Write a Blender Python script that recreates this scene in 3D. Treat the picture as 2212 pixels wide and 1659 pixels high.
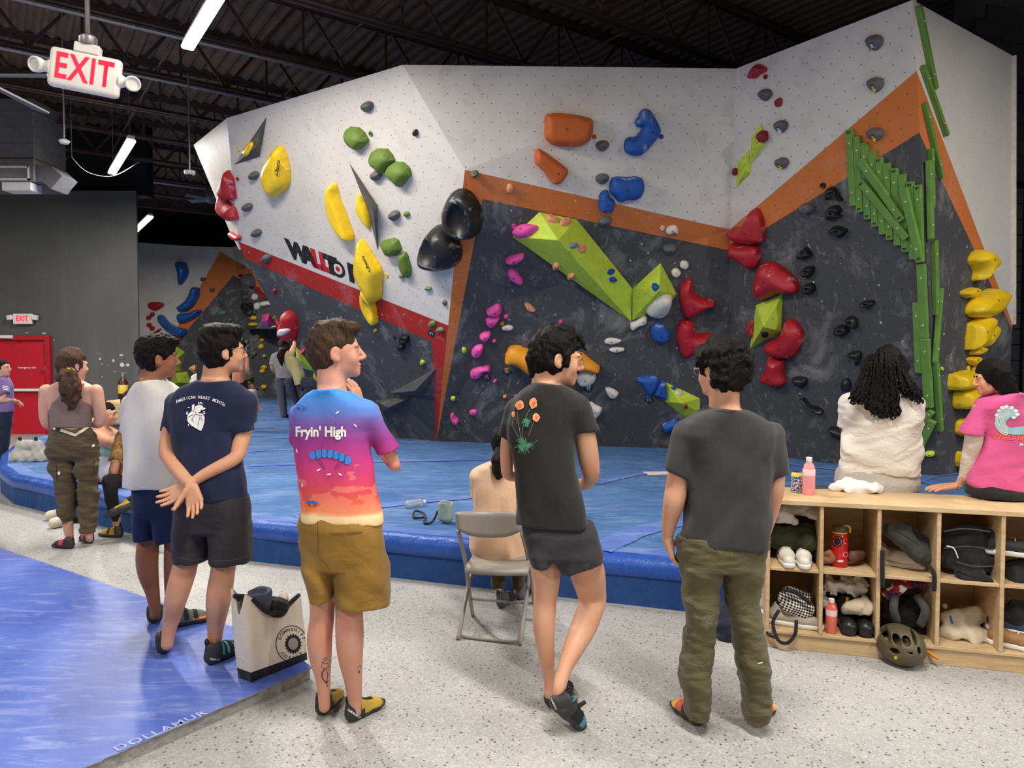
import bpy,bmesh,math,random
import numpy as np
from mathutils import Vector,Matrix
from mathutils.bvhtree import BVHTree
SC=bpy.context.scene
COL=SC.collection
for o in list(bpy.data.objects):
 bpy.data.objects.remove(o)
F,CX,CY,CAMH=1560.0,1106.0,829.5,1.62
PITCH=math.atan(54.5/F)
cam_d=bpy.data.cameras.new('camera')
cam_d.sensor_width=36.0
cam_d.lens=F/2212.0*36.0
cam_d.clip_end=200
CAM=bpy.data.objects.new('camera',cam_d)
CAM.location=(0,0,CAMH)
CAM.rotation_euler=(math.radians(90)-PITCH,0,0)
COL.objects.link(CAM)
SC.camera=CAM
SC.view_settings.view_transform='Standard'
SC.view_settings.look='None'
SC.view_settings.gamma=1.0
SC.view_settings.use_curve_mapping=False
SC.view_settings.exposure=0.62
wd=bpy.data.worlds.new('world');SC.world=wd;wd.use_nodes=True
wd.node_tree.nodes['Background'].inputs[0].default_value=(1.0,0.97,0.93,1)
wd.node_tree.nodes['Background'].inputs[1].default_value=0.0
UAX=Vector((0.816,0.578,0));VAX=Vector((-0.578,0.816,0))
STRIP_Z=5.0
ROW=Vector((-2.84,7.0,STRIP_Z));ROWR=Vector((2.35,8.4,STRIP_Z));ROWL=Vector((-8.0,3.4,STRIP_Z));STEP=VAX*6.5
STRIPS=[('',ROW),('',ROW+STEP),('',Vector((-9.3,18.3,STRIP_Z))),
('_above_camera_offscreen',ROW-STEP),('_behind_camera_offscreen',ROW-STEP*2),
('_right_offscreen',ROWR-STEP),('_right_rear_offscreen',ROWR-STEP*2),
('_left_offscreen',ROWL),('_left_front_offscreen',ROWL+STEP),('_left_rear_offscreen',ROWL-STEP)]
STRIP_W=170.0
for nm,p in STRIPS:
 ld=bpy.data.lights.new('strip_light'+nm,'AREA');ld.shape='RECTANGLE'
 ld.size=0.14;ld.size_y=2.4;ld.energy=STRIP_W;ld.color=(1.0,0.955,0.89)
 lo=bpy.data.objects.new('strip_light'+nm,ld);COL.objects.link(lo)
 lo.location=p-Vector((0,0,0.035));lo.rotation_euler=(0,0,math.atan2(VAX.y,VAX.x)-math.pi/2)
_c,_s=math.cos(PITCH),math.sin(PITCH)
ORG=Vector((0,0,CAMH))
def ray(x,y):
 a0,a2=(x-CX)/F,(CY-y)/F
 vy=_c+a2*_s
 return Vector((a0/vy,1.0,(-_s+a2*_c)/vy))
def at_y(x,y,d):return ORG+ray(x,y)*d
def at_z(x,y,z):
 r=ray(x,y);return ORG+r*((z-CAMH)/r.z)
def pix(q):
 d=Vector(q)-ORG
 y=d.y*_c-d.z*_s;z=d.y*_s+d.z*_c
 return CX+F*d.x/y,CY-F*z/y
def plane3(a,b,c):
 n=(b-a).cross(c-a).normalized()
 if n.y>0:n=-n
 return n,n.dot(a)
def hitp(x,y,P):
 r=ray(x,y);return ORG+r*((P[1]-P[0].dot(ORG))/P[0].dot(r))
def tag(o,label,cat,group=None,kind=None):
 o['label']=label;o['category']=cat
 if group:o['group']=group
 if kind:o['kind']=kind
 return o
def thing(name,label,cat,loc=(0,0,0),group=None,rotz=0):
 o=bpy.data.objects.new(name,None);COL.objects.link(o)
 o.empty_display_size=0.1
 o.location=loc;o.rotation_euler=(0,0,rotz)
 return tag(o,label,cat,group)
def link(name,me,mats,parent=None,world=True):
 o=bpy.data.objects.new(name,me)
 for m in(mats if isinstance(mats,(list,tuple))else[mats]):
  me.materials.append(m)
 COL.objects.link(o)
 if parent is not None:
  o.parent=parent
  if world:o.matrix_parent_inverse=wmat(parent).inverted()
 return o
def wmat(o):
 m=o.matrix_basis.copy()
 return m if o.parent is None else wmat(o.parent)@o.matrix_parent_inverse@m
def mesh_from(name,V,Fc,smooth=True,fm=None):
 me=bpy.data.meshes.new(name)
 V=np.asarray(V,np.float32)
 if isinstance(Fc,np.ndarray):
  n,k=Fc.shape
  me.vertices.add(len(V));me.vertices.foreach_set('co',V.ravel())
  me.loops.add(n*k);me.loops.foreach_set('vertex_index',Fc.astype(np.int32).ravel())
  me.polygons.add(n);me.polygons.foreach_set('loop_start',np.arange(0,n*k,k,dtype=np.int32))
  me.update(calc_edges=True)
 else:
  me.from_pydata([tuple(map(float,v))for v in V],[],Fc)
 if smooth and len(me.polygons):
  me.polygons.foreach_set('use_smooth',[True]*len(me.polygons))
 if fm is not None:me.polygons.foreach_set('material_index',list(fm))
 me.validate();me.update()
 return me
def bm_obj(name,bm,mats,parent=None,smooth=False,auto=None):
 me=bpy.data.meshes.new(name)
 bmesh.ops.recalc_face_normals(bm,faces=bm.faces)
 bm.to_mesh(me);bm.free()
 if smooth:
  me.polygons.foreach_set('use_smooth',[True]*len(me.polygons))
  if auto is not None:me.set_sharp_from_angle(angle=math.radians(auto))
 return link(name,me,mats,parent)
def rot_between(z):
 z=Vector(z).normalized()
 return z.to_track_quat('Z','Y').to_matrix().to_4x4()
def add_box(bm,c,size,rot=None,bev=0.0,seg=1):
 r=bmesh.ops.create_cube(bm,size=1.0)
 vs=r['verts']
 M=Matrix.Translation(Vector(c))@(rot.to_4x4()if rot is not None else Matrix())@Matrix.Diagonal((*size,1))
 bmesh.ops.transform(bm,matrix=M,verts=vs)
 if bev>0:
  es=list({e for v in vs for e in v.link_edges})
  bmesh.ops.bevel(bm,geom=es,offset=bev,segments=seg,affect='EDGES',profile=0.5)
def add_tube(bm,pts,r,seg=8,caps=True):
 """tube along points; r number or list"""
 pts=[Vector(p)for p in pts];n=len(pts)
 rs=r if isinstance(r,(list,tuple))else[r]*n
 rings=[];prev=None
 for i,p in enumerate(pts):
  t=(pts[min(i+1,n-1)]-pts[max(i-1,0)])
  if t.length<1e-9:t=Vector((0,0,1))
  t.normalize()
  if prev is None:
   a=Vector((0,0,1))if abs(t.z)<0.9 else Vector((1,0,0))
   u=t.cross(a).normalized()
  else:
   u=prev-t*prev.dot(t)
   u=u.normalized()if u.length>1e-6 else t.cross(Vector((0,0,1))).normalized()
  prev=u;w=t.cross(u)
  rings.append([bm.verts.new(p+(u*math.cos(2*math.pi*k/seg)+w*math.sin(2*math.pi*k/seg))*rs[i])for k in range(seg)])
 for a,b in zip(rings,rings[1:]):
  for k in range(seg):bm.faces.new((a[k],a[(k+1)%seg],b[(k+1)%seg],b[k]))
 if caps:
  bm.faces.new(rings[0][::-1]);bm.faces.new(rings[-1])
def add_lathe(bm,prof,c=(0,0,0),seg=20,rot=None):
 """prof: list of (r,z)"""
 M=Matrix.Translation(Vector(c))@(rot.to_4x4()if rot is not None else Matrix())
 rings=[]
 for r,z in prof:
  rings.append([bm.verts.new(M@Vector((r*math.cos(2*math.pi*k/seg),r*math.sin(2*math.pi*k/seg),z)))for k in range(seg)])
 for a,b in zip(rings,rings[1:]):
  for k in range(seg):bm.faces.new((a[k],a[(k+1)%seg],b[(k+1)%seg],b[k]))
 bm.faces.new(rings[0][::-1]);bm.faces.new(rings[-1])
def add_prism(bm,poly,off,mi=0):
 """poly: list of Vectors (planar), extruded by vector off"""
 a=[bm.verts.new(p)for p in poly];b=[bm.verts.new(Vector(p)+off)for p in poly]
 n=len(poly);fs=[bm.faces.new(a[::-1]),bm.faces.new(b)]
 for k in range(n):fs.append(bm.faces.new((a[k],a[(k+1)%n],b[(k+1)%n],b[k])))
 for f in fs:f.material_index=mi
def catmull(pts,m=6,closed=True):
 pts=[np.asarray(p,float)for p in pts];n=len(pts);out=[]
 for i in range(n if closed else n-1):
  if closed:p0,p1,p2,p3=pts[i-1],pts[i],pts[(i+1)%n],pts[(i+2)%n]
  else:p0,p1,p2,p3=pts[max(i-1,0)],pts[i],pts[i+1],pts[min(i+2,n-1)]
  for k in range(m):
   t=k/m
   out.append(0.5*(2*p1+(p2-p0)*t+(2*p0-5*p1+4*p2-p3)*t*t+(3*p1-p0-3*p2+p3)*t**3))
 if not closed:out.append(pts[-1])
 return np.array(out)
MATS={}
def srgb(r,g,b):
 f=lambda c:(c/255/12.92)if c/255<=0.04045 else((c/255+0.055)/1.055)**2.4
 return(f(r),f(g),f(b),1)
class NT:
 def __init__(self,name):
  self.m=bpy.data.materials.new(name);self.m.use_nodes=True
  self.t=self.m.node_tree;self.b=self.t.nodes['Principled BSDF']
 def n(self,ty,**kw):
  nd=self.t.nodes.new('ShaderNode'+ty)
  for k,v in kw.items():
   if k.startswith('i_'):
    key=k[2:];key=int(key)if key.isdigit()else key.replace('_',' ')
    self.set(nd.inputs[key],v)
   else:setattr(nd,k,v)
  return nd
 def set(self,sock,v):
  if hasattr(v,'is_output'):self.t.links.new(v,sock)
  elif hasattr(v,'outputs'):self.t.links.new(v.outputs[0],sock)
  else:sock.default_value=v
 def math(self,op,a,b=0.0,c=0.0):
  nd=self.n('Math',operation=op)
  self.set(nd.inputs[0],a);self.set(nd.inputs[1],b);self.set(nd.inputs[2],c)
  return nd.outputs[0]
 def mix(self,fac,a,b):
  nd=self.n('Mix',data_type='RGBA')
  self.set(nd.inputs[0],fac);self.set(nd.inputs[6],a);self.set(nd.inputs[7],b)
  return nd.outputs[2]
 def ramp(self,v,p0,p1,c0=(0,0,0,1),c1=(1,1,1,1)):
  nd=self.n('ValToRGB');self.set(nd.inputs[0],v)
  nd.color_ramp.elements[0].position=p0;nd.color_ramp.elements[1].position=p1
  nd.color_ramp.elements[0].color=c0;nd.color_ramp.elements[1].color=c1
  return nd.outputs[0]
 def coord(self,k='Object'):
  return self.n('TexCoord').outputs[k]
 def noise(self,v,scale,detail=3,rough=0.55,dist=0.0):
  return self.n('TexNoise',i_Vector=v,i_Scale=scale,i_Detail=detail,i_Roughness=rough,i_Distortion=dist).outputs[0]
 def voro(self,v,scale,feature='F1'):
  return self.n('TexVoronoi',feature=feature,i_Vector=v,i_Scale=scale)
 def map(self,v,scale=(1,1,1),rot=(0,0,0),loc=(0,0,0)):
  return self.n('Mapping',i_Vector=v,i_Scale=scale,i_Rotation=rot,i_Location=loc).outputs[0]
 def bump(self,h,strength=0.3,dist=0.01):
  self.set(self.b.inputs['Normal'],self.n('Bump',i_Strength=strength,i_Distance=dist,i_Height=h).outputs[0])
 def out(self,col,rough=0.6,metal=0.0,**kw):
  self.set(self.b.inputs['Base Color'],col);self.set(self.b.inputs['Roughness'],rough);self.set(self.b.inputs['Metallic'],metal)
  for k,v in kw.items():self.set(self.b.inputs[k.replace('_',' ')],v)
  return self.m
def mat(name,rgb,rough=0.6,metal=0.0,var=0.12,scale=14.0,bump=0.0,bscale=60.0,chalk=0.0,cscale=9.0,spec=0.5):
 """plain procedural surface: colour with a little noise, optional bump and chalk dust"""
 if name in MATS:return MATS[name]
 t=NT(name);c=srgb(*rgb);co=t.coord()
 n=t.noise(co,scale,4)
 k0=tuple(max(0,x*(1-var))for x in c[:3])+(1,);k1=tuple(min(1,x*(1+var))for x in c[:3])+(1,)
 col=t.ramp(n,0.3,0.7,k0,k1)
 if chalk>0:
  cn=t.noise(co,cscale,6,0.65,0.6)
  cm=t.ramp(cn,0.66-0.2*chalk,0.86-0.2*chalk)
  col=t.mix(t.math('MULTIPLY',cm,min(1.0,0.5+chalk*0.5)),col,srgb(225,222,218))
 if bump>0:t.bump(t.noise(co,bscale,3),bump,0.01)
 MATS[name]=t.out(col,rough,metal,Specular_IOR_Level=spec)
 return MATS[name]
def emis(name,rgb,s):
 if name in MATS:return MATS[name]
 t=NT(name);MATS[name]=t.out(srgb(*rgb),0.5,0,Emission_Color=srgb(*rgb),Emission_Strength=s);return MATS[name]
def _n(v):return np.asarray(v,float)
class Sdf:
 def __init__(self):self.ops=[];self.disp=None
 def _add(self,fn,lo,hi,k,mode):self.ops.append((fn,_n(lo),_n(hi),k,mode))
 def cone(self,a,b,ra,rb,k=0.02,mode='u',flat=None):
  """round cone a->b; flat=(axis,factor) squeezes the section along an axis"""
  a,b=_n(a),_n(b);ab=b-a;L2=float(ab@ab)+1e-12
  m=max(ra,rb)
  ax=_n(flat[0])/np.linalg.norm(_n(flat[0]))if flat else None
  fl=flat[1]if flat else 1.0
  def fn(X,Y,Z):
   px,py,pz=X-a[0],Y-a[1],Z-a[2]
   t=np.clip((px*ab[0]+py*ab[1]+pz*ab[2])/L2,0,1)
   dx,dy,dz=px-t*ab[0],py-t*ab[1],pz-t*ab[2]
   d2=dx*dx+dy*dy+dz*dz
   if ax is not None:
    q=dx*ax[0]+dy*ax[1]+dz*ax[2]
    d2=d2+q*q*(1/fl**2-1)
   return np.sqrt(d2)-(ra+t*(rb-ra))
  self._add(fn,np.minimum(a,b)-m,np.maximum(a,b)+m,k,mode);return self
 def chain(self,pts,k=0.015,mode='u',flat=None):
  """pts: list of (Vector, radius)"""
  for(a,ra),(b,rb)in zip(pts,pts[1:]):self.cone(a,b,ra,rb,k,mode,flat)
  return self
 def ell(self,c,r,R=None,k=0.02,mode='u'):
  """ellipsoid; R 3x3 matrix with local axes as columns"""
  c,r=_n(c),_n(r);M=_n(R)if R is not None else np.eye(3);rm=r.min()
  ext=np.sqrt(((M*r)**2).sum(1))
  def fn(X,Y,Z):
   px,py,pz=X-c[0],Y-c[1],Z-c[2]
   q0=(px*M[0,0]+py*M[1,0]+pz*M[2,0])/r[0]
   q1=(px*M[0,1]+py*M[1,1]+pz*M[2,1])/r[1]
   q2=(px*M[0,2]+py*M[1,2]+pz*M[2,2])/r[2]
   k0=np.sqrt(q0*q0+q1*q1+q2*q2)
   k1=np.sqrt((q0/r[0])**2+(q1/r[1])**2+(q2/r[2])**2)+1e-9
   return np.clip(k0*(k0-1)/k1,-0.5,0.5)
  self._add(fn,c-ext,c+ext,k,mode);return self
 def loft(self,secs,yaw=0.0,k=0.02,mode='u',p=2.4):
  """secs: list of (z,cx,cy,a,b): superelliptic sections stacked in z, rotated by yaw"""
  S=np.array(sorted([tuple(map(float,s))for s in secs]));cy_,sy_=math.cos(yaw),math.sin(yaw)
  zs=S[:,0];m=S[:,3:].max()
  def fn(X,Y,Z):
   z1=Z.ravel()if Z.size==Z.shape[-1]else Z
   g=lambda i:np.interp(z1,zs,S[:,i]).reshape(Z.shape)
   dx,dy=X-g(1),Y-g(2);a,b=g(3),g(4)
   u=np.abs(dx*cy_+dy*sy_)/a;v=np.abs(-dx*sy_+dy*cy_)/b
   d=((u**p+v**p)**(1/p)-1)*np.minimum(a,b)
   return np.maximum(d,np.maximum(zs[0]-Z,Z-zs[-1]))
  lo=(S[:,1].min()-m,S[:,2].min()-m,zs[0]);hi=(S[:,1].max()+m,S[:,2].max()+m,zs[-1])
  self._add(fn,lo,hi,k,mode);return self
 def sleeve(self,a,b,ra,rb,k=0.03,hem=None,hollow=0.03):
  """round cone a->b with a flat, slightly hollow end at b (hem = normal of the end)"""
  a,b=_n(a),_n(b);ab=b-a;L2=float(ab@ab);u=ab/math.sqrt(L2);n=_n(hem)/np.linalg.norm(_n(hem))if hem is not None else u
  def fn(X,Y,Z):
   px,py,pz=X-a[0],Y-a[1],Z-a[2]
   t=np.clip((px*ab[0]+py*ab[1]+pz*ab[2])/L2,0,1.4)
   d=np.sqrt((px-t*ab[0])**2+(py-t*ab[1])**2+(pz-t*ab[2])**2)-(ra+t*(rb-ra))
   d=np.maximum(d,(X-b[0])*n[0]+(Y-b[1])*n[1]+(Z-b[2])*n[2])
   return np.maximum(d,-np.maximum(np.sqrt((px-t*ab[0])**2+(py-t*ab[1])**2+(pz-t*ab[2])**2)-(ra+t*(rb-ra))+0.012,-((X-b[0])*n[0]+(Y-b[1])*n[1]+(Z-b[2])*n[2])-hollow))
  m=max(ra,rb);self._add(fn,np.minimum(a,b)-m,np.maximum(a,b)+m,k,'u');return self
 def half(self,pt,n,k=0.004):
  """keep the side the normal points away from (cut everything in direction n)"""
  pt,n=_n(pt),_n(n)/np.linalg.norm(_n(n))
  self._add(lambda X,Y,Z:(X-pt[0])*n[0]+(Y-pt[1])*n[1]+(Z-pt[2])*n[2],(-99,)*3,(99,)*3,k,'i');return self
 def fn(self,f,lo,hi,k=0.0,mode='u'):self._add(f,lo,hi,k,mode);return self
 def bounds(self):
  lo=np.full(3,1e9);hi=-lo
  for fn,a,b,k,mode in self.ops:
   if mode=='u':lo=np.minimum(lo,a);hi=np.maximum(hi,b)
  return lo,hi
 def grid(self,lo,hi,res):
  ax=[np.arange(lo[i]-2.5*res,hi[i]+2.6*res,res)for i in range(3)]
  D=np.full([len(a)for a in ax],0.15,np.float32)
  for fn,a,b,k,mode in self.ops:
   mg=max(k,0.0)+3*res+0.01
   sl=[]
   for i in range(3):
    i0,i1=np.searchsorted(ax[i],(a[i]-mg,b[i]+mg));sl.append(slice(max(i0-1,0),i1+1))
   if any(s.stop-s.start<1 for s in sl):continue
   X=ax[0][sl[0]][:,None,None];Y=ax[1][sl[1]][None,:,None];Z=ax[2][sl[2]][None,None,:]
   if X.size==0 or Y.size==0 or Z.size==0:continue
   d=fn(X,Y,Z);E=D[tuple(sl)]
   if mode=='u':
    if k>1e-6:
     h=np.maximum(k-np.abs(E-d),0)/k;D[tuple(sl)]=np.minimum(E,d)-h*h*k*0.25
    else:D[tuple(sl)]=np.minimum(E,d)
   else:
    if mode=='s':d=-d
    if k>1e-6:
     h=np.maximum(k-np.abs(E-d),0)/k;D[tuple(sl)]=np.maximum(E,d)+h*h*k*0.25
    else:D[tuple(sl)]=np.maximum(E,d)
  if self.disp is not None:
   D+=self.disp(ax[0][:,None,None],ax[1][None,:,None],ax[2][None,None,:]).astype(np.float32)
  return D,ax
 def polys(self,lo,hi,res):
  return surface_nets(*self.grid(lo,hi,res))
 def mesh(self,name,res,fine=()):
  """fine: list of (lo,hi,res) boxes meshed more finely; same implicit surface, same mesh"""
  lo,hi=self.bounds()
  V,Q=self.polys(lo,hi,res)
  if fine and len(Q):
   C=V[Q].mean(1);keep=np.ones(len(Q),bool)
   for a,b,r in fine:keep&=~np.all((C>_n(a))&(C<_n(b)),axis=1)
   Q=Q[keep];Vs,Qs=[V],[Q];off=len(V)
   for a,b,r in fine:
    v,q=self.polys(_n(a)-2*res,_n(b)+2*res,r)
    if not len(q):continue
    c=v[q].mean(1);q=q[np.all((c>_n(a)-res)&(c<_n(b)+res),axis=1)]
    Vs.append(v);Qs.append(q+off);off+=len(v)
   V=np.concatenate(Vs);Q=np.concatenate(Qs)
   used=np.unique(Q);mp=np.zeros(len(V),int);mp[used]=np.arange(len(used));V=V[used];Q=mp[Q]
  return mesh_from(name,V,Q)
def surface_nets(D,ax):
 S=D<0;nx,ny,nz=D.shape
 cnt=np.zeros((nx-1,ny-1,nz-1),np.int8)
 for i in(0,1):
  for j in(0,1):
   for k in(0,1):cnt+=S[i:nx-1+i,j:ny-1+j,k:nz-1+k]
 I=np.argwhere((cnt>0)&(cnt<8))
 if len(I)==0:return np.zeros((0,3)),np.zeros((0,4),int)
 i,j,k=I.T
 acc=np.zeros((len(I),3));num=np.zeros(len(I))
 cor={(a,b,c):D[i+a,j+b,k+c]for a in(0,1)for b in(0,1)for c in(0,1)}
 for a in(0,1):
  for b in(0,1):
   for axis in range(3):
    c0=[a,b];c0.insert(axis,0);c1=[a,b];c1.insert(axis,1)
    d0,d1=cor[tuple(c0)],cor[tuple(c1)]
    m=(d0<0)!=(d1<0)
    t=d0[m]/(d0[m]-d1[m])
    pt=np.zeros((m.sum(),3))+c0;pt[:,axis]=t
    acc[m]+=pt;num[m]+=1
 P=acc/num[:,None]
 V=np.stack([ax[q][I[:,q]]+P[:,q]*(ax[q][1]-ax[q][0])for q in range(3)],1)
 idx=np.full(cnt.shape,-1,np.int32);idx[i,j,k]=np.arange(len(I))
 Q=[]
 for axis in range(3):
  o=[0,1,2];o.remove(axis)
  s0=[slice(None)]*3;s1=[slice(None)]*3;s0[axis]=slice(0,-1);s1[axis]=slice(1,None)
  E=S[tuple(s0)]!=S[tuple(s1)]
  e=np.argwhere(E)
  e=e[(e[:,o[0]]>0)&(e[:,o[1]]>0)&(e[:,o[0]]<D.shape[o[0]]-1)&(e[:,o[1]]<D.shape[o[1]]-1)]
  if len(e)==0:continue
  def cell(da,db):
   c=e.copy();c[:,o[0]]+=da;c[:,o[1]]+=db
   return idx[c[:,0],c[:,1],c[:,2]]
  q=np.stack([cell(-1,-1),cell(0,-1),cell(0,0),cell(-1,0)],1)
  ins=S[tuple(s0)][e[:,0],e[:,1],e[:,2]]
  flip=ins if axis!=1 else~ins
  q[~flip]=q[~flip][:,::-1]
  Q.append(q)
 Q=np.concatenate(Q);Q=Q[(Q>=0).all(1)]
 return V,Q
def wob(seed,n=5,fmin=4,fmax=14,amp=0.006,zscale=0.5):
 r=random.Random(seed);T=[(r.uniform(-1,1),r.uniform(-1,1),r.uniform(-1,1)*zscale,r.uniform(fmin,fmax),r.uniform(0,6.28))for _ in range(n)]
 def f(X,Y,Z):
  s=0
  for a,b,c,w,ph in T:s=s+np.sin(w*2*(a*X+b*Y+c*Z)+ph+1.3*np.sin(3*w*0.3*(b*X-a*Y+c*Z)))
  return s*(amp/n**0.5)
 return f
 # ================================================================== room: materials
def tnut_mat(name,rgb,hole=(0.004,0.004,0.004,1),speck=0.0,chalk=0.0,dirt=0.0,rough=0.7,hr=0.028):
 """painted plywood with a staggered grid of T-nut holes (UV in metres), stray screw holes and chalk"""
 t=NT(name);uv=t.coord('UV');c=srgb(*rgb)
 g=t.map(uv,(5,5,5))
 def grid(off):
  v=t.n('VectorMath',operation='FRACTION');t.set(v.inputs[0],t.map(g,loc=(off,off,0)))
  w=t.n('VectorMath',operation='SUBTRACT');t.set(w.inputs[0],v);w.inputs[1].default_value=(0.5,0.5,0)
  sp=t.n('SeparateXYZ',i_0=w.outputs[0]);cb=t.n('CombineXYZ',i_0=sp.outputs[0],i_1=sp.outputs[1])
  l=t.n('VectorMath',operation='LENGTH');t.set(l.inputs[0],cb);return l.outputs['Value']
 d=t.math('MINIMUM',grid(0.0),grid(0.5))
 hole_m=t.math('LESS_THAN',d,hr)
 n=t.noise(uv,1.1,4)
 col=t.ramp(n,0.3,0.75,tuple(x*0.93 for x in c[:3])+(1,),tuple(min(1,x*1.05)for x in c[:3])+(1,))
 if dirt>0:
  dn=t.noise(uv,3.2,7,0.7,0.4)
  col=t.mix(t.math('MULTIPLY',t.ramp(dn,0.52,0.8),dirt),col,srgb(118,112,104))
 if chalk>0:
  v1=t.noise(t.map(uv,(1.0,0.9,1),(0,0,0.7)),1.7,9,0.7,0.7)
  v2=t.noise(t.map(uv,(1.6,0.8,1),(0,0,-0.5),(3,7,0)),5.0,9,0.75,1.2)
  m=t.math('MAXIMUM',t.ramp(v1,0.54,0.92),t.ramp(v2,0.58,0.78))
  col=t.mix(t.math('MULTIPLY',m,chalk),col,srgb(205,203,200))
 if speck>0:
  vo=t.voro(uv,9.5);vr=t.n('SeparateColor',i_0=vo.outputs['Color'])
  rad=t.math('MULTIPLY',vr.outputs[1],0.12)
  m=t.math('MULTIPLY',t.math('LESS_THAN',vo.outputs['Distance'],rad),t.math('LESS_THAN',vr.outputs[0],0.5+0.3*speck))
  pat=t.ramp(t.noise(uv,0.9,2),0.38,0.55)
  sc=srgb(225,223,220)if sum(rgb)<450 else srgb(70,66,62)
  col=t.mix(t.math('MULTIPLY',m,t.math('MULTIPLY',pat,speck)),col,sc)
 col=t.mix(hole_m,col,hole)
 t.bump(t.noise(uv,60,3),0.08,0.004)
 MATS[name]=t.out(col,rough,0,Specular_IOR_Level=0.3)
 return MATS[name]
W_WHITE=tnut_mat('wall_paint_white',(222,216,208),dirt=0.28,speck=0.35)
W_BLACK=tnut_mat('wall_paint_charcoal',(78,78,80),speck=0.95,chalk=0.8)
W_ORANGE=tnut_mat('wall_paint_orange',(214,122,62),speck=0.6,chalk=0.28,hole=srgb(60,30,15))
W_RED=tnut_mat('wall_paint_red',(178,44,40),speck=0.8,chalk=0.38,hole=srgb(50,12,12))
def edge_mat():
 return mat('plywood_edge',(150,132,108),0.8)
WALLS=[]
def cam_side(bm):
 for f in bm.faces:
  f.normal_update()
  if f.normal.dot(ORG-f.calc_center_median())<0:f.normal_flip()
def climb_wall(name,label,polys,cuts,classify,mats,frame,thick=0.08):
 bm=bmesh.new()
 key={}
 def vert(p):
  k=tuple(round(x,4)for x in p)
  if k not in key:key[k]=bm.verts.new(p)
  return key[k]
 for p in polys:bm.faces.new([vert(Vector(q))for q in p])
 for(a,b)in cuts:
  n=ray(*a).cross(ray(*b)).normalized()
  bmesh.ops.bisect_plane(bm,geom=bm.verts[:]+bm.edges[:]+bm.faces[:],plane_co=ORG,plane_no=n,dist=1e-5)
 cam_side(bm)
 o_,eu,ev=frame
 uvl=bm.loops.layers.uv.new('UVMap')
 for f in bm.faces:
  c=pix(f.calc_center_median());f.material_index=classify(*c)
  for l in f.loops:
   d=l.vert.co-o_;l[uvl].uv=(d.dot(eu),d.dot(ev))
 bvh=BVHTree.FromBMesh(bm)
 me=bpy.data.meshes.new(name);bm.to_mesh(me);bm.free()
 o=link(name,me,mats)
 md=o.modifiers.new('thickness','SOLIDIFY');md.thickness=thick;md.offset=-1.0
 tag(o,label,'climbing wall',kind='structure')
 WALLS.append((o,bvh));return o
def frame_of(P,o_):
 n=P[0];ev=(Vector((0,0,1))-n*n.z).normalized();eu=ev.cross(n).normalized()
 if eu.x<0:eu=-eu
 return o_,eu,ev
def below(x,y,a,b):
 return y>a[1]+(b[1]-a[1])*(x-a[0])/(b[0]-a[0])
def rightof(x,y,a,b):
 return x>a[0]+(b[0]-a[0])*(y-a[1])/(b[1]-a[1])
 # ================================================================== climbing walls
TOPZ,MATZ=4.93,0.33
A=at_z(870,140,TOPZ);C=at_z(490,255,TOPZ);B=at_z(943,953,MATZ);TR=at_z(1590,148,TOPZ)
PLEFT=plane3(A,C,B);K=hitp(1004,367,PLEFT)
TO=at_z(1971,0,TOPZ);BO=at_z(2028,1029,MATZ);PRIGHT=plane3(TR,TO,BO)
IC=hitp(1577,496,PRIGHT);BI=at_z(1569,967,MATZ);BI=hitp(1569,967,PRIGHT);BI.z=MATZ
CPt=hitp(1570,890,PRIGHT)
PLOW=plane3(K,B,IC);APEX=hitp(1095,651,PLOW)
q=lambda x,y:hitp(x,y,PLEFT)
left_poly=[A,C,q(515,522),q(533,566),q(590,668),q(650,800),q(700,936),B,q(968,703),q(980,586),K]
redT=((515,522),(968,703));redB=((526,557),(933,738));redL=((933,738),(942,953));redR=((968,703),(943,953))
def cls_left(x,y):
 if not below(x,y,*redT):return 0
 if not below(x,y,*redB)or(rightof(x,y,*redL)and y>700):return 1
 return 2
climb_wall('wall_left','long overhanging white and charcoal climbing wall crossed by a red band',[left_poly],
[redT,redB,redL],cls_left,[W_WHITE,W_RED,W_BLACK],frame_of(PLEFT,A))
L2=at_z(418,313,TOPZ);E0=q(515,522);E1=q(533,566)
PEND=plane3(C,L2,E0)
W_END=tnut_mat('wall_paint_worn',(222,216,208),dirt=0.55,speck=0.5,rough=0.45)
climb_wall('wall_left_end','narrow worn white facet at the end of the overhang above red holds',
[[C,L2,hitp(497,502,PEND),hitp(517,540,PEND),E0]],[],lambda x,y:0,[W_END],frame_of(PEND,C))
bandT=((1005,367),(1577,496));bandB=((1042,430),(1577,541));stripL=((968,703),(943,953));stripR=((1042,430),(943,953))
center=[[A,TR,K],[K,TR,IC],[K,APEX,IC],[K,q(980,586),q(968,703),B,APEX],[APEX,CPt,IC],[APEX,BI,CPt],[APEX,B,BI]]
def cls_center(x,y):
 if not below(x,y,*bandT):return 0
 if not below(x,y,*bandB)or not rightof(x,y,*stripR):return 1
 return 2
climb_wall('wall_center','steep climbing wall, white above a slanting orange band, charcoal below',center,
[bandT,bandB,stripR],cls_center,[W_WHITE,W_ORANGE,W_BLACK],frame_of(plane3(A,TR,K),A))
r_=lambda x,y:hitp(x,y,PRIGHT)
bandT2=((1577,495),(1980,153));bandB2=((1577,541),(1985,287))
def cls_right(x,y):
 if not below(x,y,*bandT2):return 0
 return 1 if not below(x,y,*bandB2)else 2
climb_wall('wall_right','climbing wall between corner and green beams, white over orange over charcoal',[[TR,TO,BO,BI,CPt,IC]],
[bandT2,bandB2],cls_right,[W_WHITE,W_ORANGE,W_BLACK],frame_of(PRIGHT,TR))
TRR=at_z(2187,120,TOPZ);POUT=plane3(TO,BO,TRR)
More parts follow.
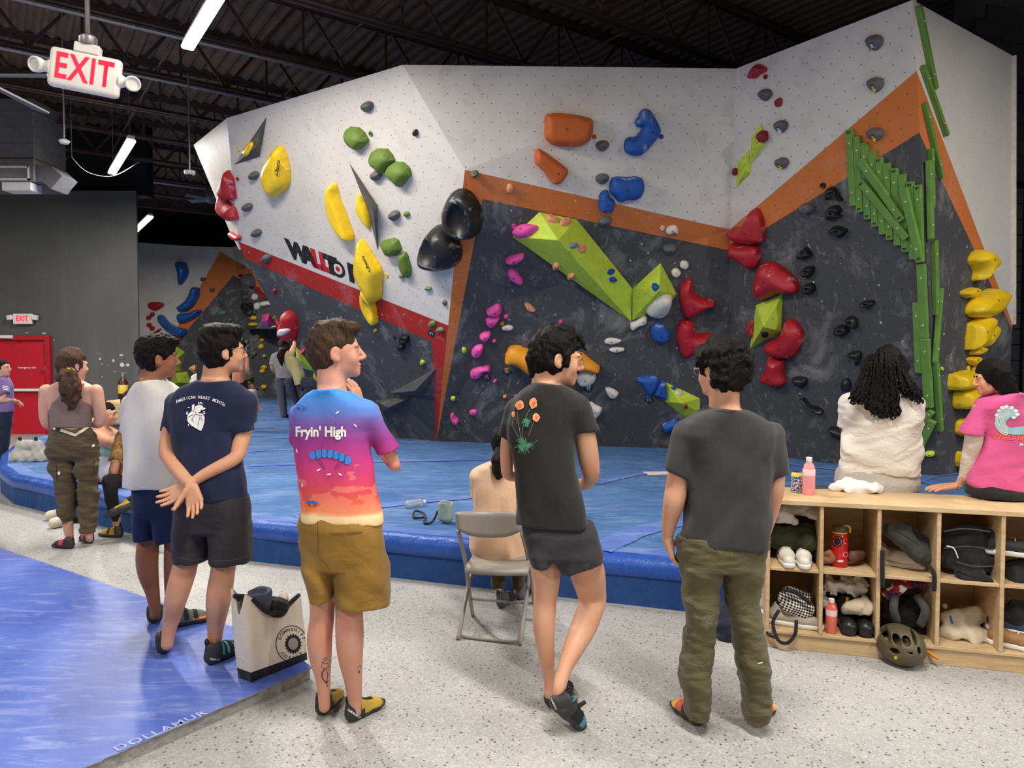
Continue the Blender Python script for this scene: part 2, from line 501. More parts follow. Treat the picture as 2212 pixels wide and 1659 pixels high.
def base_on(P,X,z):
 n,c=P;return Vector((X,(c-n.x*X-n.z*z)/n.y,z))
bandT3=((1980,153),(2185,694));bandB3=((1986,288),(2178,694))
def cls_out(x,y):
 if rightof(x,y,*bandT3):return 0
 return 1 if rightof(x,y,*bandB3)else 2
OB=hitp(2187,700,POUT);OBB=base_on(POUT,OB.x+0.12,MATZ)
W_CREAM=tnut_mat('wall_paint_cream',(222,216,208),dirt=0.1,speck=0.1,hr=0.018)
climb_wall('wall_corner','cream side face past the outer corner with thin orange diagonal',[[TO,TRR,OB,OBB,BO]],
[bandT3,bandB3],cls_out,[W_CREAM,W_ORANGE,W_BLACK],frame_of(POUT,TO))
bm=bmesh.new()
add_box(bm,(TRR+OB)/2+Vector((0.015,0,0)),(0.05,0.05,(TRR-OB).length),rot_between(TRR-OB))
tag(bm_obj('trim_1',bm,mat('trim_cream',(214,206,192),0.5)),'cream edge trim of the side face by the block wall','trim',kind='structure')
FD=at_z(560,858,MATZ).y
fy=lambda x,y,d=FD:at_y(x,y,d)
fb=lambda x:Vector((at_y(x,858,FD).x,FD,MATZ))
foldT,foldM=fy(508,558),fy(538,711)
far_polys=[[fy(299,524),fy(415,532),fy(500,534),foldT,foldM,fb(545),fb(299)],
[fb(545),foldM,Vector((at_y(740,711,FD).x,FD,foldM.z)),fb(740)]]
ftop=at_y(640,500,20.0);fbot=at_y(660,711,20.8);fleft=foldM+Vector((0,-0.4,0))
far_polys+=[[fy(500,534),ftop,at_y(655,640,20.4),foldT],[foldT,at_y(655,640,20.4),fbot,fleft],[fleft,fbot,Vector((fbot.x+1,FD,fbot.z)),foldM]]
o1=((475,543),(369,731));o2=((504,595),(384,738));o3=((475,543),(540,581));o4=((504,595),(560,627))
def cls_far(x,y):
 up=(not rightof(x,y,*o1))or(x>470 and not below(x,y,*o3))
 if up:return 0
 if not rightof(x,y,*o2)or(x>500 and not below(x,y,*o4)):return 1
 return 2
climb_wall('wall_far','distant climbing wall with blue curved holds and an orange peak',far_polys,
[o1,o2,o3,o4],cls_far,[W_WHITE,W_ORANGE,W_BLACK],
(fy(299,524),Vector((1,0,0)),Vector((0,0,1))))
def wall_hit(x,y):
 r=ray(x,y).normalized();best=None
 for o,b in WALLS:
  h=b.ray_cast(ORG,r)
  if h[0]is not None and(best is None or h[3]<best[2]):best=(h[0],h[1],h[3])
 if best is None:return None
 n=best[1].copy()
 if n.dot(r)>0:n=-n
 return best[0],n
def text_mesh(txt,size=1.0,bold=0.0,shear=0.0,spacing=1.0):
 cu=bpy.data.curves.new('t','FONT');cu.body=txt;cu.size=size;cu.offset=bold;cu.shear=shear;cu.space_character=spacing
 cu.align_x='CENTER';cu.align_y='CENTER';cu.resolution_u=3
 ob=bpy.data.objects.new('t',cu);COL.objects.link(ob)
 dg=bpy.context.evaluated_depsgraph_get()
 me=bpy.data.meshes.new_from_object(ob.evaluated_get(dg))
 bpy.data.objects.remove(ob);bpy.data.curves.remove(cu)
 return me
def text_obj(name,txt,M,size,m,parent=None,bold=0.0,depth=0.0,shear=0.0,spacing=1.0):
 me=text_mesh(txt,size,bold,shear,spacing)
 if depth>0:
  bm=bmesh.new();bm.from_mesh(me);r=bmesh.ops.extrude_face_region(bm,geom=bm.faces[:])
  bmesh.ops.translate(bm,verts=[v for v in r['geom']if isinstance(v,bmesh.types.BMVert)],vec=(0,0,depth));bm.to_mesh(me);bm.free()
 me.transform(M);me.materials.clear()
 return link(name,me,m,parent)
def frame_px(pc,px_,n,off=0.004):
 """matrix at wall pixel pc, local x towards pixel px_, z along n"""
 p,nn=wall_hit(*pc);n=nn if n is None else n
 xv=(wall_hit(*px_)[0]-p);xv=(xv-n*xv.dot(n)).normalized();yv=n.cross(xv)
 return Matrix.Translation(p+n*off)@Matrix((xv,yv,n)).transposed().to_4x4()
ink=mat('sign_ink',(28,28,28),0.7,chalk=0.25,cscale=22);inkr=mat('sign_ink_red',(196,30,44),0.7,chalk=0.15,cscale=22)
sg=thing('wall_lettering','bold black and red lettering with a bullseye letter above the red band','sign',q(700,570))
d_=Vector((968-515,703-522)).normalized()
for ch,cxp,m in(('W',645,ink),('A',668,ink),('L',686,inkr),('L',704,inkr),('T',717,ink),('P',766,ink),('I',782,ink),('A',798,ink)):
 cyp=545+(cxp-641)*0.395
 text_obj('letter',ch,frame_px((cxp,cyp),(cxp+d_[0]*20,cyp+d_[1]*20),None),0.36,m,sg,bold=0.03,shear=-0.12)
Mo=frame_px((730,581),(750,589),None)
bm=bmesh.new()
for r0,r1 in((0.085,0.135),(0.0,0.04)):
 ri=[bm.verts.new(Mo@Vector((r0*math.cos(k/24*6.2832),r0*math.sin(k/24*6.2832),0)))for k in range(24)]
 ro=[bm.verts.new(Mo@Vector((r1*math.cos(k/24*6.2832),r1*math.sin(k/24*6.2832),0)))for k in range(24)]
 for k in range(24):
  f=bm.faces.new((ri[k],ri[(k+1)%24],ro[(k+1)%24],ro[k]));f.material_index=0 if r0>0 else 1
bm_obj('letter_ring',bm,[ink,inkr],sg)
# ================================================================== floor
t=NT('terrazzo_floor');co=t.coord()
base=t.ramp(t.noise(co,0.7,5),0.3,0.72,srgb(148,147,145),srgb(175,174,172))
v=t.voro(t.map(co,(1,1,1)),52.0);vc=t.n('SeparateColor',i_0=v.outputs['Color'])
chip=t.math('MULTIPLY',t.math('LESS_THAN',v.outputs['Distance'],t.math('MULTIPLY',vc.outputs[1],0.36)),t.math('LESS_THAN',vc.outputs[0],0.7))
base=t.mix(t.math('MULTIPLY',chip,0.85),base,srgb(66,63,60))
v2=t.voro(t.map(co,loc=(5,3,0)),120.0);v2c=t.n('SeparateColor',i_0=v2.outputs['Color'])
base=t.mix(t.math('MULTIPLY',t.math('LESS_THAN',v2c.outputs[0],0.3),0.35),base,srgb(205,202,197))
dn=t.noise(co,2.6,8,0.7,0.8)
base=t.mix(t.math('MULTIPLY',t.ramp(dn,0.6,0.85),0.5),base,srgb(200,198,194))
t.bump(t.noise(co,150,2),0.1,0.003)
FLOOR_M=t.out(base,0.55,0,Specular_IOR_Level=0.4)
bm=bmesh.new();add_box(bm,(-2,10,-0.05),(40,44,0.1))
tag(bm_obj('floor',bm,FLOOR_M),'pale speckled rubber gym floor dusted with chalk','floor',kind='structure')
# ================================================================== big landing mat
def blue_cloth(name,c0,c1,rough,chalk,bs=90):
 t=NT(name);co=t.coord()
 col=t.ramp(t.noise(co,1.6,6,0.6),0.3,0.72,srgb(*c0),srgb(*c1))
 m=t.noise(t.map(co,(1,3.0,1),(0,0,-0.35)),2.2,8,0.72,1.2)
 col=t.mix(t.math('MULTIPLY',t.ramp(m,0.5,0.86),chalk),col,srgb(176,192,216))
 t.bump(t.math('ADD',t.math('MULTIPLY',t.noise(t.map(co,(1,3.0,1),(0,0,-0.35)),3.5,4),1.0),t.math('MULTIPLY',t.noise(co,bs,2),0.1)),0.5,0.05)
 return t.out(col,rough,0,Specular_IOR_Level=0.35)
M_TOP=blue_cloth('mat_carpet_blue',(52,92,146),(82,122,174),0.85,0.65)
M_SKIRT=blue_cloth('mat_skirt_blue',(26,64,120),(38,80,140),0.85,0.10,160)
M_RIM=blue_cloth('mat_rim_vinyl',(34,74,160),(50,96,182),0.35,0.12)
M_BAND=blue_cloth('mat_seam_band',(58,92,170),(104,132,196),0.7,0.75)
foot=[at_z(x,y,0)for x,y in((2,1066),(30,1090),(301,1159),(533,1213),(860,1251),(1476,1323))]
_l0,_l1=at_z(1657,1399,0),at_z(2212,1457,0);_e=(_l1-_l0).normalized();_b=Vector((-_e.y,_e.x,0))
foot+=[_l0-_e*0.15+_b*0.47,_l0+_e*3.3+_b*0.47,Vector((10,3.3,0)),Vector((10,16,0)),Vector((4,27,0)),Vector((-15,27,0)),Vector((-13,22,0)),Vector((-8.15,15.2,0)),
Vector((-7.95,12.4,0)),Vector((-7.8,11.4,0)),Vector((-6.95,9.8,0))]
def offset_poly(P,d):
 n=len(P);out=[]
 for i in range(n):
  a,b,c=P[i-1],P[i],P[(i+1)%n]
  e0=(b-a).normalized();e1=(c-b).normalized()
  n0=Vector((-e0.y,e0.x,0));n1=Vector((-e1.y,e1.x,0));m=(n0+n1);m=m/max(m.length_squared,0.3)*2
  out.append(b+m*d)
 return out
prof=[(0,0.0),(0,0.19),(-0.012,0.2),(-0.02,0.255),(-0.008,0.305),(0.03,0.328),(0.07,0.333),(0.21,0.333),(0.215,0.33)]
pm=[0,0,1,1,1,1,2,2]
bm=bmesh.new();rings=[]
rnd=random.Random(4);dense=[]
for i,p in enumerate(foot):
 qn=foot[(i+1)%len(foot)];m=max(1,int((qn-p).length/0.45))if i<6 else 1
 for k in range(m):dense.append(p.lerp(qn,k/m))
for d,z in prof:
 ring=offset_poly(dense,d)
 rings.append([bm.verts.new((p.x+(rnd.uniform(-.006,.006)if z>0.1 else 0),p.y+(rnd.uniform(-.006,.006)if z>0.1 else 0),z+(rnd.uniform(-.006,.006)if 0.15<z<0.329 else 0)))for p in ring])
for(a,b),mi in zip(zip(rings,rings[1:]),pm):
 for k in range(len(a)):
  f=bm.faces.new((a[k],a[(k+1)%len(a)],b[(k+1)%len(a)],b[k]));f.material_index=mi;f.smooth=mi==1
f=bm.faces.new(rings[-1]);f.material_index=3
bmesh.ops.triangulate(bm,faces=[f])
me=bpy.data.meshes.new('landing_mat');bm.to_mesh(me);bm.free()
BIGMAT=link('landing_mat',me,[M_SKIRT,M_RIM,M_BAND,M_TOP])
tag(BIGMAT,'large thick blue landing mat with padded edge under the climbing walls','landing mat')
def strip_on(p0,p1,w,z,name,m,parent):
 a,b=at_z(*p0,z),at_z(*p1,z);d=(b-a).normalized();s=Vector((-d.y,d.x,0))*w/2;n=14;rr=random.Random(int(p0[0]))
 bm=bmesh.new();L=[];R=[]
 for k in range(n+1):
  c=a.lerp(b,k/n)+Vector((-d.y,d.x,0))*0.08*math.sin(math.pi*k/n)
  L.append(bm.verts.new(c+s*rr.uniform(0.9,1.1)));R.append(bm.verts.new(c-s*rr.uniform(0.9,1.1)))
 for k in range(n):bm.faces.new((L[k],R[k],R[k+1],L[k+1]))
 return bm_obj(name,bm,m,parent)
for p0,p1,w in(((530,943),(925,957),0.22),((540,1005),(1062,992),0.2),((536,975),(640,972),0.16),((640,1118),(1020,1072),0.2),((1290,1045),(1480,1010),0.1),
((1292,1186),(1500,1120),0.22),((215,965),(330,958),0.2),((1690,1000),(2060,1052),0.12),((560,905),(640,903),0.25),((1980,1045),(2075,1022),0.08)):
 strip_on(p0,p1,w,MATZ+0.006,'seam_strip',M_BAND,BIGMAT)
bm=bmesh.new();out=offset_poly(dense,-0.035)
for k in range(len(dense)):
 if dense[k].y>9.2 or dense[k].x>3:continue
 a,b=dense[k],dense[(k+1)%len(dense)];c,d=out[(k+1)%len(dense)],out[k]
 add_prism(bm,[Vector((p.x,p.y,0.001))for p in(a,b,c,d)],Vector((0,0,0.006)))
tag(bm_obj('trim_2',bm,mat('trim_aluminium',(190,188,184),0.45,0.3)),'pale metal trim strip along the foot of the landing mat','trim',kind='structure')
# ================================================================== roll-out mat in the foreground
t=NT('rollmat_vinyl');co=t.coord()
col=t.ramp(t.noise(co,1.3,6,0.65),0.32,0.7,srgb(68,92,178),srgb(98,122,200))
s1=t.noise(t.map(co,(1,5,1),(0,0,0.45)),3,9,0.75,1.0)
col=t.mix(t.math('MULTIPLY',t.ramp(s1,0.5,0.82),0.75),col,srgb(176,188,228))
t.bump(t.noise(co,220,2),0.05,0.002)
RM_TOP=t.out(col,0.42,0,Specular_IOR_Level=0.45)
RM_EDGE=mat('rollmat_foam_edge',(150,148,146),0.9,var=0.25,scale=30,bump=0.6,bscale=80)
RZ=0.062
e0,e1,e2=at_z(0,1183,RZ),at_z(519,1359,RZ),at_z(672,1445,RZ)
e2=e1+(e1-e0).normalized()*0.62;e3=at_z(180,1659,RZ)
dn_=(e3-at_z(672,1445,RZ)).normalized();e2=at_z(676,1442,RZ)
far0=e0-(e1-e0).normalized()*4.0
poly=[far0,e0,e1,e1.lerp(e2,0.5)+Vector((0.03,0.02,0)),e2,e3,e3+dn_*2.2,far0+dn_*5.0]
bm=bmesh.new();rr=random.Random(2);pts=[]
for i,p in enumerate(poly):
 n_=poly[(i+1)%len(poly)];m=int((n_-p).length/0.03)if 0<i<6 else 1
 for k in range(max(m,1)):pts.append(p.lerp(n_,k/max(m,1))+(Vector((rr.uniform(-1,1),rr.uniform(-1,1),0))*0.0045 if m>1 else Vector()))
top=[bm.verts.new((p.x,p.y,RZ))for p in pts];lip=[bm.verts.new((p.x,p.y,RZ-0.004))for p in pts]
inn=offset_poly([Vector((p.x,p.y,0))for p in poly],0.0)
for k in range(len(pts)):
 f=bm.faces.new((top[k],lip[k],lip[(k+1)%len(pts)],top[(k+1)%len(pts)]));f.material_index=1
f=bm.faces.new(top);f.material_index=0;bmesh.ops.triangulate(bm,faces=[f])
add_prism(bm,[Vector((p.x,p.y,0.0))for p in offset_poly(poly,-0.012 if offset_poly(poly,0.1)[1].y>poly[1].y else 0.006)],Vector((0,0,RZ-0.005)),1)
me=bpy.data.meshes.new('roll_mat');bmesh.ops.recalc_face_normals(bm,faces=bm.faces);bm.to_mesh(me);bm.free()
ROLL=link('roll_mat',me,[RM_TOP,RM_EDGE])
tag(ROLL,'scuffed blue roll-out mat with frayed grey foam edge lying on the floor','exercise mat')
a,b=at_z(285,1605,RZ),at_z(412,1552,RZ);xv=(b-a).normalized()
text_obj('brand_lettering','DOLLAMUR',Matrix.Translation((a+b)/2+Vector((0,0,0.0015)))@Matrix((xv,Vector((0,0,1)).cross(xv),Vector((0,0,1)))).transposed().to_4x4(),
0.066,mat('faded_print',(170,182,222),0.6),ROLL,bold=0.001,spacing=1.15)
a,b=at_z(325,1592,RZ),at_z(408,1560,RZ);bm=bmesh.new();add_box(bm,(a+b)/2+Vector((0,0,0.001)),((b-a).length*1.0,0.006,0.001),Matrix((xv,Vector((0,0,1)).cross(xv),Vector((0,0,1)))).transposed())
bm_obj('brand_rule',bm,MATS['faded_print'],ROLL)
# ================================================================== dark side wall with red door
WD=15.5
wy=lambda x,y,d=WD:at_y(x,y,d)
t=NT('wall_paint_slate');co=t.coord()
col=t.ramp(t.noise(co,0.6,5),0.3,0.7,srgb(80,81,80),srgb(94,95,94))
col=t.mix(t.math('MULTIPLY',t.ramp(t.noise(t.map(co,(2.2,1,0.25)),1.6,6,0.7),0.55,0.85),0.35),col,srgb(128,126,122))
W_SLATE=t.out(col,0.8)
bm=bmesh.new();x1=wy(299,700).x;x0=wy(125,700).x
ztop=wy(200,412).z
add_box(bm,((x0+x1)/2,WD+0.025,ztop/2),(x1-x0-0.004,0.05,ztop));add_box(bm,((x0-9)/2+x0/2,WD+0.155,ztop/2),(9-0.004,0.3,ztop))
tag(bm_obj('wall_back',bm,W_SLATE),'tall slate grey wall beside the red emergency door','wall',kind='structure')
WB=bpy.data.objects['wall_back']
BLACK=mat('paint_black',(20,20,22),0.85)
bm=bmesh.new();add_box(bm,((x1-18)/2+x1/2+0.0,WD+0.6,(ztop+7.4)/2),(18,0.3,7.4-ztop));add_box(bm,(-14.2,21.5,3.7),(0.2,11.4,7.4))
add_box(bm,(0,27.2,3.7),(44,0.3,7.4))
tag(bm_obj('wall_upper',bm,BLACK),'black upper wall behind the roof joists','wall',kind='structure')
chipm=mat('bare_plaster',(205,203,198),0.9);rr=random.Random(7)
for x,y,w,h in((172,757,5,3),(214,764,20,9),(262,767,11,5),(245,779,6,7),(263,788,13,11),(276,788,9,8),(184,805,9,3),(220,786,6,2),(248,803,3,4),(264,806,4,3),(221,814,5,2),(145,757,3,4),(216,775,5,6),(234,789,3,2),(58,719,11,2),(95,720,12,3),(116,735,3,4)):
 bm=bmesh.new();n=9
 vs=[bm.verts.new(wy(x+w/2*rr.uniform(.6,1.1)*math.cos(6.283*k/n),y+h/2*rr.uniform(.6,1.1)*math.sin(6.283*k/n),WD-0.004))for k in range(n)]
 bm.faces.new(vs);bm_obj('paint_chip',bm,chipm if w<18 else mat('plaster_grey',(108,109,108),.9),WB)
RED=mat('door_red',(196,24,46),0.45,var=0.06);RED2=mat('door_frame_red',(178,22,42),0.45)
d0,d1,zt=wy(-62,800).x,wy(104,800).x,wy(50,735).z
door=thing('door_1','red steel emergency door in a red frame with push bar','door',((d0+d1)/2,WD,0));door['kind']='structure'
bm=bmesh.new();add_box(bm,((d0+d1)/2,WD-0.02,zt/2),(d1-d0,0.05,zt),bev=0.004);bm_obj('leaf',bm,RED,door)
for sx,w,z0,z1 in((d0-0.05,0.1,0,zt+0.1),(d1+0.05,0.1,0,zt+0.1)):
 bm=bmesh.new();add_box(bm,(sx,WD-0.05,(z0+z1)/2),(w,0.12,z1-z0),bev=0.006);bm_obj('jamb',bm,RED2,door)
bm=bmesh.new();add_box(bm,((d0+d1)/2,WD-0.05,zt+0.05),(d1-d0-0.002,0.12,0.1),bev=0.006);bm_obj('head_jamb',bm,RED2,door)
WHT=mat('white_plastic',(232,230,226),0.45,var=0.04)
a,b=wy(28,842),wy(102,842);bm=bmesh.new();add_box(bm,((d0+b.x)/2,WD-0.11,a.z),(b.x-d0,0.06,0.06),bev=0.012,seg=2);pb=bm_obj('push_bar',bm,WHT,door)
bm=bmesh.new();add_box(bm,(d1-0.09,WD-0.08,a.z),(0.12,0.09,0.1),bev=0.01);bm_obj('latch_housing',bm,mat('steel_grey',(150,150,152),0.35,0.7),pb)
a,b=wy(5,728),wy(36,728);bm=bmesh.new();add_box(bm,((a.x+b.x)/2,WD-0.13,a.z),(b.x-a.x,0.06,0.07),bev=0.008)
dc=bm_obj('door_closer',bm,WHT,door);bm=bmesh.new();add_tube(bm,[wy(20,731,WD-.12),wy(34,733,WD-.18),wy(31,736,WD-.06)],0.012);bm_obj('closer_arm',bm,MATS['steel_grey'],dc)
c=wy(98,797,WD-0.06);bm=bmesh.new();add_lathe(bm,[(0.065,0),(0.07,0.02),(0.06,0.05),(0.03,0.055),(0.03,0.05)],c,20,Matrix.Rotation(math.radians(90),3,'X'));ak=bm_obj('alarm_lock',bm,RED,door)
bm=bmesh.new();add_lathe(bm,[(0.02,0.05),(0.02,0.07)],c,12,Matrix.Rotation(math.radians(90),3,'X'));bm_obj('key_switch',bm,MATS['steel_grey'],ak)
c=wy(58,794,WD-0.05)
text_obj('lettering','emergency exit',Matrix.Translation(c)@Matrix.Rotation(math.radians(90),4,'X'),0.062,WHT,door,bold=0.001)
BLK=mat('block_paint_black',(34,35,38),0.8,var=0.2,scale=8,bump=0.4,bscale=90);MORT=mat('block_joint',(52,53,56),0.9)
bx0=Vector((6.2,9.15,0));wdir=Vector((0.93,0.36,0)).normalized();wn=Vector((0.36,-0.93,0)).normalized()
Mr=Matrix((wdir,-wn,Vector((0,0,1)))).transposed()
bm=bmesh.new();add_box(bm,bx0+wdir*3-wn*0.22+Vector((0,0,3.6)),(7,0.3,7.2),Mr)
BW=tag(bm_obj('wall_block',bm,MORT),'black painted concrete block wall behind the side face','wall',kind='structure')
me=None
for r in range(30):
 for k in range(5):
  if me is None:
   bm=bmesh.new();add_box(bm,(0,0,0),(0.392,0.08,0.192),bev=0.006);me=bpy.data.meshes.new('block');bm.to_mesh(me);bm.free();me.materials.append(BLK)
  o=bpy.data.objects.new('block',me);COL.objects.link(o);o.parent=BW
  o.matrix_basis=Matrix.Translation(bx0+wdir*(k*0.4+(0.2 if r%2 else 0)-0.35)-wn*0.07+Vector((0,0,0.1+r*0.2)))@Mr.to_4x4()
dk=mat('conduit_black',(30,30,32),0.5)
bm=bmesh.new();pb_=bx0+wdir*0.38+wn*0.03;add_tube(bm,[pb_+Vector((0,0,0.35)),pb_+Vector((0,0,3.85))],0.03)
tag(bm_obj('downpipe',bm,dk),'black vertical pipe running up the block wall','pipe')
bm=bmesh.new();add_box(bm,bx0+wdir*0.25+wn*0.06+Vector((0,0,3.9)),(0.9,0.16,0.14),Mr,0.01);tag(bm_obj('pipe_bracket',bm,dk),'black channel bracket above the pipe on the block wall','bracket')
# ================================================================== roof
JZ,DZ=5.9,6.72
W_=lambda u,v,z:UAX*u+VAX*v+Vector((0,0,z))
DECK=mat('roof_deck',(98,80,68),0.75,var=0.25,scale=3);STEEL=mat('joist_steel',(78,62,58),0.55,0.2,var=0.25,scale=6);GALV=mat('galvanised',(156,150,148),0.4,0.6)
bm=bmesh.new();u=-5.0;prof=[]
while u<19:prof+=[(u,0),(u+0.05,0.045),(u+0.10,0.045),(u+0.15,0)];u+=0.2
a=[bm.verts.new(W_(x,1.0,DZ+z))for x,z in prof];b=[bm.verts.new(W_(x,30.0,DZ+z))for x,z in prof]
for k in range(len(prof)-1):bm.faces.new((a[k],b[k],b[k+1],a[k+1]))
tag(bm_obj('ceiling',bm,DECK),'brown corrugated metal roof deck above the joists','ceiling',kind='structure')
web=None;chords=None
M4=Matrix((UAX,VAX,Vector((0,0,1)))).transposed().to_4x4()
for j in range(10):
 v=6.85+1.75*j;u0,u1=(-2.6,14.0)if j>1 else(2.0,16.0)
 jt=thing('roof_joist','brown open-web steel roof joist spanning under the deck','roof joist',W_(0,v,JZ),'open-web joists under the roof deck')
 for nm,z,h in(('bottom_chord',JZ,0.06),('top_chord',DZ-0.05,0.08)):
  bm=bmesh.new()
  for s in(-1,1):
   add_box(bm,W_((u0+u1)/2,v+s*0.035,z),(u1-u0,0.012,h),M4.to_3x3());add_box(bm,W_((u0+u1)/2,v+s*0.06,z+(h/2 if nm=='top_chord' else-h/2)),(u1-u0,0.06,0.01),M4.to_3x3())
  bm_obj(nm,bm,STEEL,jt)
 L=math.hypot(0.55,DZ-0.1-JZ)
 if web is None:
  bm=bmesh.new();add_box(bm,(0,0,0),(0.045,0.03,L));web=bpy.data.meshes.new('web_bar');bm.to_mesh(web);bm.free();web.materials.append(STEEL)
 n=int((u1-u0)/1.3)
 for k in range(n):
  uc=u0+0.4+k*1.3
  for s in(-1,1):
   o=bpy.data.objects.new('web_bar',web);COL.objects.link(o);o.parent=jt;o.matrix_parent_inverse=wmat(jt).inverted()
   o.matrix_basis=Matrix.Translation(W_(uc+s*0.275,v,(JZ+DZ-0.05)/2))@M4@Matrix.Rotation(s*math.atan2(0.55,DZ-0.1-JZ),4,'Y')
  o=bpy.data.objects.new('web_bar',web);COL.objects.link(o);o.parent=jt;o.matrix_parent_inverse=wmat(jt).inverted()
  o.matrix_basis=Matrix.Translation(W_(uc+0.65,v,(JZ+DZ-0.05)/2))@M4@Matrix.Diagonal((0.8,0.8,(DZ-0.1-JZ)/L,1))
for i,uu in enumerate((2.0,3.9,6.85,9.8)):
 bm=bmesh.new();add_tube(bm,[W_(uu,4.5,JZ+0.05),W_(uu,17.5,JZ+0.05)],0.018)
 tag(bm_obj('bridging_rod',bm,STEEL),'thin steel bridging rod crossing the roof joists','rod','bridging rods under the joists')
for v,z,lab,r in((10.33,JZ-0.09,'long grey conduit pipe fixed under a roof joist',0.026),(12.08,JZ-0.08,'long grey conduit pipe fixed under a roof joist',0.026),(19.15,JZ-0.06,'long grey conduit pipe fixed under a roof joist',0.03)):
 bm=bmesh.new();add_tube(bm,[W_(-2 if v<15 else 2.2,v,z),W_(9,v,z)],r);cd=tag(bm_obj('conduit',bm,GALV),lab,'conduit','conduits under the joists')
 for k in range(7):
  bm=bmesh.new();add_box(bm,W_(-1.5+k*1.5,v,z+0.03),(0.035,0.05,0.07),M4.to_3x3());bm_obj('strap',bm,STEEL,cd)
GLOW=emis('lamp_glow',(255,247,232),14.0)
Rl=Matrix((VAX,Vector((0,0,1)).cross(VAX),Vector((0,0,1)))).transposed()
for nm,p in STRIPS:
 lt=thing('strip_lamp'+nm,'glowing white linear strip lamp hung below the roof joists','ceiling lamp',p,'strip lamps under the roof')
 bm=bmesh.new();add_box(bm,p+Vector((0,0,0.05)),(2.45,0.1,0.06),Rl,0.01);bm_obj('housing',bm,WHT,lt)
 bm=bmesh.new();add_box(bm,p+Vector((0,0,0.0)),(2.4,0.13,0.05),Rl,0.02,2);bm_obj('diffuser'+nm,bm,GLOW,lt)
 for s in(-1,1):
  bm=bmesh.new();add_tube(bm,[p+VAX*s*1.0+Vector((0,0,0.07)),p+VAX*s*1.0+Vector((0,0,DZ-STRIP_Z))],0.004,5);bm_obj('hanger_wire',bm,GALV,lt)
ES=3.5
esy=lambda x,y,d=ES:at_y(x,y,d)
c=esy(185,158);ang=math.radians(-12)
ex=thing('exit_sign','white hanging EXIT sign with red letters and two lamp heads on pole','exit sign',c)
CRM=mat('sign_casing',(238,232,224),0.4,var=0.03)
Re=Matrix.Rotation(math.radians(7.5),3,'Y')@Matrix.Rotation(math.radians(14),3,'Z')
bm=bmesh.new();add_box(bm,c,(0.31,0.05,0.185),Re,0.022,3);cs=bm_obj('casing',bm,CRM,ex,True,40)
text_obj('lettering','EXIT',Matrix.Translation(c)@Re.to_4x4()@Matrix.Translation((0,-0.0265,0))@Matrix.Rotation(math.radians(90),4,'X')@Matrix.Diagonal((0.85,1.25,1,1)),0.135,emis('exit_red',(236,26,56),0.6),ex,bold=0.003,spacing=1.1)
for s in(-1,1):
 hc=c+Re@Vector((s*0.205,0.0,-0.005))
 bm=bmesh.new();add_tube(bm,[c+Re@Vector((s*0.15,0,-0.005)),c+Re@Vector((s*0.175,0,-0.005))],[0.035,0.022],12);bm_obj('lamp_arm',bm,CRM,ex,True,50)
 bm=bmesh.new();add_lathe(bm,[(0.012,-0.03),(0.03,-0.025),(0.036,0.0),(0.036,0.018),(0.03,0.022),(0.028,0.012),(0.0001,0.012)],hc,18,Re@Matrix.Rotation(math.radians(105),3,'X')@Matrix.Rotation(s*0.4,3,'Y'));bm_obj('lamp_head',bm,CRM,ex,True,40)
cu=c+Re@Vector((0,0,0.11));bm=bmesh.new();add_box(bm,cu,(0.11,0.05,0.045),Re,0.004);bm_obj('canopy',bm,CRM,ex)
bm=bmesh.new();add_lathe(bm,[(0.036,0),(0.04,0.01),(0.04,0.035),(0.03,0.045)],cu+Vector((0,0,0.02)),16);bm_obj('mount_box',bm,GALV,ex,True,40)
bm=bmesh.new();add_tube(bm,[cu+Vector((0,0,0.06)),cu+Vector((-0.003,0,JZ-cu.z))],0.011,10);bm_obj('pole',bm,GALV,ex,True)
c=wy(50,689,WD-0.06);e2s=thing('exit_sign','small white EXIT sign with square lamps fixed above the red door','exit sign',c)
bm=bmesh.new();add_box(bm,c,(0.40,0.07,0.22),bev=0.01);bm_obj('casing',bm,CRM,e2s)
text_obj('lettering','EXIT',Matrix.Translation(c+Vector((0,-0.037,0)))@Matrix.Rotation(math.radians(90),4,'X')@Matrix.Diagonal((0.9,1.2,1,1)),0.14,MATS['exit_red'],e2s,bold=0.004)
for s in(-1,1):
 bm=bmesh.new();add_box(bm,c+Vector((s*0.265,-0.02,0.03)),(0.115,0.09,0.11),Matrix.Rotation(s*0.15,3,'Y'),0.02,2);bm_obj('lamp_head',bm,WHT,e2s)
DUCT=mat('duct_metal',(122,122,126),0.45,0.5);DUCTD=DUCT
dd=12.6
def pxbox(bm,x0,y0,x1,y1,d,depth,bev=0.0):
 a,b=at_y(x0,y0,d),at_y(x1,y1,d);add_box(bm,((a.x+b.x)/2,d+depth/2,(a.z+b.z)/2),(abs(b.x-a.x),depth,abs(a.z-b.z)),None,bev)
du=thing('air_duct','grey square air duct with supply grille and angled outlet','duct',at_y(30,380,dd))
bm=bmesh.new();pxbox(bm,-140,212,74,342,dd,0.9,0.01);bm_obj('riser',bm,DUCTD,du)
for yy in(240,275,310):
 bm=bmesh.new();pxbox(bm,-140,yy,75,yy+2,dd-0.01,0.92);bm_obj('seam',bm,DUCT,du)
bm=bmesh.new();pxbox(bm,-140,342,74,392,dd-0.05,1.0,0.01);bm_obj('plenum',bm,DUCT,du)
bm=bmesh.new();g0=dd-0.07
for x0,y0,x1,y1 in((-40,358,62,362),(-40,385,62,389),(58,358,62,389)):pxbox(bm,x0,y0,x1,y1,g0,0.03)
gr=bm_obj('grille_frame',bm,WHT,du)
bm=bmesh.new();pxbox(bm,-40,362,58,385,g0+0.012,0.01);bm_obj('grille',bm,DUCT,gr)
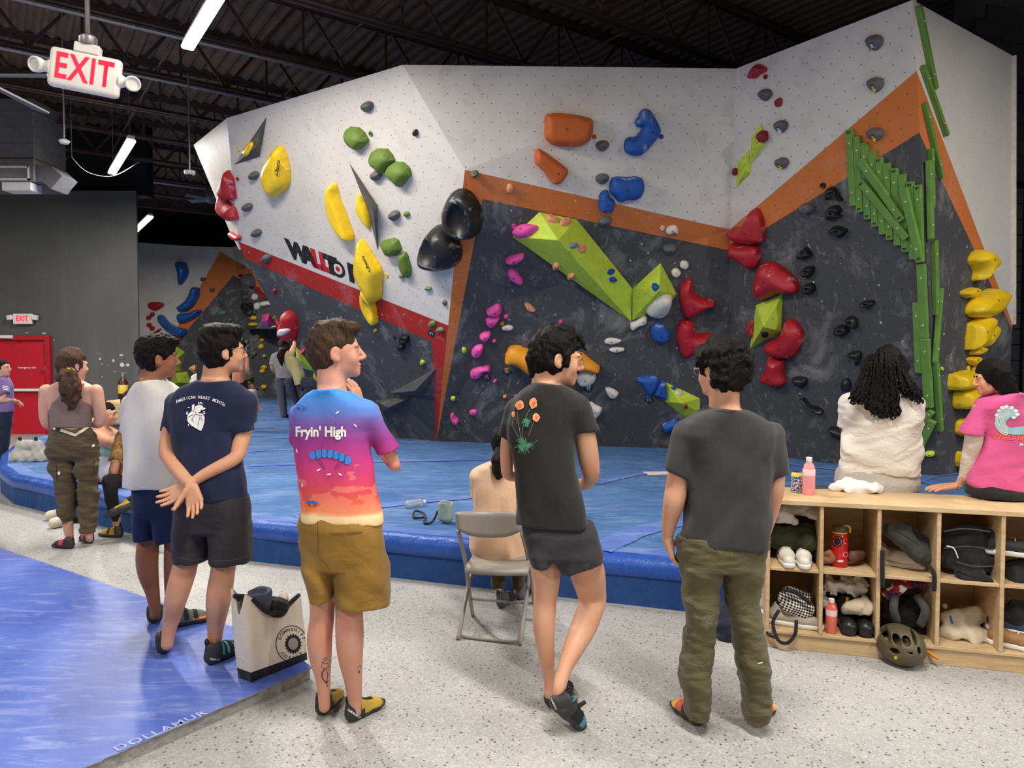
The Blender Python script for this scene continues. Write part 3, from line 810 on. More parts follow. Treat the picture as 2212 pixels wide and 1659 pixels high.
bm=bmesh.new();p0,p1,p2=at_y(74,372,dd+.2),at_y(106,373,dd+.2),at_y(124,392,dd+.2)
add_prism(bm,[at_y(72,356,dd),at_y(108,357,dd),at_y(134,380,dd),at_y(110,408,dd),at_y(92,392,dd),at_y(72,392,dd)],Vector((0,0.45,0)));bm_obj('outlet_elbow',bm,DUCT,du)
bm=bmesh.new();pxbox(bm,3,393,67,411,dd-0.05,0.3,0.01);tag(bm_obj('flat_box',bm,WHT),'pale flat box mounted under the air duct','box')
fc=at_y(-60,165,7.0);fn=thing('ceiling_fan','large grey ceiling fan with long flat blades beside the hanging sign','ceiling fan',fc)
bm=bmesh.new();add_lathe(bm,[(0.05,0.35),(0.12,0.3),(0.14,0.05),(0.1,-0.1),(0.03,-0.14)],fc,20);bm_obj('motor',bm,DUCT,fn,True,40)
for k in range(4):
 an=math.radians(-8+90*k);dr=Vector((math.cos(an),math.sin(an),-0.06));bm=bmesh.new()
 sv=Vector((-math.sin(an),math.cos(an),0.25))*0.08
 for s in(0,):
  ps=[fc+dr*0.15-sv*0.7,fc+dr*0.86-sv,fc+dr*0.9+sv*0.2,fc+dr*0.86+sv,fc+dr*0.15+sv*0.7]
  add_prism(bm,ps,Vector((0,0,0.02)))
 bm_obj('blade',bm,mat('fan_blade',(118,120,122),0.5,0.3),fn)
bm=bmesh.new();add_tube(bm,[fc+Vector((0,0,0.3)),Vector((fc.x,fc.y,JZ))],0.02);bm_obj('down_rod',bm,DUCT,fn)
c=at_y(139,306,9.0);sd=thing('smoke_detector','small white smoke detector hanging on a thin pipe','smoke detector',c)
bm=bmesh.new();add_lathe(bm,[(0.02,-0.03),(0.045,-0.025),(0.065,0.01),(0.03,0.03)],c,18);bm_obj('housing',bm,WHT,sd,True,40)
bm=bmesh.new();add_tube(bm,[c+Vector((0,0,0.03)),Vector((c.x,c.y,DZ))],0.009);bm_obj('pipe',bm,GALV,sd)
for i,(x,y,d,lab)in enumerate(((410,375,11.0,'white dome security camera hanging beside the lamp and white facet'),)):
 c=at_y(x,y,d);cmn=thing('dome_camera',lab,'security camera',c)
 bm=bmesh.new();add_lathe(bm,[(0.05,-0.02),(0.075,-0.01),(0.08,0.04),(0.03,0.05)],c,18);bm_obj('housing',bm,WHT,cmn,True,40)
 bm=bmesh.new();add_lathe(bm,[(0.005,-0.06),(0.03,-0.052),(0.045,-0.03),(0.048,-0.015)],c,16);bm_obj('lens_dome',bm,mat('dark_glass',(25,25,28),0.1),cmn,True)
 bm=bmesh.new();add_tube(bm,[c+Vector((0,0,0.05)),Vector((c.x,c.y,JZ))],0.012);bm_obj('pipe',bm,GALV,cmn)
c=at_y(455,432,17.5);f2=thing('ceiling_fan','small far ceiling fan with pale blades behind the overhang','ceiling fan',c)
bm=bmesh.new();add_lathe(bm,[(0.03,0.3),(0.12,0.25),(0.16,0.05),(0.06,-0.08)],c,16);bm_obj('motor',bm,DUCT,f2,True,40)
for k in range(5):
 an=k*1.2566+0.3;dr=Vector((math.cos(an),math.sin(an),0));sv=Vector((-dr.y,dr.x,0.3))*0.07
 bm=bmesh.new();add_prism(bm,[c+dr*0.12-sv,c+dr*0.62-sv,c+dr*0.62+sv,c+dr*0.12+sv],Vector((0,0,0.012)));bm_obj('blade',bm,MATS['fan_blade'],f2)
bm=bmesh.new();add_tube(bm,[c+Vector((0,0,0.28)),Vector((c.x,c.y,JZ))],0.015);bm_obj('down_rod',bm,DUCT,f2)
c=at_y(155,340,12);bm=bmesh.new();add_tube(bm,[Vector((c.x,c.y,DZ))]+[Vector(p)for p in catmull([c,at_y(190,372,12.2),at_y(245,380,12.4),at_y(300,350,12.6)],6,False)],0.006,5)
tag(bm_obj('cable',bm,DUCT),'slack grey cable sagging between pipe and strip lamp','cable')
# ================================================================== climbing holds
ZM=dict(a=(400,100,3.95),b=(900,100,3.95),c=(1440,0,3.95),d=(1750,0,2.675),e=(480,480,3.95),f=(900,400,2.9625),g=(1400,400,2.962),
h=(290,520,4.148),j=(1912,520,3.0733),k=(1820,260,5.184),p=(1780,720,4.366),o=(0,0,1.0))
def ZP(z,x,y):o=ZM[z];return(o[0]+x/o[2],o[1]+y/o[2])
HC=dict(red=(176,26,40),yellow=(244,204,34),green=(98,124,42),lime=(194,218,66),pink=(232,84,168),orange=(200,98,34),amber=(240,158,34),
blue=(26,84,168),black=(30,30,31),grey=(98,97,98),white=(228,222,210),peach=(226,158,116),dred=(140,26,46),wood=(214,190,150),sage=(112,136,92),slate=(86,86,88),teal=(60,120,120),steel=(128,146,170))
CH=dict(red=0.22,yellow=0.08,green=0.12,lime=0.2,pink=0.16,orange=0.2,amber=0.08,blue=0.34,black=0.3,grey=0.14,white=0.1,peach=0.3,dred=0.2,wood=0.1,sage=0.25,slate=0.16,teal=0.1,steel=0.4)
RG=dict(black=0.42,red=0.5,yellow=0.34)
def hmat(c):return mat('hold_'+c,HC[c],RG.get(c,0.62),0,0.1,9,0.12,140,CH[c]*1.5,7)
BOLT=mat('bolt_hole_dark',(14,14,14),0.6)
def poly_sd(X,Y,P):
 n=len(P);d=np.full(np.broadcast(X,Y).shape,1e9);s=np.ones(d.shape,bool)
 for i in range(n):
  ax_,ay=P[i];bx,by=P[i-1]
  ex,ey=bx-ax_,by-ay;wx,wy_=X-ax_,Y-ay
  t=np.clip((wx*ex+wy_*ey)/(ex*ex+ey*ey+1e-12),0,1)
  d=np.minimum(d,(wx-ex*t)**2+(wy_-ey*t)**2)
  c1=Y>=ay;c2=Y<by;c3=ex*wy_>ey*wx
  s^=(c1&c2&c3)|(~c1&~c2&~c3)
 return np.where(s,1,-1)*np.sqrt(d)
def wall_frame(x,y):
 h=wall_hit(x,y)
 if h is None:return None
 p,n=h;ev=(Vector((0,0,1))-n*n.z).normalized();eu=ev.cross(n).normalized()
 return p,eu,ev,n
HN=0
def hold(pts,col,h,label,group=None,edge=0.75,bolt=True,scoop=None,tilt=(0,0),name='climbing_hold',cat='climbing hold',res=None,smooth=True,soft=4,top=None):
 """raised hold from its traced outline (photo pixels) on whatever wall or volume lies behind its middle"""
 cx_=sum(p[0]for p in pts)/len(pts);cy_=sum(p[1]for p in pts)/len(pts)
 fr=wall_frame(cx_,cy_)
 if fr is None:print('no wall for',label);return None
 p,eu,ev,n=fr
 P=[]
 for x,y in pts:
  w=hitp(x,y,(n,n.dot(p)))-p;P.append((w.dot(eu),w.dot(ev)))
 P=catmull(P,soft)if smooth else np.array(P)
 lo,hi=P.min(0),P.max(0);size=max(hi-lo);r=res or max(size/24,0.005)
 if size>0.5:r=max(size/34,0.012)
 gx=np.arange(lo[0]-2*r,hi[0]+2*r,r)[:,None];gy=np.arange(lo[1]-2*r,hi[1]+2*r,r)[None,:]
 D2=poly_sd(gx,gy,P);rin=max(-D2.min(),1e-4)
 s=np.clip(-D2/(edge*rin),0,1);H=h*np.sqrt(np.maximum(1-(1-s)**2,0))*(1+tilt[0]*gx/size*2+tilt[1]*gy/size*2)
 gz=np.arange(-0.02-2*r,h*(1+abs(tilt[0])+abs(tilt[1]))+2.5*r,r)
 Z=gz[None,None,:]
 f=np.maximum(np.maximum(Z-H[:,:,None],-0.012-Z),D2[:,:,None])
 if scoop:
  for(sx,sy,sz,rx,ry,rz)in scoop:
   c=((lo[0]+hi[0])/2+sx*(hi[0]-lo[0])/2,(lo[1]+hi[1])/2+sy*(hi[1]-lo[1])/2,sz*h)
   rr_=(rx*(hi[0]-lo[0])/2,ry*(hi[1]-lo[1])/2,rz*h)
   k0=np.sqrt(((gx[:,:,None]-c[0])/rr_[0])**2+((gy[:,:,None]-c[1])/rr_[1])**2+((Z-c[2])/rr_[2])**2)
   d=-(k0-1)*min(rr_);k=0.15*h;hh=np.maximum(k-np.abs(f-d),0)/k;f=np.maximum(f,d)+hh*hh*k*0.25
 V,Q=surface_nets(f.astype(np.float32),[gx.ravel(),gy.ravel(),gz])
 if len(Q)==0:print('empty',label);return None
 me=mesh_from(name,V,Q)
 o=link(name,me,hmat(col)if isinstance(col,str)else col)
 M=Matrix.Translation(p)@Matrix((eu,ev,n)).transposed().to_4x4();o.matrix_basis=M
 tag(o,label,cat,group)
 if bolt:
  bv=BVHTree.FromPolygons([tuple(v)for v in V],[tuple(map(int,q_))for q_ in Q])
  i=np.unravel_index(np.argmin(D2),D2.shape);bx_,by_=float(gx[i[0],0]),float(gy[0,i[1]])
  if isinstance(bolt,tuple):bx_+=bolt[0]*size;by_+=bolt[1]*size
  ht=bv.ray_cast(Vector((bx_,by_,h*3+1)),Vector((0,0,-1)))
  if ht[0]is not None:
   bm=bmesh.new();br=min(0.013,size*0.06);add_lathe(bm,[(br,-0.004),(br,0.0015),(br*0.55,0.0015),(br*0.5,-0.003)],ht[0],10,ht[1].to_track_quat('Z','Y').to_matrix())
   me2=bpy.data.meshes.new('bolt_hole');bm.to_mesh(me2);bm.free();me2.materials.append(BOLT)
   b=bpy.data.objects.new('bolt_hole',me2);COL.objects.link(b);b.parent=o
 return o
def H(z,pts,col,h,label,group=None,**kw):return hold([ZP(z,*p)for p in pts],col,h,label,group,**kw)
def EH(z,cx_,cy_,rx,ry,col,h,label,group=None,rot=0.0,seed=1,wob_=0.12,**kw):
 r=random.Random(seed*77+int(cx_+cy_));n=9;c,s=math.cos(math.radians(rot)),math.sin(math.radians(rot));pts=[]
 for k in range(n):
  a=6.2832*k/n;m=1+r.uniform(-wob_,wob_*0.6);x,y=rx*m*math.cos(a),ry*m*math.sin(a);pts.append((cx_+x*c-y*s,cy_+x*s+y*c))
 return H(z,pts,col,h,label,group,**kw)
def shield(z,cx_,cy_,rx,ry,label,group,col='grey',h=0.09,**kw):
 pts=[(-0.95,-0.45),(-0.3,-0.95),(0.55,-0.95),(0.98,-0.55),(0.95,0.1),(0.5,0.75),(0,1.0),(-0.55,0.75),(-0.95,0.15)]
 return H(z,[(cx_+x*rx,cy_+y*ry)for x,y in pts],col,h,label,group,edge=0.95,tilt=(0,0.3),**kw)
def ring(z,x,y,r,col,label,group):
 fr=wall_frame(*ZP(z,x,y))
 if fr is None:return
 p,eu,ev,n=fr;d=(p-ORG).length/F*r/ZM[z][2]
 bm=bmesh.new();R0=Matrix((eu,ev,n)).transposed()
 add_lathe(bm,[(d*0.45,0.0),(d,0.0),(d,0.012),(d*0.8,0.02),(d*0.45,0.016),(d*0.42,0.002)],p,16,R0)
 tag(bm_obj('marker_ring',bm,hmat(col),None,True,50),label,'marker',group)
def volume(z,base,apex,faces,col,label,name='climbing_volume',marks=True):
 """plywood volume: base outline on the wall, apex points (x,y,height); faces index base+apex"""
 bp=[ZP(z,*p)for p in base];cx_=sum(p[0]for p in bp)/len(bp);cy_=sum(p[1]for p in bp)/len(bp)
 p,eu,ev,n=wall_frame(cx_,cy_);P=(n,n.dot(p))
 vs=[(wall_hit(*q_)or(hitp(*q_,P),))[0]for q_ in bp]
 vs=[v if abs((v-p).dot(n))<0.6 else hitp(*q_,P)for v,q_ in zip(vs,bp)]+[hitp(*ZP(z,a,b),(n,n.dot(p)+hh))for a,b,hh in apex]
 M=Matrix.Translation(p)@Matrix((eu,ev,n)).transposed().to_4x4();Mi=M.inverted()
 bm=bmesh.new();bv=[bm.verts.new(Mi@v)for v in vs]
 for f in faces:bm.faces.new([bv[i]for i in f])
 bm.faces.new([bm.verts.new(Mi@v-Vector((0,0,0.01)))for v in vs[:len(base)]])
 bmesh.ops.recalc_face_normals(bm,faces=bm.faces)
 b2=bm.copy();bmesh.ops.transform(b2,matrix=M,verts=b2.verts);bvh=BVHTree.FromBMesh(b2);b2.free()
 es=[e for e in bm.edges if len(e.link_faces)==2]
 try:bmesh.ops.bevel(bm,geom=es,offset=0.008,segments=2,affect='EDGES',profile=0.6)
 except Exception:pass
 me=bpy.data.meshes.new(name);bm.to_mesh(me);bm.free();o=link(name,me,hmat(col));o.matrix_basis=M
 tag(o,label,'climbing volume');WALLS.append((o,bvh))
 if marks:
  r=random.Random(int(cx_));xs=[q_[0]for q_ in bp];ys=[q_[1]for q_ in bp];k=0;bm=bmesh.new()
  for _ in range(200):
   if k>14:break
   x,y=r.uniform(min(xs),max(xs)),r.uniform(min(ys),max(ys));ht=bvh.ray_cast(ORG,ray(x,y).normalized())
   if ht[0]is None:continue
   nn=ht[1]if ht[1].dot(ray(x,y))<0 else-ht[1]
   if nn.dot(n)<0.2:continue
   add_lathe(bm,[(0.006,-0.002),(0.006,0.001)],ht[0],6,nn.to_track_quat('Z','Y').to_matrix());k+=1
  me=bpy.data.meshes.new('nut_holes');bm.to_mesh(me);bm.free();c_=link('nut_holes',me,BOLT,o);c_['kind']='stuff'
 return o
volume('a',[(695,600),(635,942),(418,1012)],[(600,860,0.16)],[(0,1,3),(1,2,3),(2,0,3)],'slate','grey triangular volume with a small yellow hold on the upper white panel')
volume('o',[(754,351),(815,443),(816,542),(795,455)],[(805,447,0.2)],[(0,1,4),(1,2,4),(2,3,4),(3,0,4)],'slate','long grey spear-shaped volume with yellow hold on its side')
volume('e',[(1430,1460),(1827,1245),(1800,1340),(1700,1478),(1545,1482)],[(1640,1440,0.28)],[(0,1,5),(1,2,5),(2,3,5),(3,4,5),(4,0,5)],'slate','grey wedge volume pointing up beside the red stripe')
volume('e',[(1295,1520),(1622,1487),(1455,1632),(1360,1625)],[(1420,1580,0.25)],[(0,1,4),(1,2,4),(2,3,4),(3,0,4)],'slate','grey wedge volume lying flat under the other wedge')
volume('f',[(785,172),(1025,220),(1378,660),(1372,872),(615,332)],[(905,352,0.42)],[(0,1,5),(1,2,5),(2,3,5),(3,4,5),(4,0,5)],'lime','huge lime green wedge volume slanting under the orange band')
volume('o',[(1427,568),(1463,637),(1440,662),(1366,691),(1366,624)],[(1424,628,0.32)],[(0,1,5),(1,2,5),(2,3,5),(3,4,5),(4,0,5)],'lime','lime green pyramid volume at the tip of the wedge')
volume('g',[(115,1262),(333,1365),(330,1450),(240,1488),(108,1385)],[(212,1395,0.2)],[(0,1,5),(1,2,5),(2,3,5),(3,4,5),(4,0,5)],'lime','low lime green volume holding tiny blue, white and red holds')
volume('g',[(690,768),(860,695),(853,938),(650,1050)],[(735,905,0.3)],[(0,1,4),(1,2,4),(2,3,4),(3,0,4)],'lime','lime green faceted volume between the big red holds')
volume('c',[(812,1045),(840,1230),(725,1402),(716,1190)],[(790,1235,0.1)],[(0,1,4),(1,2,4),(2,3,4),(3,0,4)],'lime','slim lime diamond volume carrying a dark red hold')
volume('c',[(712,1270),(715,1480),(592,1607),(608,1380)],[(670,1450,0.08)],[(0,1,4),(1,2,4),(2,3,4),(3,0,4)],'lime','slim lime diamond volume in the corner below its twin')
volume('h',[(1436,930),(1500,1000),(1610,1170),(1480,1135),(1455,1060)],[(1490,1070,0.25)],[(0,1,5),(1,2,5),(2,3,5),(3,4,5),(4,0,5)],'lime','lime green volume beside the climber in the olive shirt',marks=False)
volume('h',[(1610,1172),(1668,1290),(1638,1312),(1600,1220)],[(1635,1240,0.15)],[(0,1,4),(1,2,4),(2,3,4),(3,0,4)],'lime','small lime volume below the climber',marks=False)
volume('h',[(330,950),(380,945),(450,1000),(412,1170),(330,1168)],[(380,1060,0.5)],[(0,1,5),(1,2,5),(2,3,5),(3,4,5),(4,0,5)],'lime','tall lime volume on the far wall behind the white shirt',marks=False)
volume('h',[(365,1185),(475,1172),(508,1275),(400,1362),(290,1315)],[(395,1270,0.5)],[(0,1,5),(1,2,5),(2,3,5),(3,4,5),(4,0,5)],'lime','wide lime volume on the far wall below the tall one',marks=False)
volume('h',[(985,1215),(1076,1212),(1075,1250),(1040,1275),(985,1262)],[(1030,1240,0.3)],[(0,1,5),(1,2,5),(2,3,5),(3,4,5),(4,0,5)],'green','green ledge volume behind the person in salmon',marks=False)
volume('h',[(1050,1312),(1112,1318),(1105,1345),(1060,1355)],[(1080,1330,0.2)],[(0,1,4),(1,2,4),(2,3,4),(3,0,4)],'green','green ledge volume near the red-haired child',marks=False)
volume('h',[(1145,665),(1215,648),(1258,750),(1195,770),(1140,730)],[(1195,710,0.3)],[(0,1,5),(1,2,5),(2,3,5),(3,4,5),(4,0,5)],'pink','pink boxy volume on the far overhang',marks=False)
H('a',[(580,815),(575,860),(525,935),(505,930),(510,880),(545,832)],'yellow',0.05,'small yellow hold screwed onto the grey triangular volume')
CHEE=H('a',[(800,848),(855,872),(890,990),(905,1060),(900,1165),(860,1230),(785,1280),(715,1195),(685,1100),(695,1010),(740,920)],'yellow',0.2,'big glossy yellow teardrop hold with small black lettering on the white panel',bolt=False)
text_obj('lettering','Cheeta',frame_px(ZP('a',872,1000),ZP('a',878,970),None,0.19),0.085,ink,CHEE,bold=0.002)
H('a',[(1240,1190),(1270,1160),(1300,1170),(1320,1260),(1360,1370),(1410,1500),(1450,1620),(1430,1650),(1400,1640),(1330,1570),(1265,1450),(1240,1350),(1232,1260)],'yellow',0.17,'long yellow banana-shaped hold beside the grey spear volume',edge=0.6,bolt=False)
H('a',[(1487,1250),(1540,1340),(1575,1430),(1590,1540),(1570,1540),(1500,1450),(1470,1390),(1475,1320)],'yellow',0.09,'yellow hold peeking out from the grey spear volume',bolt=False)
BIGY=H('e',[(1190,130),(1240,185),(1300,280),(1370,390),(1378,480),(1370,620),(1335,672),(1290,650),(1210,520),(1160,420),(1155,330),(1175,200)],'yellow',0.22,'largest glossy yellow leaf-shaped hold covering the end of the wall lettering',bolt=False)
text_obj('lettering','Cheeta',frame_px(ZP('e',1300,310),ZP('e',1285,275),None,0.19),0.08,ink,BIGY,bold=0.002)
H('e',[(1215,550),(1265,585),(1300,650),(1325,760),(1335,850),(1320,865),(1290,840),(1230,740),(1205,650)],'yellow',0.15,'chalky yellow curved hold hanging below the largest yellow hold',edge=0.55,scoop=[(0.25,-0.1,1.1,0.45,0.6,0.5)],bolt=False)
GG='faceted green holds on the white panel'
for pts,lab in(([(1415,682),(1490,690),(1540,735),(1577,805),(1497,885),(1440,862),(1385,810),(1368,745),(1380,705)],'dark green faceted hold by itself near the top of the white panel'),
([(1640,868),(1730,870),(1770,915),(1797,970),(1700,1085),(1605,1010),(1578,960),(1595,900)],'upper of two touching dark green faceted holds'),
([(1780,980),(1870,985),(1920,1030),(1940,1090),(1855,1200),(1725,1090),(1722,1050),(1745,1000)],'lower of two touching dark green faceted holds')):
 H('a',pts,'green',0.14,lab,GG,edge=0.95,smooth=False,tilt=(0,-0.25),bolt=(-0.15,-0.1))
H('e',[(1380,150),(1470,130),(1510,150),(1540,225),(1500,280),(1455,290),(1410,275),(1362,175)],'green',0.13,'chalky green faceted hold joined to a long green hold',GG,edge=0.95,smooth=False)
H('e',[(1570,245),(1590,280),(1622,400),(1605,478),(1540,410),(1515,330),(1520,265)],'green',0.12,'long green faceted hold pointing down under its neighbour',GG,edge=0.9,smooth=False,bolt=False)
SL='small grey shield-shaped knob bolted on the upper left white panel';SG='grey knobs on the upper left panel'
for z,x,y,rx,ry in(('a',1562,515,48,48),('a',595,1103,40,38),('a',540,1373,40,36),('a',617,1593,38,34),('a',1638,1103,46,45),('a',1792,1443,46,45),('e',300,93,40,33)):
 shield(z,x,y,rx,ry,SL,SG)
shield('e',382,310,40,40,'chalky grey knob at the left end of the red band',None)
EH('a',1970,735,22,30,'black',0.05,'tiny black jib high on the white panel')
EH('a',1893,1430,26,24,'green',0.04,'tiny green foothold beside a grey knob on white panel')
ring('a',1585,745,19,'green','green marker ring beside the topmost green hold',None);ring('a',458,880,14,'yellow','yellow marker ring beside the grey triangular volume',None)
ring('a',450,1130,14,'red','red marker ring at the edge of the white facet',None);ring('e',1405,450,16,'yellow','yellow marker ring beside the largest yellow hold',None)
H('a',[(375,1050),(415,1120),(440,1300),(365,1320),(325,1240),(325,1190),(350,1130)],'red',0.16,'upper glossy red leaf hold on the narrow white facet',edge=0.9,smooth=False,bolt=False)
H('a',[(325,1255),(385,1330),(430,1370),(460,1475),(400,1493),(340,1440),(303,1350)],'red',0.16,'lower glossy red leaf hold on the narrow white facet',edge=0.9,smooth=False,bolt=False)
H('e',[(80,78),(130,105),(158,125),(152,158),(112,150),(84,112)],'red',0.08,'small red hold at the tip of the white facet above the red band',bolt=False)
SGN='small sage green foothold low on the left panel beside the orange stripe'
for i,(x,y,rx,ry,c)in enumerate(((1537,455,22,22,'sage'),(1762,563,30,18,'sage'),(1795,862,32,26,'sage'),(1863,915,32,22,'sage'))):
 EH('e',x,y,rx,ry,c,0.045,('tiny sage green foothold under the long green hold','tiny sage green foothold on white panel left of orange stripe','sage green foothold on the red band, upper of two','sage green foothold on the red band, lower of two')[i])
EH('e',1710,1195,20,22,'lime',0.04,'tiny lime foothold on charcoal left of the red stripe');EH('e',2065,1090,23,25,'lime',0.04,'tiny lime foothold on charcoal right of the orange stripe');EH('e',1970,1500,23,20,'lime',0.04,'tiny lime foothold low beside the orange stripe')
EH('e',1902,685,18,26,'grey',0.04,'tiny dark grey jib on white panel left of orange stripe',rot=-25);EH('e',1307,922,14,16,'yellow',0.03,'tiny yellow jib on charcoal under the yellow curved hold');EH('e',2000,1452,13,11,'black',0.02,'tiny black jib above the low lime foothold')
H('e',[(1520,980),(1545,950),(1590,960),(1603,1000),(1580,1030),(1540,1025)],'black',0.1,'upper black lumpy hold of a pair on the left charcoal wall',scoop=[(0.2,0.2,1.0,0.4,0.3,0.5)]);H('e',[(1508,1050),(1530,1028),(1560,1045),(1560,1080),(1530,1092),(1510,1078)],'black',0.08,'lower black lumpy hold of a pair on the left charcoal wall')
ring('e',1473,980,14,'black','black marker ring beside a pair of black holds',None);EH('e',455,583,17,22,'dred',0.05,'small dark red foothold under the red band')
H('e',[(818,880),(848,900),(852,920),(838,940),(822,915)],'wood',0.05,'pale wooden edge hold on the left charcoal wall',bolt=False)
def bowl(cx_,cy_,rx,ry,lab):
 pts=[(cx_+rx*math.cos(a)*(1+0.08*math.sin(a)),cy_+ry*math.sin(a)+rx*0.12*math.cos(2*a))for a in[6.2832*k/12 for k in range(12)]]
 hold(pts,'black',0.34,lab,None,edge=1.0,bolt=False,scoop=[(-0.28,0.1,1.05,0.62,0.78,0.7)])
bowl(999,463,46,52,'larger black bowl-shaped hold straddling the top of the orange stripe');bowl(956,537,43,49,'lower black bowl-shaped hold beside the orange stripe')
H('b',[(1100,583),(1250,570),(1420,597),(1507,640),(1495,770),(1450,830),(1370,862),(1200,855),(1130,825),(1088,770),(1090,680)],'orange',0.17,'wide orange slab hold high on the centre white panel',edge=0.5)
H('b',[(1035,868),(1110,910),(1220,990),(1292,1050),(1285,1090),(1235,1160),(1185,1180),(1140,1150),(1080,1070),(1010,1000),(1000,950),(1010,900)],'orange',0.15,'slanting orange wedge hold below the wide orange slab',edge=0.55)
H('b',[(1945,530),(1990,545),(2040,620),(2078,700),(2075,745),(2030,810),(1960,890),(1900,935),(1840,935),(1780,905),(1765,850),(1775,800),(1810,772),(1860,770),(1900,730),(1915,690),(1880,690),(1860,660),(1865,625),(1890,600),(1905,555)],'blue',0.15,'blue boomerang-shaped hold on the centre white panel',edge=0.8)
H('b',[(1700,1107),(1780,1110),(1890,1110),(1930,1140),(1943,1200),(1920,1270),(1870,1310),(1790,1315),(1730,1332),(1690,1290),(1640,1240),(1640,1180),(1660,1125)],'blue',0.16,'wide rounded blue hold just above the orange band')
H('b',[(1600,1225),(1630,1230),(1650,1280),(1690,1320),(1685,1370),(1660,1418),(1590,1418),(1555,1380),(1550,1300),(1565,1250)],'blue',0.11,'small blue hold overlapping the orange band')
for i,(x,y)in enumerate(((1583,850),(1582,1132),(1606,1490))):
 shield('b',x,y,58,48 if i<2 else 44,('grey shield knob below the orange slab hold','grey shield knob left of the wide blue hold','grey shield knob on the orange band under the small blue hold')[i],'grey shield knobs on the centre wall')
shield('g',137,407,45,32,'grey knob on charcoal just under the orange band',None);shield('b',494,1088,34,30,'dark grey knob at the peak of the orange band',None)
ring('b',1515,773,18,'orange','orange marker ring beside the orange slab hold',None);ring('b',2087,772,18,'blue','blue marker ring beside the blue boomerang hold',None);ring('b',2095,1548,19,'white','white marker ring on the orange band',None)
EH('b',797,1208,34,38,'peach',0.06,'peach block foothold on the orange band');H('g',[(110,295),(128,265),(170,255),(190,272),(188,308),(160,298),(132,310)],'white',0.07,'off-white jug on the orange band')
H('f',[(625,312),(650,272),(700,250),(780,262),(760,300),(710,335),(670,342),(632,335)],'pink',0.1,'pink eye-shaped hold on the tip of the big lime wedge')
for i,(x,y,rx,ry,rt,lab)in enumerate(((865,220,44,24,20,'peach two-finger hold on top of the lime wedge, nearer the pink one'),(950,238,42,23,-12,'peach two-finger hold on top of the lime wedge, beside its twin'),(1053,405,24,34,-20,'peach oval hold in the middle of the lime wedge'),(895,515,25,18,0,'peach foothold on the underside of the lime wedge, upper one'),(990,580,25,18,0,'peach foothold on the underside of the lime wedge, lower one'))):
 EH('f',x,y,rx,ry,'peach',0.05,lab,None,rt)
for x,y,rx,ry,lab in((1000,388,26,20,'chalked blue-grey hold beside the peach oval on lime wedge'),(1240,555,20,19,'upper blue foothold low on the lime wedge'),(1255,603,23,18,'lower blue foothold low on the lime wedge'),(1530,655,22,24,'blue foothold on the lime pyramid')):
 EH('f',x,y,rx,ry,'steel' if x<1100 else 'blue',0.05,lab)
PK='pink holds on the centre charcoal wall'
for pts,lab in(([(565,480),(590,455),(640,440),(685,435),(688,460),(650,490),(610,500),(570,492)],'pink oval hold just below the tip of the lime wedge'),
([(585,545),(610,535),(645,555),(680,600),(678,625),(650,628),(600,600),(580,570)],'pink slanting bean hold below the pink oval'),
([(445,800),(480,775),(520,755),(545,780),(540,815),(500,835),(455,825)],'pink blob hold, upper of two stacked'),
([(440,860),(470,840),(530,840),(520,870),(490,900),(455,895)],'pink blob hold, lower of two stacked'),
([(402,960),(430,938),(470,935),(472,965),(440,990),(410,980)],'pink rounded hold beside a tiny pink jib'),
([(350,1060),(375,1025),(420,1018),(428,1045),(410,1085),(375,1095),(355,1085)],'pink egg hold beside a tiny lime foothold'),
([(345,1190),(380,1165),(460,1152),(477,1190),(440,1190),(400,1232),(355,1225)],'pink hooked hold left of the amber horn'),
([(220,1460),(235,1455),(250,1480),(270,1500),(268,1520),(245,1520),(225,1495)],'pink curved foothold near the foot of the orange stripe')):
 H('f',pts,'pink',0.09,lab,PK)
for i,(x,y,rx,ry)in enumerate(((573,838,18,16),(495,995,16,13),(922,872,16,14),(502,1250,15,12),(363,1453,26,20),(640,1350,16,12),(728,1030,17,20))):
 EH('f',x,y,rx,ry,'pink',0.045,('tiny pink jib beside the stacked pink blobs','tiny pink jib beside the pink rounded hold','tiny pink jib alone above the dark triangle','tiny pink jib under the pink hooked hold','pink oval foothold low on the dark panel','tiny pink jib behind the black T-shirt shoulder','pink foothold above the amber horn')[i],PK)
ring('f',622,260,15,'pink','pink marker ring beside the pink eye-shaped hold',None);ring('f',548,885,13,'amber','amber marker ring beside a peach foothold',None);ring('f',577,1180,13,'amber','amber marker ring below the amber horn',None);ring('f',1100,1288,13,'white','white marker ring under the white oval hold',None);ring('f',448,1218,12,'pink','pink marker ring under the pink hooked hold',None);ring('f',1485,1358,13,'blue','blue marker ring below the two blue holds',None)
H('f',[(690,752),(720,755),(745,775),(762,800),(740,812),(705,795)],'peach',0.06,'chalky peach hold at the peak of the dark triangle');EH('f',583,912,36,18,'white',0.04,'pale peach sliver foothold near the stacked pink blobs');EH('f',565,1352,13,11,'amber',0.035,'tiny amber jib left of the black T-shirt')
H('f',[(610,1010),(745,1050),(860,1075),(1040,1058),(1110,1100),(1180,1155),(1172,1188),(1060,1165),(900,1185),(740,1197),(690,1170),(640,1135),(563,1122)],'amber',0.22,'long amber horn-shaped hold behind the man with glasses and moustache',edge=0.9,bolt=False)
WH='white holds on the centre wall'
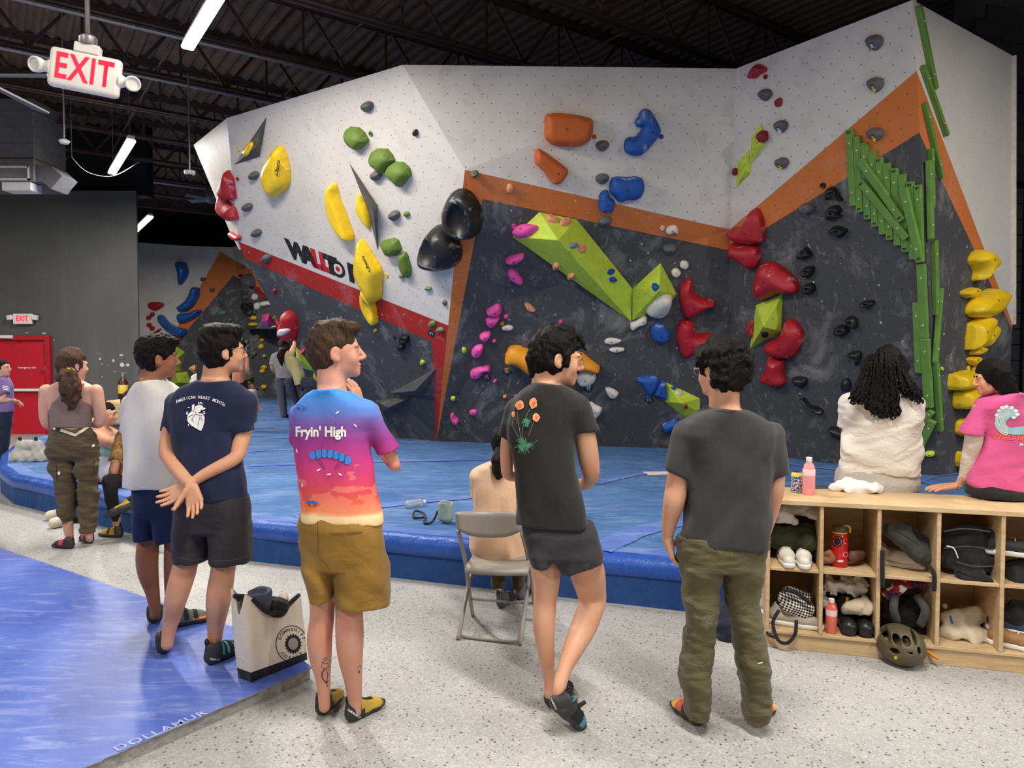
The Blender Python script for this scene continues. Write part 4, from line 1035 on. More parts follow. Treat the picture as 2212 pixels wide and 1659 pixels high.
for pts,lab,hh in(([(1020,1225),(1050,1180),(1100,1175),(1145,1205),(1145,1245),(1110,1275),(1050,1275)],'white oval hold under the amber horn',0.12),([(1205,1300),(1240,1295),(1290,1325),(1275,1358),(1235,1355)],'small white wedge hold right of the white oval',0.06),
([(1105,1385),(1150,1405),(1188,1430),(1160,1480),(1125,1485)],'white wedge hold beside the black T-shirt sleeve',0.08),([(1200,995),(1235,975),(1300,985),(1308,1000),(1260,1018),(1215,1015)],'white sliver hold, upper of two',0.05),
([(1232,1048),(1270,1035),(1325,1040),(1325,1058),(1275,1070),(1240,1062)],'white sliver hold, lower of two',0.05),([(1465,800),(1500,755),(1570,705),(1625,700),(1628,740),(1600,790),(1540,822),(1490,818)],'large white oval hold under the lime pyramid',0.13),
([(1368,880),(1400,868),(1450,835),(1475,845),(1468,885),(1420,905),(1385,927),(1368,915)],'white hooked hold at the meeting tip of the lime volumes',0.08)):
 H('f',pts,'white',hh,lab,WH)
EH('g',232,508,31,30,'white',0.06,'white round foothold, upper of a pair',WH);EH('g',178,560,31,30,'white',0.06,'white round foothold, lower of a pair',WH)
H('f',[(1497,920),(1520,880),(1560,872),(1610,920),(1625,955),(1600,1000),(1560,1012),(1510,985)],'blue',0.13,'chalk-topped blue egg-shaped hold')
H('f',[(1405,1240),(1450,1220),(1520,1215),(1555,1240),(1540,1290),(1510,1330),(1480,1335),(1440,1280)],'blue',0.1,'chalky blue heart-like hold beside low lime volume');H('f',[(1545,1260),(1590,1253),(1605,1350),(1590,1370),(1540,1350),(1512,1335),(1530,1290)],'blue',0.09,'chalky blue hold touching the low lime volume')
EH('g',165,1298,18,14,'blue',0.03,'tiny blue foothold on the low lime volume');EH('g',195,1328,20,17,'white',0.03,'tiny white foothold on the low lime volume');EH('g',242,1414,13,12,'red',0.03,'tiny red foothold on the low lime volume')
H('g',[(88,1528),(170,1492),(203,1515),(190,1550),(105,1572)],'blue',0.1,'blue block hold at the bottom behind the grey T-shirt',smooth=False)
def sticker(z,x,y,txt,lab):
 M=frame_px(ZP(z,x,y),ZP(z,x+10,y),None,0.003);s=0.075
 bm=bmesh.new();bm.faces.new([bm.verts.new(M@Vector(v))for v in((-s,0,0),(0,-s,0),(s,0,0),(0,s,0))])
 o=tag(bm_obj('grade_sticker',bm,mat('sticker_navy',(34,40,56),0.5)),lab,'sticker','grade stickers on the walls')
 text_obj('lettering',txt,M@Matrix.Translation((0,0,0.002)),0.06,WHT,o)
for z,x,y,tx,lab in(('f',1100,1304,'V2','navy diamond grade sticker under the white marker ring'),('f',579,1196,'V4','navy diamond grade sticker below the amber horn'),('f',450,1232,'V3','navy diamond grade sticker under the pink hooked hold'),('f',1486,1374,'V3','navy diamond grade sticker below the blue holds'),('e',1785,948,'V2','navy diamond grade sticker on the red band')):
 sticker(z,x,y,tx,lab)
RR='big red holds around the inner corner'
for pts,lab,hh in(([(525,300),(545,272),(600,260),(640,220),(665,170),(690,145),(720,160),(745,220),(755,330),(740,365),(680,378),(610,372),(555,345)],'big red curved hold on the orange band in the corner',0.2),
([(530,420),(550,362),(600,372),(690,378),(722,420),(722,490),(690,530),(655,535),(620,505),(575,475),(530,455)],'red rounded hold directly under the corner band hold',0.18),
([(197,680),(215,630),(250,590),(270,590),(285,620),(290,670),(330,710),(400,725),(432,745),(420,770),(360,795),(270,842),(235,838),(205,780)],'chalky red L-shaped hold left of the corner, upper of two',0.19),
([(180,930),(200,865),(240,850),(275,860),(298,900),(310,945),(390,942),(425,975),(400,1010),(340,1050),(260,1092),(215,1085),(185,1000)],'clean red L-shaped hold left of the corner, lower of two',0.19),
([(700,600),(730,510),(770,487),(830,495),(900,545),(960,610),(973,660),(945,692),(850,690),(790,715),(740,727),(705,700),(697,650)],'biggest red rounded triangular hold above a lime volume',0.22),
([(905,852),(950,865),(995,920),(1000,985),(975,1050),(930,1100),(850,1098),(790,1070),(760,1025),(790,990),(850,960),(880,905)],'big red crescent hold right of the lime volume',0.2),
([(790,1088),(850,1102),(882,1120),(875,1200),(885,1260),(850,1285),(800,1280),(750,1245),(735,1215),(765,1170)],'red block hold under the red crescent',0.18)):
 H('g',pts,'red',hh,lab,RR,edge=0.85)
H('g',[(665,862),(690,880),(690,965),(670,975),(635,940),(635,895)],mat('hold_red_chalked',(170,30,42),0.6,chalk=0.75,cscale=5),0.08,'half red half chalked hold on the side of the lime volume',None)
EH('g',745,955,26,18,'black',0.02,'dark plate hold on the lime volume',bolt=False)
BK='black holds on the right charcoal wall'
for i,pts in enumerate(([(1140,45),(1160,12),(1200,10),(1230,60),(1252,95),(1225,100),(1190,85),(1150,95)],[(1145,185),(1160,140),(1215,125),(1245,160),(1225,185),(1250,195),(1200,215),(1155,222)],[(1163,295),(1200,260),(1270,275),(1278,295),(1240,335),(1190,318)],
[(963,440),(1008,392),(1030,405),(1058,445),(1025,465),(975,472)],[(985,550),(1010,522),(1060,515),(1068,545),(1045,585),(1000,585)],[(995,660),(1010,630),(1060,625),(1075,660),(1050,695),(1005,692)],
[(1365,750),(1400,735),(1440,735),(1455,755),(1420,780),(1380,778)],[(1272,850),(1300,835),(1335,850),(1345,900),(1320,920),(1280,880)],[(1197,920),(1220,895),(1270,895),(1292,930),(1255,965),(1205,955)],
[(1280,1085),(1310,1060),(1365,1065),(1365,1120),(1340,1155),(1325,1110)],[(930,1228),(1015,1228),(1015,1280),(960,1285)],[(985,1360),(1005,1358),(1040,1400),(1090,1415),(1127,1445),(1110,1458),(1060,1435),(1010,1395)],
[(1245,1260),(1275,1230),(1300,1260),(1295,1310),(1255,1310)],[(1165,1545),(1210,1545),(1265,1570),(1260,1610),(1200,1610)])):
 lab=('black hooked hold at the edge of the orange band, top of three','black crescent hold, middle of three below the orange band','black chalk-topped hold, lowest of three below the orange band','black pointed hold, top of a column of three','black rounded hold, middle of a column of three','black round hold, lowest of a column of three','small black jug alone in the middle of the charcoal','black leaf hold, upper right of a touching pair','black knob, lower left of a touching pair',
 'black horn hold beside the long curly hair','black square block beside the red block hold','long thin black crack-shaped hold','black knob half behind the curly hair','low black wedge hold beside the white T-shirt')[i]
 H('g',pts,'black',0.1,lab,BK,edge=0.9,scoop=[(0.1,0.1,1.1,0.4,0.3,0.5)]if i<10 else None)
EH('g',1022,148,47,38,'grey',0.09,'grey rounded knob below the orange band on the right wall',wob_=0.05);ring('g',1120,3,17,'black','black marker ring on the orange band',None)
H('c',[(780,545),(830,560),(860,580),(855,610),(800,640),(770,668),(715,670),(712,640),(735,590)],'red',0.1,'translucent-looking red blob at the top of the right wall');ring('c',846,655,18,'red','red marker ring beside the topmost red blob',None)
SR='grey shield knobs on the right wall'
for i,(x,y,rx,ry)in enumerate(((848,810,54,54),(983,1078,56,55),(989,1393,56,52),(1780,365,72,70),(1788,722,70,66),(1788,1145,74,58))):
 o=shield('c',x,y,rx,ry,('grey shield knob under the topmost red blob','grey shield knob with pale arrow above the slim lime volumes','grey shield knob with yellow arrow beside the slim lime volumes','highest grey shield knob near the outer corner','grey shield knob just above the orange band at the outer corner','grey shield knob on the orange band above the green beams')[i],SR)
 arrow=[(-0.012,0.05),(0.012,0.05),(0.012,0.012),(0.032,0.012),(0,-0.03),(-0.032,0.012),(-0.012,0.012)]
 hb=o.data;bv=BVHTree.FromPolygons([v.co for v in hb.vertices],[p.vertices for p in hb.polygons]);bm=bmesh.new();vs=[]
 for ax_,ay in arrow:
  ht=bv.ray_cast(Vector((ax_*0.8,ay*0.8-0.05,1)),Vector((0,0,-1)));vs.append(bm.verts.new(Vector((ax_*0.8,ay*0.8-0.05,(ht[0].z if ht[0]else 0.05)+0.004))))
 if i not in(0,):bm.faces.new(vs);me=bpy.data.meshes.new('arrow_sticker');bm.to_mesh(me);bm.free();me.materials.append(WHT if i in(1,3)else hmat('yellow'));b=bpy.data.objects.new('arrow_sticker',me);COL.objects.link(b);b.parent=o
H('c',[(930,865),(965,833),(990,850),(980,900),(945,912)],'dred',0.06,'small dark red foothold below the highest grey knob of the corner side');H('c',[(765,1160),(790,1125),(830,1118),(845,1190),(830,1218),(790,1210)],'dred',0.07,'dark red hold on the upper slim lime volume');EH('c',590,1462,18,35,'dred',0.06,'dark red hold tucked beside the lower slim lime volume')
YJ='yellow holds on the outer side face'
for pts,lab,hh in(([(542,130),(590,58),(640,85),(670,140),(650,190),(620,215),(592,268),(570,262),(575,200)],'yellow horned hold at the lower end of the orange diagonal',0.2),([(495,350),(505,330),(570,308),(588,325),(570,370),(540,383),(505,370)],'small yellow knob beside a large yellow boulder hold',0.1),
([(522,475),(560,390),(600,355),(690,310),(755,350),(740,390),(665,500),(580,518)],'large yellow boulder hold beside the orange diagonal',0.2),([(525,715),(540,560),(570,530),(625,490),(665,510),(655,555),(590,690),(540,725)],'tall yellow wedge hold under the yellow boulder',0.18),
([(610,640),(640,575),(675,548),(697,570),(695,615),(640,702),(625,690)],'narrow yellow wedge hold beside the tall wedge',0.14),([(557,745),(575,715),(620,700),(640,715),(620,748),(575,762)],'small yellow bean hold below the tall wedge',0.09),([(536,790),(555,772),(603,766),(600,795),(570,830)],'small yellow pointed hold below the bean',0.08),
([(575,860),(590,820),(625,797),(645,802),(620,850),(590,880)],'yellow hold half behind the straight black hair',0.09),([(415,990),(418,895),(440,880),(550,853),(573,905),(555,935),(500,980)],'yellow block hold, upper of two stacked',0.2),
([(450,1110),(450,1010),(470,990),(570,958),(612,985),(610,1025),(540,1105),(500,1115)],'yellow block hold, lower of two stacked',0.2),([(466,1285),(470,1205),(490,1185),(535,1175),(560,1200),(560,1290)],'yellow block hold beside the pink sleeve',0.16),([(470,1498),(470,1405),(512,1400),(535,1420),(530,1500)],'lowest yellow block hold behind the white sleeve',0.16)):
 H('j',pts,'yellow',hh,lab,YJ,edge=0.7,bolt=(-0.1,0.05),soft=3)
ring('j',548,845,12,'yellow','yellow marker ring above the stacked yellow blocks',None);ring('j',372,850,12,'lime','lime marker ring beside the green beams',None)
H('j',[(272,1400),(285,1393),(325,1398),(328,1425),(300,1430),(275,1418)],'lime',0.06,'small lime foothold under the lowest green beams')
GBM=mat('beam_green',(104,146,60),0.55,var=0.14,scale=5,chalk=0.22,cscale=4)
def beam(z,a,b,w,label,lift=0.0,stamp=None,th=0.05):
 pa,pb=ZP(z,*a),ZP(z,*b);mid=((pa[0]+pb[0])/2,(pa[1]+pb[1])/2)
 ht=wall_hit(*mid);p,n=ht;P=(n,n.dot(p)+lift)
 A3,B3=hitp(*pa,P),hitp(*pb,P);d=(A3-B3);L=d.length;d.normalize();s=d.cross(n).normalized()
 wm=w/ZM[z][2]*(p-ORG).y/F
 M=Matrix.Translation((A3+B3)/2+n*th/2)@Matrix((s,d,n)).transposed().to_4x4()
 bm=bmesh.new();add_box(bm,(0,0,0),(wm,L,th),None,0.006,2)
 me=bpy.data.meshes.new('climbing_bar');bm.to_mesh(me);bm.free();o=link('climbing_bar',me,GBM);o.matrix_basis=M
 tag(o,label,'climbing bar','green beams fanned over the outer corner')
 for yy in(0.32,-0.32):
  bm=bmesh.new();add_lathe(bm,[(0.009,0),(0.008,0.002)],(0,yy*L,th/2),8);me=bpy.data.meshes.new('bolt');bm.to_mesh(me);bm.free();me.materials.append(hmat('white'));c=bpy.data.objects.new('bolt',me);COL.objects.link(c);c.parent=o
 if stamp:
  tm=text_mesh('FIT',wm*0.42,0.002);tm.transform(Matrix.Translation((0,stamp*(L/2-wm*0.45),th/2+0.0015)));tm.materials.clear();tm.materials.append(mat('stamp_dark',(22,48,16),0.7));c=bpy.data.objects.new('stamp',tm);COL.objects.link(c);c.parent=o
 return o
ordn=('longest-standing first upright','second upright','third upright','fourth upright','fifth upright','sixth upright','seventh upright','eighth upright','ninth upright','tenth upright')
for i,(a,b)in enumerate((((92,95),(138,948)),((178,172),(212,1020)),((258,245),(300,1100)),((340,330),(385,1182)),((425,410),(468,1268)),((508,475),(548,1330)),((595,530),(635,1392)),((680,598),(720,1465)),((772,682),(805,1550)),((858,718),(890,1580)))):
 lab='green upright beam, '+('highest of the stepped row on the orange band' if i==0 else ordn[i].split()[0]+' of the row counted down from the highest')
 beam('k',a,b,76,lab,0.0,1 if i in(0,4,6,8,9)else(-1 if i in(1,2,3,5,7)else None))
for a,b,w,lab,st in(((205,440),(685,1115),82,'green beam laid diagonally over the row, upper of two',-1),((212,675),(735,1315),82,'green beam laid diagonally over the row, lower of two',1),((695,750),(885,1580),84,'green beam laid steeply over the last uprights',-1)):
 beam('k',a,b,w,lab,0.05,st)
for z,a,b,w,lab,l in(('k',(962,320),(972,985),60,'bright green beam standing highest just past the corner edge',0.0),('k',(940,450),(962,1330),64,'bright green chalky beam along the corner edge',0.02),('j',(312,0),(322,490),42,'chalk-whitened green beam below the orange diagonal tip',0.0),('j',(247,150),(268,640),54,'chalk-topped green beam under the steep diagonal beam',0.0),
('j',(215,405),(233,870),44,'dark green beam set furthest from the corner edge',0.0),('j',(272,645),(298,1100),56,'broad green beam above the two slanting beams',0.02),('j',(352,315),(318,805),30,'thin slanting green beam on the side face',0.02),('j',(322,810),(352,1260),36,'lowest long green beam on the side face',0.0),
('j',(318,1125),(235,1235),42,'short slanting green beam behind the white sleeve',0.0),('j',(325,1190),(200,1440),46,'long slanting green beam beside the seated curly-haired person',0.01),('d',(612,42),(708,520),34,'dark green beam topmost on the cream side face',0.0),('d',(635,385),(775,785),24,'dark green beam crossing from the orange diagonal onto cream',0.0),('d',(645,600),(745,1030),24,'green beam lying along the orange diagonal',0.0)):
 beam(z,a,b,w,lab,l,None,0.05)
FB='blue curved holds on the far wall'
for pts,lab in(([(375,215),(400,190),(440,188),(475,210),(492,270),(480,330),(440,385),(410,402),(400,370),(395,300)],'glossy blue curved hold standing highest on the far wall'),([(390,600),(420,575),(480,520),(520,430),(550,412),(590,430),(590,490),(550,570),(500,620),(450,640),(405,630)],'glossy blue curved hold leaning on the far orange band'),
([(395,670),(420,650),(500,645),(560,620),(600,618),(608,640),(560,690),(480,730),(420,735),(395,710)],'glossy blue curved hold lying across the far orange band'),([(220,690),(240,662),(270,670),(320,730),(390,770),(465,785),(478,815),(450,855),(410,865),(340,830),(270,770),(230,720)],'longest glossy blue curved hold low on the far wall')):
 H('h',pts,mat('hold_blue_gloss',(40,96,168),0.25,chalk=0.12),0.3,lab,FB,bolt=False,edge=0.9)
H('h',[(132,572),(160,550),(245,552),(273,580),(205,628),(145,605)],'red',0.2,'red shield-shaped hold on the far white wall',bolt=False)
for i,(x,y)in enumerate(((167,660),(135,690),(138,753),(166,784))):EH('h',x,y,21,20,'red',0.12,'round red ball hold on the far white wall','red ball holds on the far wall',wob_=0.04)
H('h',[(160,835),(235,785),(242,800),(200,838)],'red',0.1,'red sliver hold slanting on the far wall',bolt=False);H('h',[(187,845),(240,832),(300,845),(290,860),(200,865)],'red',0.1,'red sliver hold lying flat on the far wall',bolt=False)
for x,y,rx,ry,c,lab,g in[(618,348,25,18,'grey','grey knob on the far white wall beside orange',None),(700,442,24,19,'grey','grey knob on the far orange band',None),(770,575,22,20,'grey','grey knob on the far grey panel above a green hold',None),(768,738,24,18,'grey','grey knob on the far grey panel below the green holds',None),(985,235,14,18,'grey','grey knob at the far orange band edge',None),(962,312,9,12,'black','tiny black jib on the far orange band',None),
(795,648,40,25,'sage','large sage green oval hold on the far panel',None)]+[(x,y,rx,ry,'sage','small sage green hold in the curved line on the far panel','sage green holds on the far panel')for x,y,rx,ry in((862,710,22,18),(892,738,18,16),(963,795,30,23),(1010,905,25,22),(975,880,15,20),(1022,945,20,20),(1075,1010,26,20),(1058,1038,14,10))]+[(x,y,rx,ry,'yellow','yellow hold in the vertical line on the far dark panel','yellow holds on the far dark panel')for x,y,rx,ry in((1107,850,24,18),(1152,888,22,18),(1140,950,28,27),(1170,1032,20,16),(1168,1135,30,22),(1150,1168,28,22),(1165,1310,30,22))]+[(1075,690,18,20,'yellow','small yellow hold under the black leaf holds',None),(1070,750,35,18,'yellow','ragged yellow hold beside the pink boxy volume',None),(1088,505,20,32,'white','grey-white long hold, upper one on the far overhang',None),(1108,585,20,35,'white','grey-white long hold, lower one on the far overhang',None),(1270,690,14,20,'sage','small pale hold between pink and red volumes',None),(1268,770,20,12,'white','small white hold under the pink boxy volume',None),(1495,1000,14,18,'pink','small pink hold behind the lime volume',None),(1005,505,14,22,'grey','chalky grey smear hold on the far fold',None)]:
 EH('h',x,y,rx,ry,c,0.1,lab,g,bolt=rx>21)
H('h',[(1005,330),(1040,290),(1080,340),(1090,400),(1070,420),(1010,370)],'slate',0.3,'dark rock-like hold on the far orange band',bolt=False);H('h',[(995,555),(1050,630),(1050,665),(1005,640)],'black',0.2,'black leaf hold, one of two on the far overhang','black leaf holds',bolt=False);H('h',[(1045,555),(1090,610),(1095,655),(1050,610)],'black',0.2,'black leaf hold, one of two on the far overhang','black leaf holds',bolt=False)
H('h',[(1112,410),(1142,450),(1195,525),(1152,505),(1122,455)],'dred',0.15,'long dark red blade hold on the edge of the overhang',bolt=False);H('h',[(1150,550),(1205,540),(1225,575),(1165,590)],'white',0.12,'white block hold on the edge of the overhang',bolt=False)
H('h',[(1290,865),(1340,850),(1425,905),(1420,920),(1340,900)],'pink',0.12,'pink disc hold under the red petal hold',bolt=False)
H('h',[(1282,672),(1325,755),(1335,825),(1300,800)],'red',0.12,'thin red petal hold beside the big red petal',bolt=False)
H('h',[(1350,640),(1385,617),(1440,650),(1468,730),(1475,840),(1450,895),(1400,870),(1330,830),(1320,760),(1345,700)],'red',0.22,'big red petal-shaped hold with white centre above the climber',bolt=False,edge=0.9)
EH('h',1408,765,55,48,'white',0.25,'white chalked disc hold set in the big red petal',None,bolt=False,wob_=0.05)
# ================================================================== people: toolkit
ZM.update(n=(220,690,4.147),nl=(220,1040,3.606),D=(590,690,3.772),DL=(600,1090,3.317),W=(0,740,3.317),C=(860,860,2.963),Fz=(1060,690,3.77),FL=(1080,1090,3.253),
G=(1400,720,3.606),GL=(1400,1140,3.606),S=(1780,720,4.366),m=(190,820,4.609),l=(400,720,7.373))
def skin_mat(name,rgb,red=0.12):
 if name in MATS:return MATS[name]
 t=NT(name);co=t.coord();c=srgb(*rgb);c2=srgb(min(255,int(rgb[0]*1.02)),int(rgb[1]*0.86),int(rgb[2]*0.82))
 col=t.mix(t.math('MULTIPLY',t.ramp(t.noise(co,11,4),0.4,0.75),0.6),c,c2)
 t.bump(t.noise(co,220,2),0.06,0.002)
 MATS[name]=t.out(col,0.5,0,Subsurface_Weight=0.06,Subsurface_Radius=(0.02,0.008,0.004),Subsurface_Scale=0.4,Specular_IOR_Level=0.35);return MATS[name]
def cloth_mat(name,rgb,rough=0.9,var=0.1,chalk=0.0,weave=350,zcs=(1,1,1),wr=0.5,wscale=9):
 if name in MATS:return MATS[name]
 t=NT(name);co=t.coord();c=srgb(*rgb);n=t.noise(t.map(co,(1,1,0.45)),6,5,0.6)
 col=t.ramp(n,0.3,0.72,tuple(x*(1-var)for x in c[:3])+(1,),tuple(min(1,x*(1+var))for x in c[:3])+(1,))
 if chalk>0:col=t.mix(t.math('MULTIPLY',t.ramp(t.noise(co,5.5,7,0.7,0.5),0.62,0.82),chalk),col,srgb(206,204,200))
 h=t.math('ADD',t.math('MULTIPLY',t.noise(t.map(co,zcs),wscale,4,0.55,0.6),1.0),t.math('MULTIPLY',t.noise(co,weave,2),0.06))
 t.bump(h,min(1.0,wr*0.9),0.03)
 MATS[name]=t.out(col,rough,0,Specular_IOR_Level=0.2,Sheen_Weight=0.12,Sheen_Roughness=0.5);return MATS[name]
def hair_mat(name,rgb,sc=(60,60,5),rough=0.5):
 if name in MATS:return MATS[name]
 t=NT(name);co=t.coord();c=srgb(*rgb);n=t.noise(t.map(co,sc),3.0,4,0.6,0.3)
 col=t.ramp(n,0.3,0.75,tuple(x*0.3 for x in c[:3])+(1,),tuple(min(1,x*0.9)for x in c[:3])+(1,))
 t.bump(n,0.9,0.01);MATS[name]=t.out(col,rough,0,Specular_IOR_Level=0.14);return MATS[name]
class Person:
 def __init__(s,label,d0,z,base,skin,cat='person',group=None):
  s.d0=d0;s.z=z;s.body=Sdf();s.fine=[];s.skin=skin
  s.root=thing('person',label,cat,base,group);s.obj={}
 def p(s,x,y,dd=0.0,z=None):return at_y(*ZP(z or s.z,x,y),s.d0+dd)
 def r(s,px,z=None,dd=0.0):return px/ZM[z or s.z][2]*(s.d0+dd)/F
 def chain(s,pts,sdf=None,k=0.02,z=None,add=0.0,flat=None):
  """limb from traced points (x,y,radius_px,depth offset)"""
  e=sdf or s.body;c=catmull(pts,4,False)if len(pts)>2 else np.array(pts,float);q=[(s.p(x,y,dd,z),s.r(r,z,dd)+add)for x,y,r,dd in c]
  for i,((a,ra),(b,rb))in enumerate(zip(q,q[1:])):e.cone(a,b,ra,rb,k if i==0 else 0.0)
 def slv(s,e,a,b,k=0.03,z=None,hem=None):
  e.sleeve(s.p(a[0],a[1],a[3],z),s.p(b[0],b[1],b[3],z),s.r(a[2],z),s.r(b[2],z),k,hem)
 def rows(s,rows,b,z=None,dd=0.0,grow=0.0):
  """traced torso rows (y,xl,xr[,thick,dd]) -> loft sections"""
  out=[]
  for rw in rows:
   y,xl,xr=rw[:3];bb=rw[3]if len(rw)>3 else b;e=dd+(rw[4]if len(rw)>4 else 0)
   q=s.p((xl+xr)/2,y,e,z);out.append((q.z,q.x,q.y,s.r((xr-xl)/2,z,e)+grow,bb+grow))
  return out
 def leg(s,e,rows,b,z=None,top=None):
  """trouser leg that grows out of the hips without a ledge"""
  y,xl,xr=rows[0][:3];w=xr-xl;t_=top if top is not None else y-200
  R_=[(t_,xl+.2*w,xr-.2*w,b*.35),((t_+y)/2,xl+.1*w,xr-.1*w,b*.75)]+[tuple(r)for r in rows]
  e.loft(s.rows(R_,b,z=z),0,0.012)
 def head(s,cx_,cy_,hpx,yaw,pitch=0,roll=0,dd=0.0,z=None,neck=None,nr=0.055,jaw=1.0,ears=True,res=0.0045):
  c=s.p(cx_,cy_,dd,z);k=s.r(hpx,z,dd)/0.228;s.hk=k;s.hc=c
  R=Matrix.Rotation(-math.radians(yaw),3,'Z')@Matrix.Rotation(math.radians(pitch),3,'X')@Matrix.Rotation(math.radians(roll),3,'Y');s.hR=R
  L=s.hl=lambda x,y,z_:c+R@(Vector((x,y,z_))*k)
  RA=np.array(R);E=lambda q,r,kk=0.012,mode='u',rot=None:s.body.ell(L(*q),[v*k for v in r],RA if rot is None else np.array(R@rot),kk*k,mode)
  E((0,-0.012,0.033),(0.073,0.094,0.083));E((0,0.026,-0.008),(0.064,0.064,0.082),0.03);E((0,0.038,-0.066),(0.050*jaw,0.050,0.044*jaw),0.03)
  E((0,0.076,-0.092),(0.020,0.017,0.017),0.02)
  for q in(-1,1):
   E((q*0.034,0.062,-0.030),(0.026,0.022,0.028),0.02);E((q*0.028,0.083,0.024),(0.026,0.011,0.009),0.012)
   E((q*0.031,0.096,0.005),(0.016,0.013,0.010),0.012,'s');E((q*0.011,0.099,-0.033),(0.0085,0.009,0.0075),0.008)
   if ears:
    rt=Matrix.Rotation(q*0.35,3,'Z')@Matrix.Rotation(-0.15,3,'X')
    E((q*0.0755,-0.012,-0.006),(0.0085,0.019,0.032),0.006,rot=rt);E((q*0.086,-0.008,-0.002),(0.007,0.011,0.018),0.004,'s',rt);E((q*0.072,-0.002,-0.032),(0.007,0.009,0.011),0.008)
   E((q*0.031,0.0775,0.005),(0.0148,0.0142,0.0135),0.003);E((q*0.031,0.0935,0.0035),(0.0115,0.0095,0.0040),0.001,'s')
  s.body.cone(L(0,0.090,0.014),L(0,0.112,-0.024),0.0085*k,0.0125*k,0.012*k)
  E((0,0.088,-0.058),(0.024,0.011,0.0065),0.008);E((0,0.085,-0.0705),(0.020,0.011,0.0075),0.008);E((0,0.100,-0.0642),(0.022,0.008,0.0018),0.004,'s')
  if neck is not None:
   nb=s.p(*neck[:2],neck[2]if len(neck)>2 else 0,z);s.body.cone(L(0,-0.032,-0.035),nb,nr*k,nr*1.12*k,0.03)
  s.fine.append((np.array(c)-0.135*k,np.array(c)+0.14*k,res*k));return L
 def face_bits(s,iris=(60,40,25),brow=(50,34,24),lips=None):
  k,R=s.hk,s.hR;RA=np.array(R)
  for q in(-1,1):
   e=Sdf();e.ell(s.hl(q*0.031,0.0772,0.0045),[0.0126*k]*3,k=0);link('eye',e.mesh('eye',0.003*k),mat('eye_white',(196,188,180),0.35,var=0.02),s.root)
   e=Sdf();e.ell(s.hl(q*0.031,0.0868,0.0042),[0.0058*k,0.0042*k,0.0058*k],RA,0);o=link('iris',e.mesh('iris',0.0022*k),mat('iris_%d'%iris[0],iris,0.15),s.root)
   e=Sdf();e.chain([(s.hl(q*0.012,0.0935,0.026),0.0035*k),(s.hl(q*0.030,0.0945,0.031),0.004*k),(s.hl(q*0.050,0.082,0.027),0.0022*k)],0.003);link('eyebrow',e.mesh('eyebrow',0.0028*k),hair_mat('brow_%d_%d'%brow[:2],brow),s.root)
  if lips:
   e=Sdf();e.ell(s.hl(0,0.089,-0.058),[0.0235*k,0.0112*k,0.0058*k],RA,0.003);e.ell(s.hl(0,0.0862,-0.0705),[0.0195*k,0.0112*k,0.0066*k],RA,0.003);link('lips',e.mesh('lips',0.003*k),skin_mat('lips_%d'%lips[0],lips),s.root)
 def hair(s,m,top=0.012,front=0.0,nape=-0.06,side=0.0,seed=1,amp=0.004,curl=None,extra=None,res=0.0055,cutface=True,grow=0.0,name='hair',hl=0.072,earcut=True):
  """cap of hair around the cranium; nape/hl are heights in head units"""
  k=s.hk;L=s.hl;RA=np.array(s.hR);e=Sdf()
  e.ell(L(0,-0.016,0.036+top/2),[(0.0795+side+grow)*k,(0.103+grow)*k,(0.089+top/2+grow)*k],RA,0.01)
  e.ell(L(0,-0.035,0.0),[(0.0765+grow)*k,(0.083+grow)*k,(0.098+grow)*k],RA,0.03*k)
  if extra:extra(e,L,k,RA)
  if cutface:
   e.ell(L(0,0.112,-0.045),[0.070*k,0.062*k,(0.045+hl)*k],RA,0.012*k,'s');e.ell(L(0,0.075,-0.07),[0.105*k,0.062*k,0.085*k],RA,0.012*k,'s')
   for q in((-1,1)if earcut else()):e.ell(L(q*0.082,-0.004,-0.012),[0.022*k,0.024*k,0.034*k],RA,0.006*k,'s')
  c=L(0,-0.05,nape);dn=s.hR@Vector((0,0.38,-1));e.half(c,dn,0.015*k)
  w1=wob(seed,5,25,60,amp,0.5);w2=wob(seed+9,5,70,130,amp*0.6,0.8)
  e.disp=curl or(lambda X,Y,Z:w1(X,Y,Z)+w2(X,Y,Z))
  return link(name,e.mesh(name,res*k),m,s.root)
 def hand(s,w,h,n,thumb,curl=(0.35,0.45,0.35),sc=1.0,spread=0.06,tcurl=0.3,sdf=None,fine=True):
  """hand at wrist w pointing along h, palm facing n; thumb=+1/-1 picks the side"""
  b=sdf or s.body;w,h,n=Vector(w),Vector(h).normalized(),Vector(n);n=(n-h*n.dot(h)).normalized();sd=h.cross(n)*thumb
  pts=[w]
  for i,(off,ln)in enumerate(((0.031,0.070),(0.0105,0.079),(-0.0105,0.073),(-0.030,0.057))):
   kn=w+(h*(0.088-0.006*abs(i-1))+sd*off)*sc
   b.cone(w+sd*off*0.45*sc+h*0.008*sc,kn,0.0165*sc,0.0125*sc,0.012*sc)
   d=(h+sd*spread*(1.2-i)*0.8).normalized();p_=kn;rr=(0.0098,0.009,0.0082,0.0072)
   for j,fr in enumerate((0.46,0.30,0.24)):
    ax=sd*thumb;a=curl[j]*(1+0.12*i)*1.0
    d=(d*math.cos(a)+n*math.sin(a)).normalized();n2=(n-d*n.dot(d)).normalized()if False else n
    q=p_+d*ln*fr*sc;b.cone(p_,q,rr[j]*sc*(0.92 if i==3 else 1),rr[j+1]*sc*(0.92 if i==3 else 1),0.003*sc);p_=q;pts.append(q)
    n=n
  tb=w+(h*0.022+sd*0.028+n*0.008)*sc;d=(h*0.75+sd*0.72+n*0.25).normalized();b.cone(w+h*0.01*sc,tb,0.017*sc,0.0155*sc,0.012*sc)
